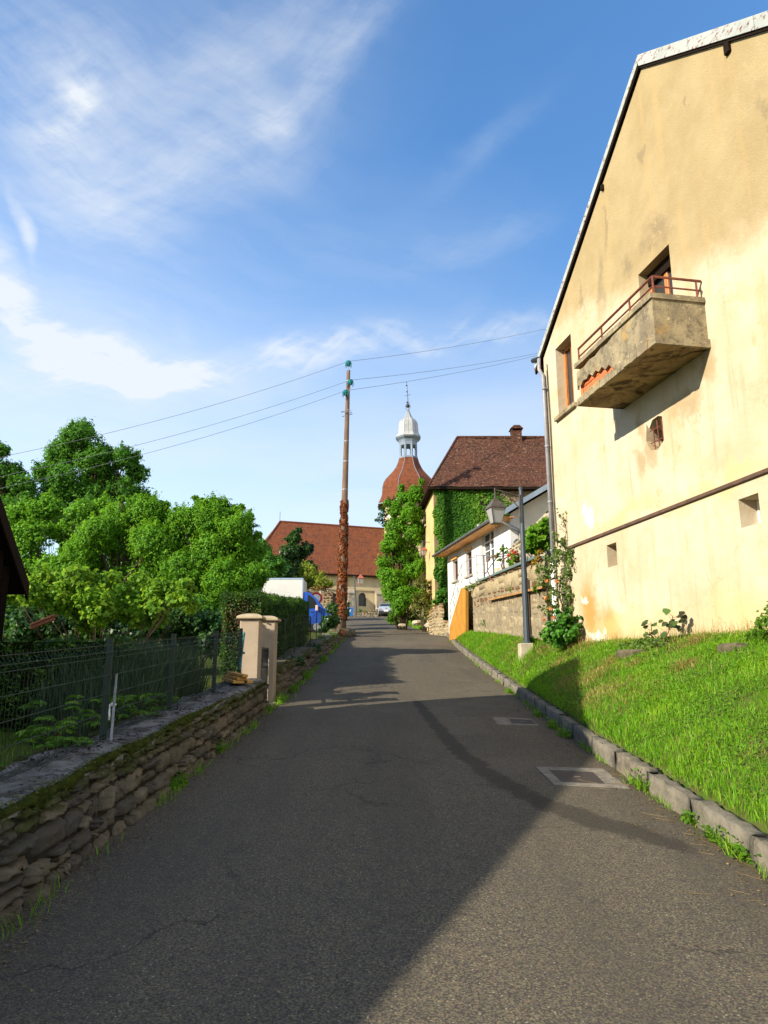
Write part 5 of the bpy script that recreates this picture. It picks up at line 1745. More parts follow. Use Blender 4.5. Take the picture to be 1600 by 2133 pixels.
M_copper = simple('copper_red', (.42, .12, .06), (.30, .08, .05), 9, .4, .5)
M_oldstone = simple('brown_old_masonry', (.24, .17, .10), (.16, .115, .075), 2.2, .95, .1, .8, 14)
M_ochrewall = simple('ochre_old_render', (.62, .43, .20), (.50, .34, .16), 1.0, .92, .1, .4)
M_shutter = simple('faded_orange_shutter', (.38, .10, .04), (.30, .08, .035), 5, .6, .3, stretch=(5, 5, .6))
M_frost = None
def frost():
    t = NT('lantern_glass')
    t.b.inputs['Transmission Weight'].default_value = .35
    return t.done((.45, .45, .44), .35, .5)
M_frost = frost()

def lantern_at(p, w, parent, metal=None):
    """four sided street lantern hanging below p + top; p is its middle"""
    metal = metal or M_lampmetal
    p = Vector(p); h = w * 1.35
    a, b = w * .72, w * .42
    rt = math.pi / 4 + .25
    m = MB(); m.lathe(p, [(b * 1.18, -h * .62), (a * 1.22, h * .32)], 4, rt); m.build('glass', M_frost, parent)
    m = MB()
    for k in range(4):
        an = rt + k * math.pi / 2
        d = Vector((math.cos(an), math.sin(an), 0))
        m.tube([p + d * b * 1.22 + Vector((0, 0, -h * .64)), p + d * a * 1.27 + Vector((0, 0, h * .34))], w * .035, 5)
        m.tube([p + d * b * 1.2 + Vector((0, 0, -h * .62)), p + d * b * .55 + Vector((0, 0, -h * .84)), p + Vector((0, 0, -h * .98))], w * .022, 4)
    m.lathe(p, [(b * 1.3, -h * .66), (b * 1.3, -h * .61)], 4, rt)
    m.lathe(p, [(.004, -h * 1.08), (w * .05, -h * 1.02), (w * .03, -h * .94)], 8)
    m.build('frame', metal, parent)
    m = MB(); m.lathe(p, [(a * 1.42, h * .32), (a * 1.44, h * .37), (a * .78, h * .72), (a * .72, h * .80), (a * .48, h * .84), (a * .45, h * .95), (a * .2, h * 1.0), (a * .10, h * 1.16), (.005, h * 1.2)], 4, rt); m.build('cap', metal, parent)
M_lampmetal = simple('bronze_grey_lamp_metal', (.10, .075, .055), (.06, .05, .042), 9, .45, .5)
ivy_house()

def lamp_post():
    Y = 17.0
    b = AT(1098, 1340, Y); top = AT(1083, 1019, Y)
    base = Vector((b.x, Y, b.z))
    e = thing('street_lamp', base, 'slate grey street lamp with scrolled arm and glass lantern on the grass bank', 'street lamp')
    m = MB()
    m.tube([(base.x, Y, base.z), (base.x, Y, base.z + 1.6), (base.x, Y, top.z)], [.082, .068, .046], 10)
    m.lathe(base, [(.10, 0), (.10, .03), (.085, .05)], 12)
    m.lathe((base.x, Y, top.z), [(.052, -.02), (.055, .03), (.02, .06)], 10)
    m.build('post', M_darkmetal, e, smooth=False)
    arm0 = Vector((base.x - .02, Y - .02, AT(1083, 1036, Y).z)); arm1 = AT(1029, 1023, Y)
    arm1.y = Y - .15
    m = MB()
    m.box((base.x - .055, Y - .06, arm0.z - .62), (base.x - .03, Y + .02, arm0.z + .06))
    m.tube([arm0, arm0.lerp(arm1, .5) + Vector((0, 0, .015)), arm1], .018, 7)
    m.tube([arm0 + Vector((0, 0, -.32)), arm0.lerp(arm1, .30) + Vector((0, 0, -.14)), arm0.lerp(arm1, .62) + Vector((0, 0, -.01))], .013, 6)
    for c, r_, s_ in ((arm0.lerp(arm1, .20) + Vector((0, 0, -.09)), .075, 1), (arm0.lerp(arm1, .72) + Vector((0, 0, -.085)), .065, -1)):
        pts = []
        for k in range(17):
            t_ = k / 16 * 2 * math.pi * 1.3
            q = r_ * (1 - k / 22)
            pts.append(c + Vector((s_ * q * math.cos(t_ + math.pi / 2), 0, q * math.sin(t_ + math.pi / 2))))
        m.tube(pts, .010, 5)
    m.tube([arm1 + Vector((0, 0, .03)), arm1 + Vector((0, 0, -.16))], .016, 6)
    m.lathe(arm1, [(.005, -.03), (.03, 0), (.005, .04)], 8)
    m.build('bracket', M_lampmetal, e)
    lp = AT(1032, 1078, Y); lp.y = Y - .15
    lp.x = arm1.x
    w = .275
    lantern_at((lp.x, lp.y, arm1.z - .16 - w * 1.35 * 1.16), w, e)
    m = MB(); z0 = gz1(base.x, Y) - .4
    m.box((base.x - .19, Y - .17, z0), (base.x + .12, Y + .17, base.z))
    m.build('plinth', M_greystone2, e, bevel=.02)
lamp_post()

# ------------------------------------------------------------------ utility pole and wires
M_poletar = simple('weathered_pole_wood', (.20, .13, .085), (.12, .08, .06), 3, .85, .15, .5, 30, stretch=(6, 6, .5))
M_teal_glass = simple('teal_glass_insulator', (.02, .20, .22), (.015, .14, .17), 10, .15, .6)
def pole():
    Y = 38.0
    b = AT(710, 1312, Y); t = AT(726, 772, Y)
    base = Vector((b.x, Y, float(zr(Y)) - .1))
    e = thing('utility_pole', base, 'tall tapering wooden utility pole carrying three teal insulators', 'utility pole')
    m = MB(); k = 12
    d = Vector((t.x - b.x, 0, t.z - b.z))
    pts = [Vector((b.x, Y, b.z)) + d * (i / k) for i in range(k + 1)]; pts[0].z = base.z
    rr = [.235 - .135 * (i / k) for i in range(k + 1)]
    m.tube(pts, rr, 10); m.build('shaft', M_poletar, e, smooth=True)
    for f in (.52, .63, .71, .955):
        p = Vector((b.x, Y, b.z)) + d * f; r_ = .235 - .135 * f
        m = MB(); m.tube([p - d * .0008, p + d * .0024], r_ + .006, 10); m.build('band', M_zinc, e)
    ins = [(726, 758), (730, 797), (720, 819)]
    tops = []
    for (px, py) in ins:
        p = AT(px, py, Y - .15)
        m = MB(); m.lathe(p, [(.03, -.13), (.10, -.12), (.17, -.02), (.19, .02), (.16, .06), (.17, .09), (.12, .13), (.13, .16), (.05, .19), (.01, .2)], 12)
        for kk in range(8):
            a = kk / 8 * 6.28; m.tube([p + Vector((.15 * math.cos(a), .15 * math.sin(a), 0)), p + Vector((.18 * math.cos(a), .18 * math.sin(a), -.20))], .018, 4)
        o = m.build('insulator', M_teal_glass, e)
        m = MB(); q = Vector((t.x, Y, 0)); 
        if py < 770: m.tube([p + Vector((0, 0, -.1)), Vector((t.x, Y - .02, t.z - .5))], .022, 6)
        else: m.tube([p + Vector((0, 0, -.1)), p + Vector((0, 0, -.3)), Vector((b.x + d.x * .96, Y - .05, p.z - .65))], .02, 6)
        m.build('pin', M_zinc, o)
        tops.append(p + Vector((0, 0, .15)))
    # anti climb spikes
    m = MB(); c = AT(722, 860, Y)
    for (dx0, dz0, dx1, dz1, dy) in ((-.30, -.02, .26, .10, -.22), (-.26, -.16, .32, .0, .18), (-.30, .0, -.05, .0, -.1), (.05, -.0, .30, -.02, -.1)):
        m.tube([c + Vector((dx0, dy, dz0)), c + Vector(((dx0 + dx1) / 2, dy, (dz0 + dz1) / 2 + .02)), c + Vector((dx1, dy, dz1))], .022, 5)
    m.build('climbing_guard', M_zinc, e)
    # dead ivy clothing the lower half
    cr = thing('climbing_plant', base, 'rust brown dead creeper leaves clothing the lower half of the utility pole', 'creeper')
    n = 5200
    f = rng.random(n) ** 1.15 * .445 + .035
    a = rng.uniform(0, 6.28, n)
    gap = (np.sin(a * 2 + f * 55) + np.sin(f * 170 + a) * .7 < -.75) | ((f < .10) & (rng.random(n) < .35))
    rad = (.235 - .135 * f) + .005 + .085 * rng.random(n) ** 1.6 * (1.15 - f * 1.4)
    P = np.stack([b.x + d.x * f + rad * np.cos(a), Y + rad * np.sin(a), b.z + d.z * f], 1)[~gap]
    N = np.stack([np.cos(a), np.sin(a), rng.normal(.2, .5, n)], 1)[~gap] + rng.normal(0, .4, (int((~gap).sum()), 3))
    leaves('foliage', P, N, .13, L_dry, cr, .8)
    m = MB()
    for i in range(4):
        a0 = i * 1.6
        m.tube([Vector((b.x, Y, b.z)) + d * q + Vector((math.cos(a0 + q * 9), math.sin(a0 + q * 9), 0)) * (.25 - .13 * q) for q in np.linspace(0, .47, 16)], .022, 5)
    m.build('stem', M_bark, cr)
    # wires
    labs = ['topmost thin overhead wire strung from the pole tip past the tall gable house', 'middle thin overhead wire strung across the sky just below the pole tip', 'lowest thin overhead wire strung across the sky under the other two']
    ends_r = [(1128, 687), (1124, 735), (1116, 741)]
    ends_l = [(30, 946), (30, 986), (30, 1010)]
    for p, er, el_, lab in zip(tops, ends_r, ends_l, labs):
        m = MB()
        Yr = 47.0
        A = AT(er[0], er[1], Yr); far = p + (A - p) * 2.4
        B = AT(el_[0], el_[1], 33.0); near = p + (B - p) * 1.6
        for q, sag in ((far, 1.0), (near, .9)):
            pts = []
            for i in range(25):
                s_ = i / 24
                v = p.lerp(q, s_); v.z -= sag * 4 * s_ * (1 - s_)
                # keep the wire through its sighted mark
                pts.append(v)
            if q is far:
                s0 = 1 / 2.4
            else: s0 = 1 / 1.6
            corr = sag * 4 * s0 * (1 - s0)
            pts = [v + Vector((0, 0, corr * min(1, (i / 24) / s0))) for i, v in enumerate(pts)]
            m.tube(pts, .011, 4, cap=False)
        tag(m.build('overhead_wire', M_wire, None), lab, 'wire', 'overhead wires on the utility pole')
M_wire = simple('grey_cable', (.16, .17, .19), None, 4, .5, .3)
pole()

# ------------------------------------------------------------------ church
def church():
    O = AT(740, 1283, 92.0)
    zg = 8.2
    ca, sa = math.cos(math.radians(20)), math.sin(math.radians(20))
    u = Vector((ca, sa, 0)); n = Vector((sa, -ca, 0))
    pl = Plane((O.x, O.y, 0), n)           # pl.t points along -u or +u
    sgn = 1 if pl.t.dot(u) > 0 else -1
    e = thing('church', (O.x, O.y + 6, zg), "village church with red tiled roof and domed bell tower at the lane's end", 'church')
    ze = pl.hit(735, 1196).z
    aL = pl.sz(520, 1200)[0]; aR = aL + sgn * 34
    lo_, hi_ = min(aL, aR), max(aL, aR)
    dp = 12.5
    holes = []
    for cx in (694, 755, 842):
        a = pl.sz(cx, 1250)[0]; zb_ = pl.sz(cx, 1263)[1]; zt_ = pl.sz(cx, 1235)[1]; hw = .52
        arc = [(a + hw * math.cos(q), zt_ - hw + hw * math.sin(q)) for q in np.linspace(0, math.pi, 9)]
        holes.append([(a - hw, zb_), (a + hw, zb_)] + arc)
    mb = MB()
    wall_with_holes(mb, pl, [(lo_, zg - 2), (hi_, zg - 2), (hi_, ze), (lo_, ze)], holes, .35)
    b = [pl.P(lo_, zg - 2), pl.P(hi_, zg - 2), pl.P(hi_, zg - 2, -dp), pl.P(lo_, zg - 2, -dp), pl.P(lo_, ze), pl.P(hi_, ze), pl.P(hi_, ze, -dp), pl.P(lo_, ze, -dp)]
    mb.add(b, [(1, 2, 6, 5), (2, 3, 7, 6), (3, 0, 4, 7)])
    mb.build('wall', M_churchwall, e)
    for h in holes:
        a = [p[0] for p in h]; z = [p[1] for p in h]
        m = MB(); m.obox(pl.P(min(a) - .05, min(z) - .05, -.34), pl.t * (max(a) - min(a) + .1), pl.n * .03, (0, 0, max(z) - min(z) + .1))
        w = m.build('arched_window', M_leadglass, e)
        m = MB()
        for i in range(1, 3): m.obox(pl.P(min(a) + (max(a) - min(a)) * i / 3 - .012, min(z), -.305), pl.t * .024, pl.n * .02, (0, 0, max(z) - min(z)))
        for i in range(1, 6): m.obox(pl.P(min(a), min(z) + (max(z) - min(z)) * i / 6, -.305), pl.t * (max(a) - min(a)), pl.n * .021, (0, 0, .022))
        m.build('lead_bar', M_iron, w)
    zl = pl.sz(740, 1228)[1]
    m = MB(); m.obox(pl.P(lo_, zl - .14, -.01), pl.t * (hi_ - lo_), pl.n * .13, (0, 0, .16)); m.build('string_course', M_churchtrim, e)
    for px in (728, 787, 672, 640):
        a = pl.sz(px, 1250)[0]; w = .42; d = .85; zt_ = zl - .02
        m = MB()
        m.prism([pl.P(a - w, zg - 2, .0), pl.P(a - w, zg - 2, d), pl.P(a - w, zt_ - .55, d), pl.P(a - w, zt_ - .05, .0)], pl.t * (2 * w))
        m.prism([pl.P(a - w - .08, zt_ - .60, d + .1), pl.P(a - w - .08, zt_ - .48, d + .1), pl.P(a - w - .08, zt_ + .10, 0.125), pl.P(a - w - .08, zt_ - .04, 0.125)], pl.t * (2 * w + .16))
        m.build('buttress', M_churchstone, e)
    # roof, hipped at the left end
    ov = .55; zr2 = pl.hit(690, 1094, -dp / 2).z
    hipL = pl.sz(583, 1088, -dp / 2)[0]
    endL = aL - sgn * ov
    endR = aR
    V = [pl.P(endL, ze - .12, ov), pl.P(endR, ze - .12, ov), pl.P(endR, ze - .12, -dp - ov), pl.P(endL, ze - .12, -dp - ov), pl.P(hipL, zr2, -dp / 2), pl.P(endR, zr2, -dp / 2)]
    m = MB(); m.add(V, [(0, 1, 5, 4), (2, 3, 4, 5), (3, 0, 4), (1, 2, 5), (0, 3, 2, 1)])
    roof = m.build('roof', M_churchroof, e)
    m = MB(); m.obox(pl.P(min(endL, endR), ze - .34, ov), pl.t * abs(endR - endL), pl.n * -.06, (0, 0, .20)); m.build('eaves_board', M_darkwood, roof)
    m = MB(); m.tube([V[4], V[5]], .16, 6); m.tube([V[4], V[0]], .12, 6); m.build('ridge_tiles', M_churchroof, roof)
    m = MB(); m.tube([V[4], V[4] + Vector((0, 0, 1.35))], .03, 5); m.build('rod', M_iron, roof)
    # bell tower
    Yt = 100.0
    c = AT(851, 1000, Yt); c.z = 0
    def Z(py): return AT(851, py, Yt).z
    def Rp(dx): return dx * Yt / F / .965
    zb = Z(1053); R0 = Rp(58)
    k = 1 / math.cos(math.pi / 8)
    rot = math.pi / 8
    t = MB(); hw = R0 * .86
    t.lathe((c.x, c.y, 0), [(hw * k, zg), (hw * k, zb - .5), (hw * k * 1.03, zb - .45), (hw * k * 1.05, zb - .02)], 8, rot)
    tw = t.build('tower', M_churchwall, e)
    cl = MB(); q = AT(808, 1078, Yt - R0 - .5)
    an = math.pi + math.pi / 4 * 0 + math.pi / 4
    nd = Vector((-math.sin(math.pi / 4), -math.cos(math.pi / 4), 0))
    cpos = Vector((c.x, c.y, Z(1078))) + nd * (hw + .02)
    tt = Vector((nd.y, -nd.x, 0))
    ring = [cpos + tt * .8 * math.cos(a) + Vector((0, 0, .8 * math.sin(a))) for a in np.linspace(0, 2 * math.pi, 24, endpoint=False)]
    cl.prism(ring, nd * .08); clk = cl.build('clock', M_paintwhite, tw)
    cl = MB()
    for a, l in ((1.2, .6), (2.6, .42)):
        d_ = tt * math.cos(a) + Vector((0, 0, math.sin(a))); cl.tube([cpos + nd * .10, cpos + nd * .10 + d_ * l], .03, 4)
    cl.build('hand', M_iron, clk)
    # imperial dome: profile read from the outline
    prof = [(62, 1055), (61, 1051), (58, 1045), (55, 1036), (54.5, 1028), (54, 1020), (52, 1012), (48, 1004), (42, 997), (36, 990), (31, 984), (26, 976), (22, 967), (20, 960), (19, 956)]
    m = MB(); m.lathe((c.x, c.y, 0), [(Rp(r_) * k, Z(py)) for r_, py in prof], 8, rot)
    dome = m.build('dome', M_churchroof, e)
    m = MB()
    for i in range(8):
        a = rot + i * math.pi / 4
        m.tube([Vector((c.x + Rp(r_) * k * math.cos(a), c.y + Rp(r_) * k * math.sin(a), Z(py))) for r_, py in prof], .05, 4)
    m.tube([Vector((c.x + Rp(62) * k * math.cos(rot + i * math.pi / 4), c.y + Rp(62) * k * math.sin(rot + i * math.pi / 4), Z(1055) - .03)) for i in range(9)], .10, 4)
    m.build('hip_flashing', M_leadgrey, dome)
    # open lantern
    m = MB(); m.lathe((c.x, c.y, 0), [(Rp(19.5) * k, Z(957)), (Rp(19.5) * k, Z(954)), (Rp(18) * k, Z(953))], 8, rot)
    m.lathe((c.x, c.y, 0), [(Rp(17.5) * k, Z(930)), (Rp(18) * k, Z(924)), (Rp(19) * k, Z(921)), (Rp(20) * k, Z(919)), (Rp(24.5) * k, Z(915)), (Rp(25) * k, Z(913))], 8, rot)
    lan = m.build('lantern', M_leadgrey, e)
    for i in range(8):
        a = rot + i * math.pi / 4
        p = Vector((c.x + Rp(16) * k * math.cos(a), c.y + Rp(16) * k * math.sin(a), 0))
        m = MB(); m.tube([p + Vector((0, 0, Z(954))), p + Vector((0, 0, Z(928)))], .17, 6); m.build('column', M_leadgrey, lan)
        # curved spandrels making each opening an arch
        a2 = a + math.pi / 4
        p2 = Vector((c.x + Rp(16) * k * math.cos(a2), c.y + Rp(16) * k * math.sin(a2), 0))
        m = MB(); top = Z(929.5); hgt = .55
        pts = [p + Vector((0, 0, top))]
        for q_ in np.linspace(0, 1, 9):
            v = p.lerp(p2, q_); pts.append(v + Vector((0, 0, top - hgt * (abs(2 * q_ - 1) ** 2.2))))
        pts.append(p2 + Vector((0, 0, top)))
        mid = (p + p2) / 2 - Vector((c.x, c.y, 0)); mid.normalize()
        m.prism(pts, mid * -.12); m.build('arch', M_leadgrey, lan)
    capp = [(26, 913), (25, 911), (21.5, 905), (20.5, 896), (20, 888), (19, 882), (16, 877), (11, 873), (8, 869), (5.5, 864), (3.2, 858), (1.5, 852), (.8, 848)]
    m = MB(); m.lathe((c.x, c.y, 0), [(Rp(r_) * k, Z(py)) for r_, py in capp], 8, rot); cap = m.build('cap_dome', M_leadlight, e)
    m = MB()
    for i in range(16):
        a = rot + i * math.pi / 8; kk = k if i % 2 == 0 else 1.0
        m.tube([Vector((c.x + Rp(r_) * kk * math.cos(a), c.y + Rp(r_) * kk * math.sin(a), Z(py))) for r_, py in capp[1:-1]], .028, 4)
    m.build('seam', M_leadgrey, cap)
    m = MB()
    m.tube([(c.x, c.y, Z(852)), (c.x - .0, c.y, Z(832)), (c.x - .12, c.y, Z(797))], [.07, .05, .02], 6)
    for py, r_ in ((846, .30), (838, .14), (816, .12), (803, .13), (797, .07)):
        m.lathe((c.x - .004 * (846 - py), c.y, Z(py)), [(.01, -r_), (r_ * .7, -r_ * .7), (r_, 0), (r_ * .7, r_ * .7), (.01, r_)], 8)
    m.tube([(c.x - .45, c.y, Z(825)), (c.x + .40, c.y, Z(822))], .03, 4)
    for s_ in (-1, 1):
        m.tube([(c.x, c.y, Z(854)), (c.x + s_ * .35, c.y, Z(850)), (c.x + s_ * .33, c.y, Z(844)), (c.x + s_ * .05, c.y, Z(841)), (c.x + s_ * .30, c.y, Z(838))], .03, 4)
    m.build('finial', M_iron, cap)
M_churchwall = simple('church_lime_render', (.52, .42, .25), (.42, .33, .20), .8, .93, .1, .4, 20)
M_churchtrim = simple('church_band', (.46, .37, .22), (.36, .28, .18), 2, .9, .1)
M_churchstone = simple('grey_brown_ashlar', (.36, .30, .22), (.22, .185, .14), 2.6, .93, .1, .8, 8)
M_leadglass = glassmat('leaded_dark_glass', (.006, .007, .009), .5)
M_leadgrey = simple('blue_grey_lead', (.20, .25, .32), (.15, .19, .25), 1.5, .55, .4)
M_leadlight = simple('pale_lead_sheet', (.40, .39, .37), (.30, .31, .32), 1.2, .45, .5)
church()

# ------------------------------------------------------------------ things along the lane, far end
def far_lamp():
    Y = 86.0
    b = AT(743, 1286, Y); t = AT(738, 1200, Y)
    e = thing('street_lamp', b, 'thin grey street lamp with copper red lantern in front of the church wall', 'street lamp')
    m = MB(); m.tube([b - Vector((0, 0, .2)), t], [.11, .07], 8); m.build('post', M_darkmetal, e)
    p = AT(751, 1209, Y)
    m = MB(); m.tube([t + Vector((0, 0, -.15)), Vector((p.x, p.y, t.z - .12)), p + Vector((0, 0, .45))], .03, 6); m.build('bracket', M_iron, e)
    lantern_at(p, .50, e, M_copper)
far_lamp()

def car():
    Y = 78.0
    a = AT(787.5, 1283, Y); b = AT(821, 1283, Y)
    zg = a.z + .02; cx = (a.x + b.x) / 2; w = (b.x - a.x)
    e = thing('parked_car', (cx, Y + 2.2, zg), 'silver saloon car parked with its back to the lane beside the bushes', 'car')
    h = w / 2
    def section(y, pts): return [(cx + x * h, y, zg + z) for x, z in pts]
    # cross sections from rear bumper to bonnet: half outline mirrored
    def full(half): return half + [(-x, z) for x, z in reversed(half)]
    secs = [
        (Y + .00, [(.80, .32), (.92, .42), (.95, .62), (.93, .80), (.86, .92), (.5, .95)]),
        (Y + .12, [(.90, .26), (.97, .40), (1.0, .62), (.97, .84), (.88, .98), (.5, 1.0)]),
        (Y + .55, [(.93, .22), (.99, .40), (1.0, .64), (.98, .86), (.88, 1.01), (.5, 1.03)]),
        (Y + 1.25, [(.93, .22), (.99, .40), (1.0, .64), (.98, .88), (.70, 1.36), (.45, 1.40)]),
        (Y + 2.3, [(.93, .22), (.99, .40), (1.0, .64), (.98, .88), (.70, 1.40), (.45, 1.44)]),
        (Y + 3.1, [(.93, .22), (.99, .40), (1.0, .64), (.98, .88), (.86, 1.00), (.5, 1.02)]),
        (Y + 4.1, [(.92, .24), (.97, .40), (.98, .62), (.94, .80), (.86, .88), (.5, .90)]),
        (Y + 4.5, [(.80, .30), (.86, .42), (.88, .58), (.84, .68), (.7, .74), (.4, .76)])]
    m = MB(); k = None
    for i, (y, hf) in enumerate(secs):
        vs = section(y, full(hf)); n = len(vs)
        m.v += vs
    for i in range(len(secs) - 1):
        for q in range(n):
            m.f.append((i * n + q, i * n + (q + 1) % n, (i + 1) * n + (q + 1) % n, (i + 1) * n + q)); m.m.append(0)
    m.f.append(tuple(range(n))); m.m.append(0)
    m.f.append(tuple((len(secs) - 1) * n + q for q in range(n))); m.m.append(0)
    m.build('body', M_silver, e, smooth=False)
    def patch(name, mat, y0, y1, x0, x1, z0, z1, inset=.0):
        m = MB(); m.add([(cx + x0 * h, y0 - .01, zg + z0), (cx + x1 * h, y0 - .01, zg + z0), (cx + x1 * h * (1 - inset), y1 - .01, zg + z1), (cx + x0 * h * (1 - inset), y1 - .01, zg + z1),
                        (cx + x0 * h, y0 + .06, zg + z0 - .03), (cx + x1 * h, y0 + .06, zg + z0 - .03), (cx + x1 * h * (1 - inset), y1 + .06, zg + z1 - .03), (cx + x0 * h * (1 - inset), y1 + .06, zg + z1 - .03)],
                      [(0, 1, 2, 3), (4, 7, 6, 5), (0, 4, 5, 1), (1, 5, 6, 2), (2, 6, 7, 3), (3, 7, 4, 0)]); return m.build(name, mat, e)
    patch('rear_window', M_glass, Y + .60, Y + 1.18, -.80, .80, 1.06, 1.37, .17)
    for s_ in (-1, 1):
        patch('tail_light', M_tail, Y - .0, Y + .03, s_ * .70 - .20, s_ * .70 + .20, .66, .86)
        m = MB(); m.add([(cx + s_ * h * .995, Y + 1.0, zg + .92), (cx + s_ * h * .995, Y + 2.9, zg + .92), (cx + s_ * h * .75, Y + 2.4, zg + 1.34), (cx + s_ * h * .75, Y + 1.4, zg + 1.32)], [(0, 1, 2, 3)]); 
        m.v = [(x + s_ * .012, y, z) for x, y, z in m.v]; m.prism(m.v[:4], (s_ * .01, 0, 0)); m.build('side_window', M_glass, e)
        m = MB(); m.box((cx + s_ * (h + .02) - .0, Y + 2.75, zg + .92), (cx + s_ * (h + .20), Y + 2.87, zg + 1.06)); m.build('wing_mirror', M_silver, e, bevel=.02)
    patch('rear_bumper', M_darkbumper, Y - .035, Y - .02, -.93, .93, .30, .56)
    patch('number_plate', M_paintwhite, Y - .055, Y - .055, -.28, .28, .46, .57)
    m = MB(); m.lathe((cx, Y - .02, zg + .80), [(.0, -.05), (.05, -.03), (.05, .03), (.0, .05)], 8); m.build('emblem', M_iron, e)
    for s_ in (-1, 1):
        for yy in (Y + .95, Y + 3.6):
            m = MB(); m.v = []; m.lathe((0, 0, 0), [(.22, -.10), (.31, -.09), (.32, -.05), (.32, .05), (.31, .09), (.22, .10)], 18)
            m.v = [(cx + s_ * (h - .12) + z, yy + x, zg + .32 + y) for x, y, z in m.v]
            wl = m.build('wheel', M_tyre, e)
            m = MB(); m.lathe((0, 0, 0), [(.05, -.105), (.21, -.104), (.21, .104), (.05, .105)], 14)
            m.v = [(cx + s_ * (h - .12) + z, yy + x, zg + .32 + y) for x, y, z in m.v]; m.build('rim', M_silver, wl)
M_silver = simple('silver_paint', (.48, .54, .62), (.44, .50, .58), 2, .28, .5, 0, 60, .35)
M_tail = simple('tail_lamp_red', (.30, .01, .015), None, 4, .25, .5)
M_darkbumper = simple('charcoal_plastic', (.03, .03, .035), None, 4, .6, .3)
M_tyre = simple('tyre_rubber', (.018, .018, .018), None, 8, .85, .2)
car()

def van():
    Y = 39.0
    zg = float(zr(Y)) + .1
    xb = AT(630, 1250, Y).x; xl_ = xb - 3.9
    xf = AT(682, 1270, Y).x
    e = thing('delivery_van', ((xb + xf) / 2, Y + 1, zg), 'blue cab van with tall white box body parked behind the clipped hedge', 'van')
    zt = AT(600, 1204, Y).z
    m = MB(); m.box((xl_, Y, zg + .75), (xb, Y + 2.05, zt)); m.build('cargo_box', M_boxwhite, e, bevel=.02)
    m = MB()
    for z_ in (zg + .75, zt - .07):
        m.box((xl_ - .015, Y - .02, z_), (xb + .015, Y - .002, z_ + .07)); 
    m.box((xb + .002, Y - .02, zg + .75), (xb + .03, Y + .05, zt)); m.box((xl_ - .02, Y - .02, zg + .75), (xl_ - .002, Y + .05, zt))
    m.build('edge_trim', M_trimblue, e)
    m = MB()
    zc = AT(640, 1233, Y).z
    prof = [(xb + .04, zg + .45), (xf + .12, zg + .45), (xf + .16, zg + .75), (xf + .10, zg + 1.10), (xf - .10, zg + 1.28), (xf - .22, zg + 1.36), (xf - .62, zc - .34), (xf - .92, zc - .06), (xf - 1.1, zc - .01), (xb + .04, zc)]
    m.prism([(x, Y + .02, z) for x, z in prof], (0, 1.96, 0)); m.build('cab', M_vanblue, e, bevel=.03)
    m = MB()
    win = [(xb + .28, zg + 1.30), (xf - .42, zg + 1.33), (xf - .72, zc - .36), (xf - .96, zc - .17), (xb + .28, zc - .16)]
    m.prism([(x, Y + .022, z) for x, z in win], (0, -.012, 0)); m.build('side_window', M_glass, e)
    m = MB()
    m.add([(xf - .20, Y + .15, zg + 1.375), (xf - .20, Y + 1.85, zg + 1.375), (xf - .60, Y + 1.80, zc - .335), (xf - .60, Y + .2, zc - .335)], [(0, 1, 2, 3)]); m.v = [(x + .02, y, z + .015) for x, y, z in m.v]; m.build('windscreen', M_glass, e)
    p = AT(660, 1267, Y - .1)
    m = MB(); m.box((p.x - .06, Y - .24, p.z - .14), (p.x + .08, Y - .03, p.z + .16)); m.build('wing_mirror', M_mirrorpink, e, bevel=.02)
    m = MB(); m.box((xb + .45, Y - .012, zg + 1.10), (xb + .62, Y + .018, zg + 1.15)); m.build('door_handle', M_darkbumper, e)
    m = MB(); m.box((xf - .02, Y + .06, zg + .80), (xf + .15, Y + .36, zg + 1.02)); m.build('headlight', M_boxwhite, e, bevel=.03)
    m = MB(); m.box((xf - .3, Y - .0, zg + .35), (xf + .24, Y + 2.0, zg + .62)); m.build('bumper', M_darkbumper, e, bevel=.03)
    for xx in (xf - .55, xl_ + .9):
        for yy in (Y + .12, Y + 1.9):
            m = MB(); m.lathe((0, 0, 0), [(.2, -.10), (.33, -.09), (.34, -.05), (.34, .05), (.33, .09), (.2, .10)], 16)
            m.v = [(xx + x, yy + z, zg + .34 + y) for x, y, z in m.v]; wl = m.build('wheel', M_tyre, e)
            m = MB(); m.lathe((0, 0, 0), [(.04, -.105), (.2, -.104), (.2, .104), (.04, .105)], 12)
            m.v = [(xx + x, yy + z, zg + .34 + y) for x, y, z in m.v]; m.build('rim', M_zinc, wl)
M_boxwhite = simple('white_panel', (.55, .545, .53), (.50, .495, .48), 1, .5, .3)
M_trimblue = simple('grey_blue_trim', (.32, .42, .58), None, 3, .4, .4)
M_vanblue = simple('bright_blue_paint', (.012, .075, .42), (.010, .06, .36), 2, .3, .5)
M_mirrorpink = simple('pale_mirror_shell', (.62, .42, .38), None, 3, .4, .4)
van()

def sign():
    Y = 41.5
    c = AT(659, 1246, Y); R_ = .345
    b = Vector((c.x, Y + .04, float(zr(Y))))
    e = thing('road_sign', b, 'round white road sign with broad red rim behind the blue van', 'road sign')
    d = Vector((.12, -.99, 0)).normalized(); t = Vector((d.y, -d.x, 0))
    m = MB()
    ring = lambda r, o: [c + d * o + t * r * math.cos(a) + Vector((0, 0, r * math.sin(a))) for a in np.linspace(0, 2 * math.pi, 32, endpoint=False)]
    m.prism(ring(R_, 0), d * -.02); m.build('red_plate', M_signred, e)
    m = MB(); m.prism(ring(R_ * .66, .008), d * -.006); m.build('white_disc', M_paintwhite, e)
    m = MB(); m.tube([b, (b.x, b.y, c.z + .3)], .035, 8); m.build('post', M_zinc, e)
M_signred = simple('sign_red', (.55, .012, .02), None, 3, .4, .4)
sign()

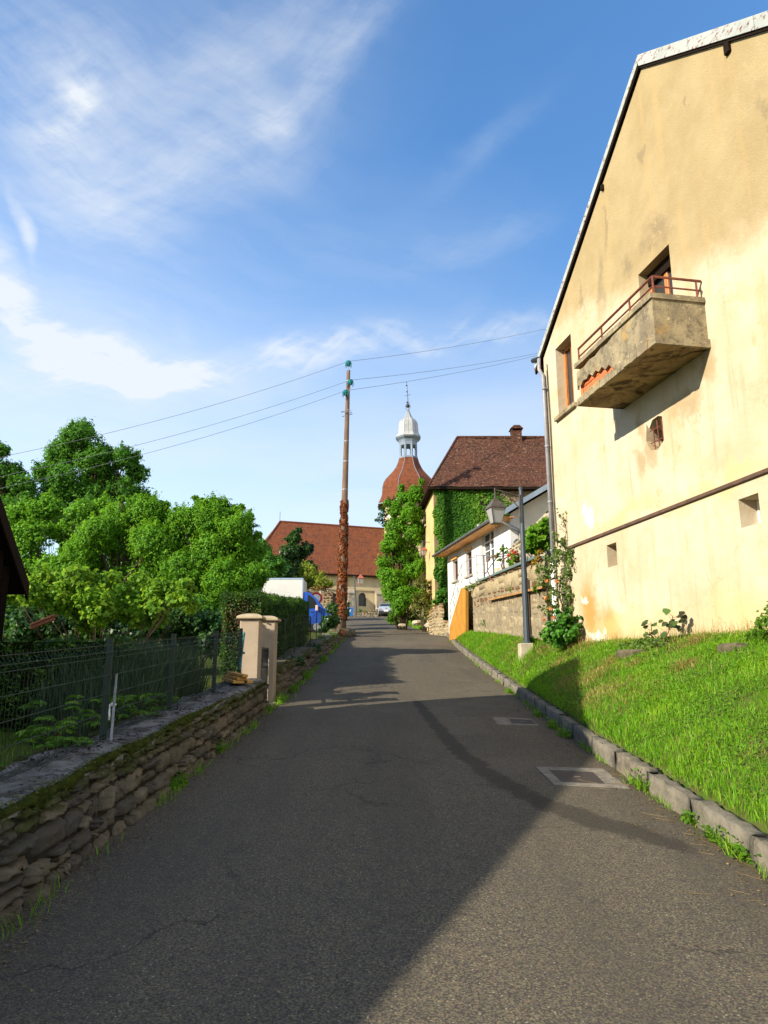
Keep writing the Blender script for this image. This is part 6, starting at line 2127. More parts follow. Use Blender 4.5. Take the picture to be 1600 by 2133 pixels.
def bin_():
    Y = 80.0
    a = AT(722, 1285, Y); b = AT(736, 1285, Y); t = AT(729, 1266, Y)
    e = thing('wheelie_bin', ((a.x + b.x) / 2, Y + .4, a.z), 'blue wheeled recycling bin with a white mark standing by the church', 'bin')
    cx = (a.x + b.x) / 2; w = (b.x - a.x) / 2; z = a.z
    m = MB()
    m.add([(cx - w * .82, Y, z + .08), (cx + w * .82, Y, z + .08), (cx + w * .82, Y + .5, z + .08), (cx - w * .82, Y + .5, z + .08), (cx - w, Y - .08, t.z - .1), (cx + w, Y - .08, t.z - .1), (cx + w, Y + .6, t.z - .02), (cx - w, Y + .6, t.z - .02)],
          [(0, 3, 2, 1), (4, 5, 6, 7), (0, 1, 5, 4), (1, 2, 6, 5), (2, 3, 7, 6), (3, 0, 4, 7)]); m.build('body', M_binblue, e)
    m = MB(); m.prism([(cx - w - .03, Y - .13, t.z - .09), (cx - w - .03, Y - .10, t.z - .02), (cx - w - .03, Y + .3, t.z + .06), (cx - w - .03, Y + .62, t.z + .04), (cx - w - .03, Y + .62, t.z - .01)], (2 * w + .06, 0, 0)); m.build('lid', M_binblue, e)
    m = MB(); zz = t.z - .32
    m.prism([(cx - .14, Y - .066, zz + .13), (cx + .14, Y - .066, zz + .15), (cx + .05, Y - .06, zz + .04), (cx + .03, Y - .05, zz - .12), (cx - .05, Y - .05, zz - .12), (cx - .04, Y - .06, zz + .03)], (0, -.012, 0)); m.build('white_mark', M_paintwhite, e)
    for s_ in (-1, 1):
        m = MB(); m.lathe((0, 0, 0), [(.06, -.03), (.10, -.03), (.10, .03), (.06, .03)], 12); m.v = [(cx + s_ * w * .8 + zq, Y + .5 + x, z + .10 + y) for x, y, zq in m.v]; m.build('wheel', M_tyre, e)
M_binblue = simple('blue_plastic', (.03, .14, .42), (.025, .12, .36), 3, .5, .4)
bin_()

def far_wall():
    A = AT(744, 1284, 84.0); B = AT(788, 1284, 84.6)
    e = thing('dry_stone_wall', ((A.x + B.x) / 2, 84.3, A.z), 'low sunlit dry stone wall at the foot of the church beside the silver car', 'wall')
    V, Q, T, HR = rubble((A.x, A.y), (B.x, B.y), (0, -1), lambda s: A.z - .15, lambda s: np.interp(s, [0, .8, 2.4], [.55, .75, 1.0]) + .06 * math.sin(s * 9), (.14, .24), (.2, .45), .10, 41, 5, 4)
    np_mesh('stone_face', V, Q, M_blond, e, tint=T, extra={'hrel': HR}, smooth=True)
    m = MB(); m.prism([(A.x, A.y + .02, A.z - .4), (B.x, B.y + .02, A.z - .4), (B.x, B.y + .02, A.z + .72), (A.x, A.y + .02, A.z + .32)], (0, .5, 0)); m.build('rubble_core', M_greystone2, e)
    p = AT(754, 1268, 86.5)
    e2 = thing('garden_plant', p - Vector((0, 0, .9)), 'pale green spiky plant behind the dry stone wall under the church window', 'plant')
    n = 110; a = rng.uniform(0, 6.28, n); l = rng.uniform(.4, .95, n); tl = rng.uniform(.25, 1.0, n)
    m = MB()
    for i in range(n):
        d_ = Vector((math.cos(a[i]) * (1 - tl[i] * .7), math.sin(a[i]) * (1 - tl[i] * .7), tl[i])).normalized()
        q = Vector(p) - Vector((0, 0, .7)); s_ = d_.cross(Vector((0, 0, 1))).normalized() * .05
        m.add([q - s_, q + s_, q + d_ * l[i] * .7 + s_ * .7, q + d_ * l[i] * 1.1 - Vector((0, 0, .15)), q + d_ * l[i] * .7 - s_ * .7], [(0, 1, 2, 3, 4)])
    m.build('leaf', simple('pale_spiky_leaf', (.16, .26, .06), (.10, .19, .04), 9, .6, .3), e2)
far_wall()

def old_pier():
    Y = 45.5
    a = AT(671, 1300, Y); b = AT(692, 1300, Y); t = AT(680, 1233, Y)
    z0 = float(zr(Y)) - .1
    e = thing('ruined_pier', ((a.x + b.x) / 2, Y, z0), 'crumbling orange stone pier topped with a mound of moss behind the road sign', 'pier')
    V, Q, T, HR = rubble((a.x, Y), (b.x, Y), (0, -1), lambda s: z0, lambda s: t.z - z0, (.14, .26), (.2, .4), .05, 51, 5, 4)
    V2, Q2, T2, H2 = rubble((b.x, Y), (b.x, Y + .8), (1, 0), lambda s: z0, lambda s: t.z - z0, (.14, .26), (.2, .4), .05, 52, 5, 4)
    V3, Q3, T3, H3 = rubble((a.x, Y + .8), (a.x, Y), (-1, 0), lambda s: z0, lambda s: t.z - z0, (.14, .26), (.2, .4), .05, 53, 5, 4)
    np_mesh('stone_face', np.concatenate([V, V2, V3]), np.concatenate([Q, Q2 + len(V), Q3 + len(V) + len(V2)]), M_mason, e, tint=np.concatenate([T, T2, T3]), extra={'hrel': np.concatenate([HR, H2, H3])}, smooth=True)
    m = MB(); m.box((a.x + .01, Y + .01, z0 - .3), (b.x - .01, Y + .79, t.z)); m.build('rubble_core', M_blondmortar, e)
    mo = thing('moss_mound', (a.x, Y + .5, t.z), 'overhanging mound of yellow green stonecrop spilling over the ruined pier', 'plant')
    cl = [(AT(676, 1222, Y + .4), .42), (AT(662, 1220, Y + .5), .5), (AT(648, 1215, Y + .7), .6), (AT(684, 1216, Y + .4), .34), (AT(655, 1200, Y + 1), .5), (AT(636, 1208, Y + 1), .6), (AT(640, 1192, Y + 1.3), .55), (AT(668, 1206, Y + .6), .38)]
    P, N, T = blob_points(cl, 5200, sub=12, subr=.4, shell=(.3, .9)); 
    zsel = P[:, 2] < t.z + .42
    leaves('stonecrop', P[zsel], N[zsel], .10, leafmat('orange_stonecrop', (.10, .06, .012), (.20, .13, .02), (.30, .21, .03), .2), mo, .7, tint=T[zsel])['kind'] = 'stuff'
    leaves('grass_tuft', P[~zsel], N[~zsel] * np.array([1, 1, .3]), .20, leafmat('yellow_green_grass', (.10, .15, .012), (.22, .30, .02), (.36, .40, .05), .4), mo, .25, tint=T[~zsel])  # blades in a yellower green than the bank grass
old_pier()

# ------------------------------------------------------------------ trees and shrubs
def CL(Y, lst, dj=.5):
    """pixel clumps (px, py, radius) at about depth Y, spread in depth by dj times their size"""
    out = []
    for px, py, r_ in lst:
        y = Y + random.uniform(-dj, dj) * r_ * Y / F * 1.6
        out.append((AT(px, py, y), r_ * y / F * 1.02))
    return out
def ground_under(px, Y, x=None):
    x = AT(px, 1300, Y).x
    return Vector((x, Y, gz1(x, Y)))

tree('ash_tree', ground_under(185, 55), CL(55, [(165, 918, 40), (130, 950, 38), (190, 955, 38), (100, 985, 32), (150, 1005, 46), (215, 990, 38), (262, 955, 30), (285, 985, 26), (250, 1015, 38), (190, 1045, 48), (110, 1035, 38), (290, 1035, 26), (318, 1062, 24), (175, 893, 24), (225, 945, 22), (150, 1090, 50), (240, 1090, 50)]),
     80000, .24, L_ash, 'tall round topped ash tree rising highest above the garden under the overhead wires', trunk_r=.42, aspect=.5, sub=15, subr=.32, frag=6, fill=.45)
tree('ash_tree', ground_under(15, 52), CL(52, [(20, 982, 32), (48, 1008, 30), (-5, 935, 24), (5, 1030, 40), (60, 1040, 28), (-30, 990, 50), (20, 1080, 45), (70, 1090, 40)]),
     32000, .24, L_ash, 'smaller ash tree cut by the left edge of the photo', trunk_r=.35, aspect=.5, sub=13, subr=.32, frag=6, fill=.45)
tree('hazel_thicket', ground_under(110, 36), CL(36, [(40, 1072, 34), (100, 1062, 36), (160, 1068, 34), (220, 1062, 30), (70, 1115, 42), (140, 1120, 40), (200, 1110, 34), (50, 1175, 46), (110, 1190, 40), (15, 1110, 40), (10, 1210, 50), (160, 1190, 40), (90, 1240, 50), (30, 1270, 50), (240, 1090, 26)]),
     56000, .155, L_pear, 'thicket of tall leafy hazel stems behind the dark shed', cat='shrub', trunk_r=.10, aspect=.7, stems=3, sub=13, subr=.32, frag=6, fill=.45)
tree('pear_tree', ground_under(235, 24), CL(24, [(250, 1085, 48), (305, 1080, 46), (200, 1120, 46), (262, 1140, 58), (172, 1158, 46), (150, 1200, 42), (230, 1210, 56), (322, 1140, 54), (300, 1210, 56), (285, 1052, 22), (130, 1180, 34), (255, 1040, 8), (285, 1036, 8), (308, 1046, 9), (228, 1066, 9), (344, 1052, 9), (180, 1108, 10), (128, 1150, 10), (322, 1050, 8), (335, 1085, 36), (180, 1230, 46), (345, 1230, 40), (250, 1250, 44), (120, 1230, 36)]),
     170000, .088, L_pear, 'broad bright green pear tree on the left behind the vine', trunk_r=.16, shape='leaf', aspect=.48, droop=.9, sub=20, subr=.32, frag=6, fill=.45)
tree('pear_tree', ground_under(440, 23.5), CL(23.5, [(400, 1082, 44), (450, 1085, 48), (496, 1100, 40), (380, 1130, 52), (450, 1150, 58), (508, 1150, 42), (525, 1195, 34), (400, 1205, 54), (470, 1215, 50), (515, 1235, 34), (360, 1235, 44), (408, 1036, 8), (424, 1046, 9), (444, 1042, 8), (468, 1048, 9), (503, 1058, 9), (520, 1078, 10), (536, 1116, 10), (546, 1150, 10), (548, 1190, 10), (370, 1078, 12), (540, 1215, 12), (415, 1052, 16), (458, 1056, 18), (490, 1066, 16), (440, 1262, 44), (380, 1180, 50), (500, 1275, 34), (420, 1300, 40)]),
     170000, .088, L_pear, 'dense bright green pear tree standing beside the white van box', trunk_r=.16, shape='leaf', aspect=.48, droop=.9, sub=20, subr=.32, frag=6, fill=.45)
tree('grape_vine', ground_under(230, 13), CL(13, [(100, 1215, 34), (150, 1208, 36), (215, 1222, 40), (280, 1228, 38), (330, 1235, 30), (374, 1243, 27), (130, 1248, 38), (200, 1262, 42), (268, 1268, 40), (338, 1268, 32), (60, 1240, 34), (388, 1222, 20), (225, 1205, 24), (300, 1285, 34), (180, 1285, 36), (20, 1225, 34), (395, 1262, 18)], .9),
     15000, .085, L_vine, 'sprawling yellow green grape vine on dark arching branches above the dark hedge', cat='vine', trunk_r=.035, aspect=.85, stems=2, sub=20, subr=.36, frag=4, fill=.4)
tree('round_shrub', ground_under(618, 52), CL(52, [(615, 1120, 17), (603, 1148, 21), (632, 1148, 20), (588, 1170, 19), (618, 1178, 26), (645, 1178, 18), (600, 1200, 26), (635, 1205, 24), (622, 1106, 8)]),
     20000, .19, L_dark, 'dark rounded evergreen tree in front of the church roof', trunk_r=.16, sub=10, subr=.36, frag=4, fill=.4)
tree('leafy_shrub', ground_under(556, 45), CL(45, [(545, 1148, 22), (560, 1170, 22), (574, 1190, 18), (548, 1200, 26), (528, 1140, 18), (580, 1172, 12), (560, 1225, 28)]),
     16000, .18, L_ash, 'green leafy shrub between the pear tree and the dark rounded evergreen', cat='shrub', trunk_r=.1, stems=3, sub=12)
tree('robinia_tree', ground_under(838, 47), CL(46.5, [(868, 1028, 20), (846, 1036, 18), (822, 1060, 18), (855, 1068, 26), (828, 1098, 26), (865, 1108, 24), (814, 1128, 22), (846, 1148, 32), (806, 1172, 20), (862, 1188, 26), (820, 1208, 26), (850, 1232, 28), (870, 1238, 16), (803, 1140, 14), (812, 1232, 20), (835, 1262, 22), (880, 1002, 8), (835, 1016, 8), (806, 1048, 8), (798, 1192, 14)]),
     120000, .14, L_robinia, 'bright green bushy tree leaning over the parked silver car beside the ivy house', trunk_r=.16, aspect=.5, stems=2, sub=14, subr=.32, frag=6, fill=.45)
tree('bare_sprig', AT(832, 1120, 49), CL(49, [(800, 1066, 12), (815, 1042, 10), (790, 1082, 9), (806, 1090, 10)]), 420, .22, L_dark, 'thin dark twig sprays reaching left in front of the bell tower', cat='shrub', trunk_r=.05, stems=2, sub=10, subr=.35)
tree('twiggy_shrub', ground_under(888, 43.5), CL(43.5, [(880, 1215, 15), (892, 1235, 15), (878, 1250, 18), (897, 1262, 14), (888, 1278, 15), (868, 1268, 14)]),
     2600, .16, leafmat('yellow_green_leaf', (.06, .09, .012), (.13, .16, .02), (.26, .24, .05), .35), 'twiggy yellow green shrub at the foot of the ivy house side wall', cat='shrub', trunk_r=.05, stems=4, sub=12)
tree('low_shrub', ground_under(832, 48), CL(47, [(825, 1282, 14), (842, 1288, 13), (815, 1292, 10), (858, 1284, 12), (835, 1300, 10), (872, 1290, 9)]),
     2600, .15, L_weed, 'low weedy clump growing on the verge below the bushy green tree', cat='shrub', trunk_r=.03, stems=3, sub=10)
tree('dark_shrub', ground_under(694, 36.3), CL(36.3, [(692, 1268, 14), (699, 1288, 13), (682, 1292, 13), (672, 1308, 11), (690, 1305, 12)]),
     2400, .13, L_dark, 'dark green shrub squeezed between the wall and the utility pole', cat='shrub', trunk_r=.04, stems=3, sub=10)
tree('dark_shrub', ground_under(722, 79), CL(79, [(722, 1268, 8), (721, 1278, 8), (724, 1258, 5)]), 900, .2, L_dark, 'small dark bush next to the blue recycling bin', cat='shrub', trunk_r=.05, stems=2, sub=8)
tree('green_shrub', ground_under(925, 40.6), CL(40.8, [(920, 1240, 12), (912, 1252, 12), (930, 1250, 10), (925, 1232, 8)]), 1500, .15, L_ash, 'small green bush behind the stone wall stub beside the white house', cat='shrub', trunk_r=.04, stems=2, sub=8)
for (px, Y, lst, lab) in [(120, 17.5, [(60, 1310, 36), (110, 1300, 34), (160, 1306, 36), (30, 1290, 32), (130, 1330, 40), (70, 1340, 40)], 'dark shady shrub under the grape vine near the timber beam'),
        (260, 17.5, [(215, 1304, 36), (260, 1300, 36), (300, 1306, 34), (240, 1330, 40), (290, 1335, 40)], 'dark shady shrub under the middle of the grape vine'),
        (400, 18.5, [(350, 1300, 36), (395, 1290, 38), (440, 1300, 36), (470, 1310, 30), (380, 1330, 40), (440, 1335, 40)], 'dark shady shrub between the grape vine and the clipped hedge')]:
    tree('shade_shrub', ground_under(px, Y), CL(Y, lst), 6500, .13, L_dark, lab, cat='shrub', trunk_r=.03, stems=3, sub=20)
# far line of trees closing the view beyond the village
for i, (x, y, h_) in enumerate([(-70, 120, 9), (-52, 135, 10), (-88, 100, 8), (-38, 150, 9), (30, 160, 10), (60, 150, 10), (-36, 62, 7), (-44, 50, 8)]):
    g0 = Vector((x, y, gz1(x, y)))
    cl = [(g0 + Vector((random.uniform(-3, 3), random.uniform(-3, 3), h_ * q)), random.uniform(2.2, 3.2)) for q in (.3, .45, .6, .75, .85, .5)]
    tree('field_tree', g0, cl, 2600, .8, L_ash, 'distant green field tree behind the garden trees', trunk_r=.3, group='distant field trees', sub=10)

# grey green clump of fine stems behind the fence
def lavender():
    e = thing('broom_shrub', (-3.4, 10.2, float(zr(10.2))), 'grey green clump of fine upright stems behind the mesh fence', 'shrub')
    n = 5200
    y = rng.uniform(8.7, 11.9, n); x = -2.85 - rng.random(n) * 1.25
    z = zr(y) + .05
    top = np.interp(y, [8.7, 9.3, 10.6, 11.9], [.75, 1.05, 1.22, 1.0]) * rng.uniform(.55, 1.06, n)
    lean = np.stack([rng.normal(.02, .16, n), rng.normal(-.02, .20, n)], 1)
    w = .006
    b = np.stack([x, y, z], 1)
    m_ = b + np.stack([lean[:, 0] * .35 * top, lean[:, 1] * .35 * top, top * .55], 1)
    t_ = b + np.stack([lean[:, 0] * top, lean[:, 1] * top, top], 1)
    ang = rng.uniform(0, 3.14, n); d = np.stack([np.cos(ang), np.sin(ang), np.zeros(n)], 1) * w
    V = np.stack([b - d, b + d, m_ + d * 1.3, m_ - d * 1.3, t_ + d * .5, t_ - d * .5], 1).reshape(-1, 3)
    k = np.arange(n)[:, None] * 6
    Q = np.concatenate([k + np.array([[0, 1, 2, 3]]), k + np.array([[3, 2, 4, 5]])])
    np_mesh('stems', V, Q, L_blue, e, tint=np.repeat(np.clip(rng.normal(.5, .25, n), 0, 1), 6))
lavender()

# leafy garden plants in whorls just behind the fence
for (px, py, Y, r_), lab in zip([(128, 1490, 6.9, .26), (185, 1478, 7.3, .25), (255, 1480, 7.6, .26), (95, 1520, 6.2, .18), (330, 1462, 8.6, .16), (150, 1560, 6.0, .16)],
        ['broad leaved garden plant farthest left behind the fence, in front of the dark hedge', 'broad leaved garden plant second from left behind the mesh fence', 'broad leaved garden plant right of the pale slotted stake behind the fence',
         'small leafy garden plant low at the left edge behind the fence', 'small garden plant between the fence posts near the fine stemmed shrub', 'low grey green garden plant nearest the wall coping']):
    p = AT(px, py, Y); g0 = Vector((p.x, p.y, gz1(p.x, p.y)))
    e = thing('garden_plant', g0, lab, 'plant')
    P, N, T = [], [], []
    k = 14
    for i in range(k):
        c = Vector(p) + Vector((random.uniform(-1, 1), random.uniform(-1, 1), random.uniform(-.5, .6))) * r_
        for q in range(9):
            a = q / 9 * 6.28 + random.random()
            P.append(c + Vector((math.cos(a), math.sin(a), -.25)) * .055); N.append((math.cos(a) * .5, math.sin(a) * .5, 1)); T.append(random.random())
    leaves('foliage', np.array([list(q) for q in P]), np.array(N), .11, L_weed, e, .34, 'leaf', tint=np.array(T))
    m = MB()
    for i in range(6):
        c = Vector(p) + Vector((random.uniform(-1, 1), random.uniform(-1, 1), 0)) * r_ * .8
        m.tube([g0, (g0 + c) / 2 + Vector((0, 0, .05)), c], [.012, .009, .005], 5)
    m.build('stem', M_bark, e)

# ------------------------------------------------------------------ house and shed left of the frame, whose shadow falls across the lane
def left_house():
    x1 = -6.0
    e = thing('neighbour_house', (-10, 4.5, 0), 'plain rendered house with pitched tiled roof standing left of the garden fence', 'house')
    ax, az = 7.45, 7.75
    yn, zn = -2.4, 3.0
    yf, zf_ = 9.95, 6.45
    out = [(yn, -1.0), (yf, -1.0), (yf, zf_ - .1), (ax, az - .12), (yn, zn - .1)]
    m = MB(); m.prism([(x1, y, z) for y, z in out], (-9, -6.1, 0)); m.build('wall', M_whitewall, e)
    m = MB()
    for (a, b_) in (((ax, az), (yf + .0, zf_)), ((ax, az), (yn - .3, zn - .15))):
        m.prism([(x1 + .02, a[0], a[1]), (x1 + .02, b_[0], b_[1]), (x1 + .02, b_[0], b_[1] - .14), (x1 + .02, a[0], a[1] - .14)], (-9.3, -6.3, 0))
    m.build('roof', M_roofbrown, e)
    for (y0, z0) in ((2.0, 1.6), (5.6, 1.7), (6.4, 4.6)):
        m = MB(); m.box((x1 + .003, y0, z0), (x1 + .05, y0 + 1.0, z0 + 1.3)); w = m.build('window', M_paintwhite, e)
        m = MB(); m.box((x1 + .052, y0 + .08, z0 + .08), (x1 + .06, y0 + .92, z0 + 1.22)); m.build('pane', M_glass, w)
left_house()

def shed():
    X = -5.0
    ev = AT(55, 1215, 10.14); rg = Vector((X, 7.6, 5.35))
    e = thing('garden_shed', (-5.4, 8, .6), 'nearly black timber garden shed with steep roof edge at the left edge of the photo', 'shed')
    near = Vector((X, 5.05, ev.z))
    m = MB()
    for a, b in ((rg, Vector((X, ev.y, ev.z))), (rg, near)):
        m.prism([a, b, b - Vector((0, 0, .16)), a - Vector((0, 0, .16))], (-.99, 0, 0))
    m.build('roof', M_shedwood, e)
    m = MB()
    d = (Vector((X, ev.y, ev.z)) - rg)
    m.obox(rg + Vector((.005, 0, .02)), d * 1.01, (.03, 0, 0), (0, 0, -.22)); d2 = near - rg; m.obox(rg + Vector((.005, 0, .02)), d2 * 1.01, (.03, 0, 0), (0, 0, -.22))
    m.build('barge_board', M_darkwood, e)
    m = MB()
    m.prism([(X - .12, 5.3, .5), (X - .12, ev.y - .3, .5), (X - .12, ev.y - .3, ev.z + .02), (X - .12, rg.y, rg.z - .3), (X - .12, 5.3, ev.z + .02)], (-.85, 0, 0))
    m.build('wall', M_shedwood, e)
    m = MB()
    for i in range(24):
        y = 5.3 + i * .19
        if y > ev.y - .4: break
        zt = min(ev.z + .02 + (y - 5.3) * .95, ev.z + .02 + (ev.y - .3 - y) * .95, rg.z - .32)
        m.box((X - .118, y, .6), (X - .095, y + .17, zt))
    m.build('boards', M_shedwood, e)
M_shedwood = simple('black_brown_boards', (.010, .007, .006), (.006, .005, .004), 8, .95, .02, .4, 30, stretch=(1, 1, 5))
shed()

def beam():
    a = AT(62, 1304, 11.2); b = AT(112, 1284, 11.4)
    m = MB(); d = b - a; m.obox(a, d, (0, .12, 0), (0, 0, .035)); m.obox(a + Vector((0, .02, -.05)), d * .96, (0, .08, 0), (0, 0, .045))
    tag(m.build('roof_beam', simple('red_brown_beam', (.20, .08, .045), (.13, .055, .032), 7, .7, .2, .3), None, bevel=.005), 'sloping red brown timber beam above the dark hedge beside the shed', 'beam')
beam()

# ------------------------------------------------------------------ drain covers
def drains():
    for quad, lab, inner in (([(1115, 1598), (1255, 1600), (1312, 1641), (1155, 1637)], 'large dark drain cover in a pale concrete frame nearest the viewer by the kerb', [(1142, 1605), (1236, 1607), (1262, 1633), (1170, 1631)]),
                             ([(1026, 1494), (1106, 1497), (1124, 1511), (1036, 1511)], 'smaller dark drain cover in a pale concrete frame farther up by the kerb', [(1060, 1497), (1106, 1499), (1118, 1508), (1066, 1508)])):
        q = [road_at(*p) for p in quad]; i_ = [road_at(*p) for p in inner]
        c = (sum(p[0] for p in q) / 4, sum(p[1] for p in q) / 4)
        e = thing('drain_cover', (c[0], c[1], rz(*c)), lab, 'drain cover', 'drain covers beside the kerb')
        def up(p, h): return (p[0], p[1], rz(p[0], p[1]) + h)
        m = MB()
        for k in range(4):
            a, b, b2, a2 = q[k], q[(k + 1) % 4], i_[(k + 1) % 4], i_[k]
            ns = 8
            for s_ in range(ns):
                f0, f1 = s_ / ns, (s_ + 1) / ns
                L = lambda u, v, f: (u[0] + (v[0] - u[0]) * f, u[1] + (v[1] - u[1]) * f)
                p = [L(a, b, f0), L(a, b, f1), L(a2, b2, f1), L(a2, b2, f0)]
                m.add([up(x, .006) for x in p] + [up(x, -.03) for x in p], [(0, 1, 2, 3), (0, 4, 5, 1), (2, 6, 7, 3)])
        m.build('frame', M_drainframe, e)
        m = MB(); cc = (sum(p[0] for p in i_) / 4, sum(p[1] for p in i_) / 4)
        s = [(cc[0] + (p[0] - cc[0]) * .985, cc[1] + (p[1] - cc[1]) * .985) for p in i_]
        ns = 6
        L = lambda u, v, f: (u[0] + (v[0] - u[0]) * f, u[1] + (v[1] - u[1]) * f)
        for a in range(ns):
            for b in range(ns):
                g_ = lambda u, v: L(L(s[0], s[1], u), L(s[3], s[2], u), v)
                p = [g_(a / ns, b / ns), g_((a + 1) / ns, b / ns), g_((a + 1) / ns, (b + 1) / ns), g_(a / ns, (b + 1) / ns)]
                m.add([up(x, .003) for x in p], [(0, 1, 2, 3)])
        lid = m.build('lid', M_lid, e)
        m = MB(); hx = [(cc[0] - .03, cc[1] - .015), (cc[0] + .03, cc[1] - .015), (cc[0] + .03, cc[1] + .015), (cc[0] - .03, cc[1] + .015)]
        m.add([up(x, .008) for x in hx] + [up(x, .0) for x in hx], [(0, 1, 2, 3), (0, 4, 5, 1), (1, 5, 6, 2), (2, 6, 7, 3), (3, 7, 4, 0)]); m.build('lifting_key', M_drainframe, lid)
M_drainframe = simple('worn_concrete', (.215, .19, .15), (.14, .122, .098), 9, .9, .2, .6, 60)
M_lid = simple('rusted_cast_iron', (.050, .036, .032), (.035, .028, .026), 25, .7, .3, .6, 120)
drains()

# ------------------------------------------------------------------ plants along the right hand wall and kerb
def rose():
    Y = 15.25
    base = Vector((AT(1183, 1320, Y).x, Y, gz1(AT(1183, 1320, Y).x, Y) - .05))
    e = thing('rose_bush', base, 'tall straggly rose bush with orange blooms at the corner of the tall house', 'shrub')
    tops = [(1172, 1072), (1180, 1078), (1168, 1120), (1212, 1148), (1200, 1165), (1222, 1235), (1150, 1180), (1132, 1190), (1192, 1215), (1160, 1235), (1210, 1200), (1175, 1195), (1140, 1225), (1226, 1240), (1205, 1265)]
    m = MB(); tips = []
    for px, py in tops:
        b = base + Vector((random.uniform(-.12, .16), random.uniform(-.1, .1), 0)); t = AT(px, py, Y + random.uniform(-.3, .15))
        mid = b.lerp(t, .55) + Vector((random.uniform(-.1, .1), random.uniform(-.1, .1), .06))
        m.tube([b, b.lerp(mid, .6), mid, mid.lerp(t, .6) + Vector((random.uniform(-.05, .05), 0, .03)), t], [.013, .011, .009, .007, .004], 5)
        for q in range(3):
            s_ = mid.lerp(t, random.uniform(.0, .9)); d = Vector((random.uniform(-1, 1), random.uniform(-.6, .6), random.uniform(-.1, .9))).normalized()
            m.tube([s_, s_ + d * .22, s_ + d * .38 + Vector((0, 0, -.04))], [.006, .004, .002], 4)
            tips.append(s_ + d * .3)
    m.build('stem', simple('olive_brown_twig', (.14, .10, .05), (.10, .075, .04), 9, .8, .15), e, smooth=True)
    cl = CL(Y, [(1178, 1080, 13), (1183, 1096, 9), (1168, 1122, 13), (1200, 1152, 16), (1184, 1166, 16), (1152, 1176, 15), (1138, 1196, 13), (1214, 1165, 10), (1195, 1196, 14), (1160, 1215, 15), (1206, 1225, 12), (1146, 1240, 13), (1180, 1240, 14), (1150, 1270, 14), (1186, 1272, 14), (1124, 1186, 9), (1217, 1188, 9), (1128, 1215, 9), (1165, 1150, 12)], .9)
    cl = [(c, r_ * 1.45) for c, r_ in cl]
    P, N, T = blob_points(cl, 3000, sub=12, subr=.36, shell=(.2, 1.0))
    leaves('foliage', P, N, .062, L_rose, e, .6, 'leaf', tint=T, droop=.5)
    for px, py in ((1139, 1210), (1160, 1211), (1136, 1246), (1146, 1268), (1133, 1290), (1152, 1285)):
        c = AT(px, py, Y - .25); P, N, T = blob_points([(c, .034)], 40, sub=7, subr=.5); leaves('rose_bloom', P, N, .036, M_orangepetal, e, .9, tint=T)
    e = thing('leafy_shrub', base + Vector((-.1, -.25, 0)), 'dark green broad leaved shrub at the foot of the rose bush', 'shrub')
    cl = CL(14.95, [(1170, 1290, 24), (1186, 1312, 24), (1152, 1308, 20), (1150, 1328, 17), (1192, 1332, 15), (1172, 1328, 22), (1140, 1322, 12)], .5)
    P, N, T = blob_points(cl, 1900, sub=14, subr=.4, shell=(.4, 1)); leaves('foliage', P, N, .095, L_dark2, e, .75, 'leaf', tint=T)
    m = MB()
    for i in range(7):
        t = cl[i][0]; m.tube([base + Vector((-.1, -.2, 0)), base.lerp(t, .6) + Vector((0, 0, .05)), t], [.012, .009, .004], 5)
    m.build('stem', M_bark, e)
M_orangepetal = leafmat('apricot_petal', (.70, .22, .08), (.85, .32, .13), (.95, .5, .25), .3)
L_dark2 = leafmat('broad_shrub_leaf', (.022, .09, .008), (.055, .19, .014), (.11, .29, .025), .35, .42, .4)
rose()

tree('grape_vine', AT(1120, 1170, 18.6), CL(18.3, [(1110, 1110, 13), (1130, 1098, 14), (1141, 1116, 13), (1106, 1126, 12), (1124, 1126, 13), (1095, 1142, 8), (1140, 1135, 10), (1116, 1142, 10)], .4), 900, .13, L_vine2 if 'L_vine2' in globals() else leafmat('young_vine_leaf', (.06, .17, .008), (.13, .30, .015), (.24, .42, .03), .5),
     'bright lime green grape vine on the upper terrace wall beside the downpipe', cat='vine', trunk_r=.03, aspect=.95, shape='leaf', stems=2, sub=10, subr=.45)
tree('stonecrop', AT(1122, 1185, 18.0), CL(18.0, [(1120, 1165, 7), (1124, 1150, 6), (1114, 1172, 6), (1128, 1172, 6)], .3), 700, .05, leafmat('mustard_stonecrop', (.20, .12, .01), (.32, .20, .012), (.45, .30, .03), .2), 'mustard yellow stonecrop hanging on the upper terrace wall', cat='plant', limbs=False, sub=8)
for (px, py, Y, r_, n, lab) in [(1008, 1212, 27.6, 12, 420, 'reddish green plant cushion left of the rusty hoop on the terrace edge'), (985, 1222, 28.4, 10, 380, 'reddish plant cushion at the far end of the terrace wall top'), (1075, 1225, 21.6, 9, 260, 'small green tuft hanging on the ledge of the retaining wall left of the lamp'), (1125, 1225, 18.0, 10, 300, 'leafy green trailing plant on the retaining wall ledge right of the lamp'), (1015, 1296, 26.2, 9, 120, 'little weed rooted in the face of the retaining wall'), (1105, 1335, 17.15, 10, 300, 'green weed tuft at the wall foot beside the lamp plinth')]:
    tree('wall_plant', AT(px, py + 6, Y), CL(Y, [(px, py, r_ * .8), (px - r_, py + 3, r_ * .6), (px + r_, py + 1, r_ * .6)], .2), n, .075, L_rose if 'reddish' in lab else L_weed, lab, cat='plant', limbs=False, sub=8, subr=.45)

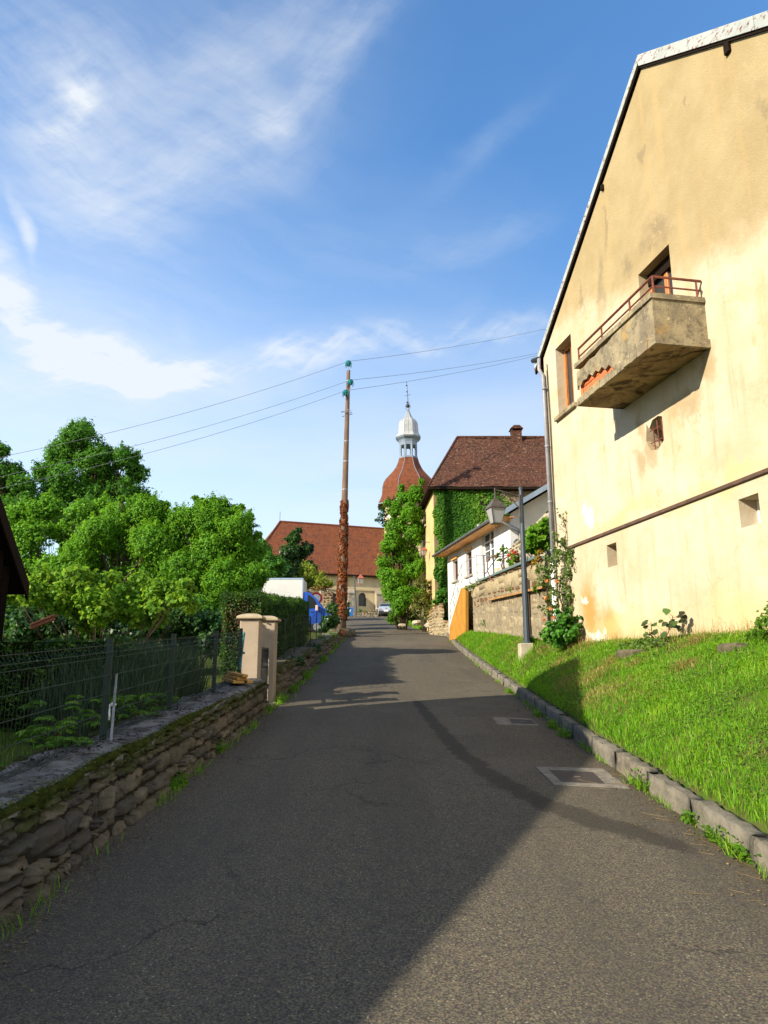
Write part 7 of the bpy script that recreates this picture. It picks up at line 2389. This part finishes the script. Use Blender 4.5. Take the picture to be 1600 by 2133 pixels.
def sapling(px0, py0, px1, py1, lab, r_, n):
    a = GW.hit(px0, py0, .28); b = GW.hit(px1, py1, .30)
    g0 = Vector((a.x, a.y, gz1(a.x, a.y) - .03))
    e = thing('maple_sapling', g0, lab, 'sapling')
    m = MB(); m.tube([g0, g0.lerp(b, .5) + Vector((.03, 0, 0)), b], [.009, .007, .004], 5)
    P, N = [], []
    for i in range(n):
        f = .45 + .55 * i / n; c = g0.lerp(b, f); d = Vector((random.uniform(-1, 1), random.uniform(-1, .2), random.uniform(-.3, .6))).normalized() * r_ * random.uniform(.5, 1)
        m.tube([c, c + d], [.003, .002], 4); P.append(list(c + d)); N.append((d.x - .6, d.y - .6, .8))
    m.build('stem', simple('wine_red_twig', (.14, .04, .035), None, 8, .7, .2), e)
    leaves('foliage', np.array(P), np.array(N), .105, L_maple, e, .95, 'leaf')
L_maple = leafmat('dark_maple_leaf', (.030, .028, .012), (.045, .075, .016), (.07, .14, .02), .25, .4, .4)
sapling(1376, 1338, 1402, 1282, 'taller maple sapling with dark leaves casting its shadow on the cream wall', .24, 20)
sapling(1352, 1338, 1356, 1296, 'shorter maple sapling left of the other one against the cream wall', .12, 8)
for (px, py, off, r_, lab) in [(1345, 1330, .35, .16, 'low weed clump at the wall foot under the shorter sapling'), (1375, 1335, .40, .15, 'low weed clump at the wall foot under the taller sapling'), (1318, 1338, .3, .09, 'tiny weed at the cream wall foot left of the saplings')]:
    p = GW.hit(px, py, off); p.z = gz1(p.x, p.y)
    tree('wall_weed', p, [(p + Vector((0, 0, r_ * .4)), r_), (p + Vector((-.12, .1, r_ * .3)), r_ * .8), (p + Vector((.1, -.12, r_ * .3)), r_ * .8)], 240, .07, L_rose, lab, cat='weed', limbs=False, sub=8)
p = GW.hit(1590, 1312, .35); p.z = gz1(p.x, p.y)
tree('leafy_shrub', p, [(p + Vector((0, 0, .15)), .16), (p + Vector((.05, -.2, .22)), .18), (p + Vector((.06, -.42, .30)), .2), (p + Vector((-.05, .16, .08)), .11), (p + Vector((.1, -.6, .3)), .2)], 1100, .065, L_weed, 'bright green leafy shrub at the right edge of the photo against the wall', cat='shrub', trunk_r=.01, stems=2, sub=10)
for (px, py, w, lab) in [(1322, 1352, .55, 'flat brown stone half sunk in the grass below the shorter sapling'), (1532, 1330, .42, 'flat brown stone half sunk in the grass near the right edge shrub')]:
    Yq = GW.hit(px, py, .55); x, y = Yq.x, Yq.y
    m = MB(); m.lathe((0, 0, 0), [(w * .5, -.1), (w * .52, .03), (w * .46, .07), (.02, .08)], 9); m.v = [(a, b * 1.2 * random.uniform(.9, 1.1), c * random.uniform(.85, 1.1)) for a, b, c in m.v]
    o = m.build('flat_stone', simple('brown_field_stone', (.12, .10, .065), (.075, .065, .04), 7, .9, .1, .6, 30), None); o.location = (x, y, gz1(x, y) - .015); tag(o, lab, 'stone')

for (px, py, Y, r_, lab, mt) in [(650, 1352, 22.5, 16, 'leafy dark green creeper hanging over the middle of the overgrown wall', L_dark), (668, 1335, 26.5, 16, 'yellowish weed cushion on top of the overgrown wall', L_rose), (686, 1326, 30, 14, 'green weed cushion on the overgrown wall near the van', L_weed),
        (612, 1380, 17.6, 15, 'dark ivy patch hanging on the overgrown wall nearest the letter box', L_dark), (702, 1322, 34, 13, 'dry brown weed patch on the wall end before the boulders', L_dry), (632, 1368, 19.8, 12, 'dry brown grass patch on the overgrown wall under the wire fence', L_brownthuja)]:
    tree('wall_plant', AT(px, py + 8, Y), CL(Y, [(px, py, r_ * .7), (px - r_ * .8, py + 5, r_ * .6), (px + r_ * .7, py - 2, r_ * .6)], .3), 520, .075, mt, lab, cat='plant', limbs=False, sub=10, subr=.45)
# short wall stub and stones by the driveway
def stub():
    A = AT(902, 1320, 39.2); B = AT(936, 1322, 38.2)
    zb_ = 3.45
    e = thing('stone_wall', (A.x, A.y, zb_), 'short stone wall stub beside the ochre stair panel', 'wall')
    d = Vector((B.x - A.x, B.y - A.y, 0)); n = (d.y, -d.x) 
    if n[1] > 0: n = (-n[0], -n[1])
    top = AT(910, 1258, 39.0).z; L_ = d.length
    h = lambda s: np.interp(s, [0, L_ * .3, L_ * .55, L_ * .6, L_], [top - zb_ - .25, top - zb_, top - zb_ + .02, .9, .75])
    V, Q, T, HR = rubble((A.x, A.y), (B.x, B.y), n, lambda s: zb_, h, (.13, .22), (.2, .4), .06, 61, 5, 4)
    V2, Q2, T2, H2 = rubble((A.x - .10, A.y + 1.4), (A.x, A.y), (-1, 0), lambda s: zb_, lambda s: top - zb_ - .2, (.13, .22), (.2, .4), .06, 62, 5, 4)
    np_mesh('stone_face', np.concatenate([V, V2]), np.concatenate([Q, Q2 + len(V)]), M_blond, e, tint=np.concatenate([T, T2]), extra={'hrel': np.concatenate([HR, H2])}, smooth=True)
    m = MB(); m.prism([(A.x, A.y + .02, zb_ - .4), (A.x + d.x * .58, A.y + d.y * .58 + .02, zb_ - .4), (A.x + d.x * .58, A.y + d.y * .58 + .02, top), (A.x, A.y + .02, top - .25)], (0, 1.3, 0))
    m.prism([(A.x + d.x * .585, A.y + d.y * .585 + .02, zb_ - .4), (B.x, B.y + .02, zb_ - .4), (B.x, B.y + .02, zb_ + .72), (A.x + d.x * .585, A.y + d.y * .585 + .02, zb_ + .85)], (0, 1.0, 0)); m.build('rubble_core', M_blondmortar, e)
stub()
for i, (px, py, Y, r_) in enumerate([(838, 1300, 46, .26), (868, 1294, 45, .34), (822, 1296, 49, .2), (895, 1300, 43, .3), (905, 1296, 43.5, .25)]):
    p = AT(px, py, Y); m = MB(); m.lathe((0, 0, 0), [(r_ * (.5 + .5 * math.sin(q)), r_ * .45 * -math.cos(q)) for q in np.linspace(.3, 2.9, 6)], 8)
    m.v = [(a * random.uniform(.8, 1.2), b * random.uniform(.8, 1.2), c * random.uniform(.8, 1.2)) for a, b, c in m.v]
    o = m.build('verge_stone', M_greystone2, None, smooth=False); o.location = (p.x, p.y, max(gz1(p.x, p.y), p.z - r_ * .5) + r_ * .2); tag(o, 'pale rough stone lying on the verge below the bushy green tree', 'stone', 'stones on the verge')

# ------------------------------------------------------------------ grass
def blades(name, x, y, h, w, mat, tint, kind='stuff', lean=.45, parent=None, zoff=0):
    n = len(x); z = gz(x, y) - .01 + zoff
    b = np.stack([x, y, z], 1)
    a = rng.uniform(0, 6.28, n); la = rng.uniform(0, 6.28, n); l = np.abs(rng.normal(0, lean, n)) * h
    d = np.stack([np.cos(a), np.sin(a), np.zeros(n)], 1) * w[:, None] * .5
    L_ = np.stack([np.cos(la) * l, np.sin(la) * l, np.zeros(n)], 1)
    up = np.zeros((n, 3)); up[:, 2] = h
    mid = b + L_ * .35 + up * .6
    tip = b + L_ * 1.15 + up * np.clip(1 - (l / h)[:, None] * .35, .3, 1)
    V = np.stack([b - d, b + d, mid + d * .85, mid - d * .85, tip + d * .12, tip - d * .12], 1).reshape(-1, 3)
    k = np.arange(n)[:, None] * 6
    Q = np.concatenate([k + np.array([[0, 1, 2, 3]]), k + np.array([[3, 2, 4, 5]])])
    o = np_mesh(name, V, Q, mat, parent, tint=np.repeat(tint, 6))
    if kind: tag(o, kind=kind)
    return o
def grass():
    r = rng
    N_ = 150000
    # nearer ground gets more blades
    y = 2.2 + (37.5 - 2.2) * r.random(N_ * 2) ** 1.75
    x0 = xr(y) + .10; x1 = wallx(y) - .02
    x = x0 + (x1 - x0) * r.random(len(y))
    wgt = np.clip((x1 - x0) / 2.8, .25, 1)
    keep = r.random(len(y)) < wgt
    x, y = x[keep][:N_], y[keep][:N_]
    patch = np.sin(x * 3.1 + y * 1.3) * np.sin(y * 2.3 - x * 1.7) + .5 * np.sin(x * 7 + y * 5.1) * np.sin(y * 6.3)
    h = (.048 + .026 * patch + r.gamma(2, .013, len(x))) * np.clip(.75 + y * .02, .8, 1.3)
    h = np.clip(h, .03, .30)
    w = .0065 * np.clip(y / 7, .8, 2.6)
    tint = np.clip(.42 + .20 * patch + r.normal(0, .2, len(x)), 0, 1)
    dryz = (np.sin(x * 2.3 + y * .9 + 1) * np.sin(y * 1.9 + x * 1.1) > .45)
    dry = (r.random(len(x)) < .06 + .42 * dryz)
    L_hay = leafmat('dry_grass', (.22, .15, .045), (.33, .24, .075), (.46, .36, .14), .3)
    blades('grass', x[~dry], y[~dry], h[~dry], w[~dry], L_grass, tint[~dry], lean=.75)
    blades('dry_grass', x[dry], y[dry], h[dry] * .8, w[dry] * .7, L_hay, np.clip(r.normal(.5, .25, dry.sum()), 0, 1), lean=1.1)
    # raked hay left lying in small heaps
    n = 9000; k = 46
    cy = 3.0 + 17 * r.random(k) ** 1.3; cx = xr(cy) + .35 + (wallx(cy) - xr(cy) - .5) * r.random(k); cr = r.uniform(.06, .24, k)
    i_ = r.integers(0, k, n); x = cx[i_] + r.normal(0, 1, n) * cr[i_]; y = cy[i_] + r.normal(0, 1, n) * cr[i_] * 1.5
    ok = (x > xr(y) + .16) & (x < wallx(y) - .03); x, y = x[ok], y[ok]
    blades('hay', x, y, r.uniform(.05, .14, len(x)), np.full(len(x), .0045) * np.clip(y / 7, .8, 2), L_hay, np.clip(r.normal(.45, .28, len(x)), 0, 1), lean=1.6, zoff=.02)
    # taller seed stems along the house wall
    n = 700
    y = r.uniform(8.5, 15.8, n); x = wallx(y) - .05 - np.abs(r.normal(0, .14, n))
    blades('tall_grass', x, y, r.uniform(.10, .34, n), np.full(n, .005), L_hay, r.random(n), lean=.35)
    # clover like leaves mixed in
    n = 34000
    y = 2.5 + 20 * r.random(n) ** 1.6; x0 = xr(y) + .2; x1 = wallx(y) - .1; x = x0 + (x1 - x0) * r.random(n)
    sel = np.sin(x * 4.1 + y * 2.2) * np.sin(y * 3.1 - x * 2.0) > -.15
    x, y = x[sel], y[sel]
    P = np.stack([x, y, gz(x, y) + r.uniform(.02, .085, len(x))], 1)
    o = leaves('ground_cover', P, np.stack([r.normal(-.3, .4, len(x)), r.normal(-.2, .4, len(x)), np.ones(len(x))], 1), .032, L_weed, None, .85); tag(o, kind='stuff')
    # garden floor and verges elsewhere
    n = 9000
    x = r.uniform(-9, -2.75, n); y = r.uniform(3, 15, n)
    blades('garden_grass', x, y, r.uniform(.05, .16, n), np.full(n, .008), L_grass, np.clip(r.normal(.3, .2, n), 0, 1))
    n = 9000
    y = 38 + 40 * r.random(n); x = xr(y) + .1 + np.abs(r.normal(0, 1.3, n))
    ok = ~((x > 2.5) & (y > 41)) & (x > xr(y) + .05); x, y = x[ok], y[ok]
    blades('verge_grass', x, y, r.uniform(.08, .30, len(x)), np.full(len(x), .03), L_grass, np.clip(r.normal(.5, .25, len(x)), 0, 1))
    # fallen straw and hay wisps on the lane by the kerb
    m = MB()
    for i in range(80):
        y0 = 3.6 + 6.5 * random.random() ** 1.3; x0 = float(xr(y0)) - abs(random.gauss(0, .28)) - .03
        a = random.uniform(0, 6.28); l = random.uniform(.05, .22)
        pts = []
        for q in np.linspace(-1, 1, 4):
            xx, yy = min(x0 + math.cos(a) * l * q * .5 + .02 * q * q, float(xr(y0)) - .01), y0 + math.sin(a) * l * q * .5
            pts.append((xx, yy, rz(xx, yy) + .006 + .004 * random.random()))
        m.tube(pts, .0013, 3, cap=False)
    tag(m.build('straw', leafmat('dry_grass', 0, 0, 0), None), kind='stuff')
grass()

def kerb_weeds():
    n = 420
    a = rng.uniform(0, 6.28, n); q = rng.uniform(.17, .42, n); lx = AT(1098, 1340, 17).x
    x = lx - .03 + np.cos(a) * q; y = 17 + np.sin(a) * q
    blades('tall_grass', x, y, rng.uniform(.12, .30, n), np.full(n, .014), L_grass, rng.random(n), lean=.4)
    n = 2600
    y = 3.4 + 22 * rng.random(n) ** 1.4
    ok = np.sin(y * 2.9) + .8 * np.sin(y * 6.7 + 1) + rng.normal(0, .4, n) > .35
    y = y[ok]; x = xr(y) - np.abs(rng.normal(0, .035, len(y))) + .01
    z_ = np.array([rz(a, b) for a, b in zip(x, y)]) - gz(x, y)
    blades('kerb_grass', x, y, rng.uniform(.03, .11, len(y)), np.full(len(y), .006) * np.clip(y / 7, .8, 2), L_grass, np.clip(rng.normal(.45, .25, len(y)), 0, 1), lean=.7, zoff=z_)
    n = 9000
    y = 2.6 + 33 * rng.random(n) ** 1.5; x = xr(y) + .09 + np.abs(rng.normal(0, .09, n))
    blades('kerb_top_grass', x, y, rng.uniform(.05, .13, n), np.full(n, .0065) * np.clip(y / 7, .8, 2.4), L_grass, np.clip(rng.normal(.45, .22, n), 0, 1), lean=.95, zoff=.02)
    n = 1500
    y = 2.5 + 34 * rng.random(n) ** 1.3; x = -1.96 + np.abs(rng.normal(0, .05, n))
    ok = np.sin(y * 1.9) + .8 * np.sin(y * 4.7 + 1) + rng.normal(0, .4, n) > .2
    x, y = x[ok], y[ok]
    z_ = np.array([rz(a, b) for a, b in zip(x, y)]) - gz(x, y)
    blades('wall_foot_grass', x, y, rng.uniform(.04, .16, len(y)), np.full(len(y), .007) * np.clip(y / 7, .8, 2.5), L_grass, np.clip(rng.normal(.35, .25, len(y)), 0, 1), lean=.7, zoff=z_)
    # dead leaves and bits blown against both edges of the lane
    n = 1500
    y = 2.6 + 16 * rng.random(n) ** 1.4; side = rng.random(n) < .55
    d = np.abs(rng.normal(0, .16, n)) + .01
    x = np.where(side, xr(y) - d, -1.97 + d)
    P = np.stack([x, y, np.array([rz(a, b) for a, b in zip(x, y)]) + .008], 1)
    o = leaves('leaf_litter', P, np.stack([rng.normal(0, .3, n), rng.normal(0, .3, n), np.ones(n)], 1), .022, leafmat('brown_litter', (.06, .04, .02), (.13, .085, .035), (.26, .17, .06), .05), None, .6)
    tag(o, kind='stuff')
kerb_weeds()

def weeds():
    spots = [(1343, 1640, .10, 60, 'round leaved weed growing at a kerb joint just past the nearest drain cover'), (1500, 1752, .09, 55, 'green weed tuft along the kerb foot nearer the right edge'), (1545, 1782, .10, 60, 'green weed tuft along the kerb foot at the right edge'), (1440, 1712, .07, 35, 'small weed tuft on the lane between the two larger kerb weeds'),
             (1152, 1515, .10, 60, 'dark weed tuft at the kerb foot right of the far drain cover'), (1175, 1532, .10, 60, 'dark weed tuft at the kerb foot just nearer than the far drain cover'), (1120, 1490, .09, 50, 'weed tuft at the kerb foot beyond the far drain cover'), (1060, 1442, .10, 60, 'sunlit weed tuft at the kerb foot near the tip of the house shadow'),
             (560, 1462, .16, 110, 'weed clump at the foot of the near rubble wall by the gate'), (520, 1482, .13, 80, 'weed clump at the foot of the near rubble wall below the planks'), (300, 1638, .10, 70, 'weed clump at the near rubble wall foot below the fence stake'), (420, 1566, .10, 60, 'weed clump at the near rubble wall foot midway along'),
             (590, 1440, .16, 110, 'weed clump at the foot of the overgrown wall by the gate pillar'), (625, 1412, .2, 120, 'weed clump at the foot of the overgrown wall under the hedge'), (660, 1378, .22, 120, 'weed clump at the foot of the overgrown wall farther up'), (690, 1350, .22, 110, 'weed clump at the overgrown wall foot near the boulders')]
    for px, py, r_, n, lab in spots:
        x, y = road_at(px, py)
        x = min(x, float(xr(y)) - .02); x = max(x, -1.98 if y < 13 else -1.94)
        e = thing('weed_tuft', (x, y, rz(x, y)), lab, 'weed')
        c = np.array([x, y, rz(x, y)])
        nn = n * 2
        P = c + np.stack([rng.normal(0, r_ * .35, nn), rng.normal(0, r_ * 1.1, nn), np.abs(rng.normal(0, r_ * .5, nn)) + .01], 1)
        leaves('foliage', P, np.stack([rng.normal(0, .5, nn), rng.normal(-.2, .5, nn), np.ones(nn)], 1), .05, L_weed, e, .55)
        k = n
        xx = np.full(k, x) + rng.normal(0, r_ * .3, k); yy = np.full(k, y) + rng.normal(0, r_ * 1.2, k)
        z_ = np.array([rz(a, b) for a, b in zip(xx, yy)]) - gz(xx, yy)
        blades('foliage', xx, yy, rng.uniform(.05, r_ * 1.5, k), np.full(k, .007), L_grass, rng.random(k), kind=None, lean=.6, parent=e, zoff=z_)
weeds()
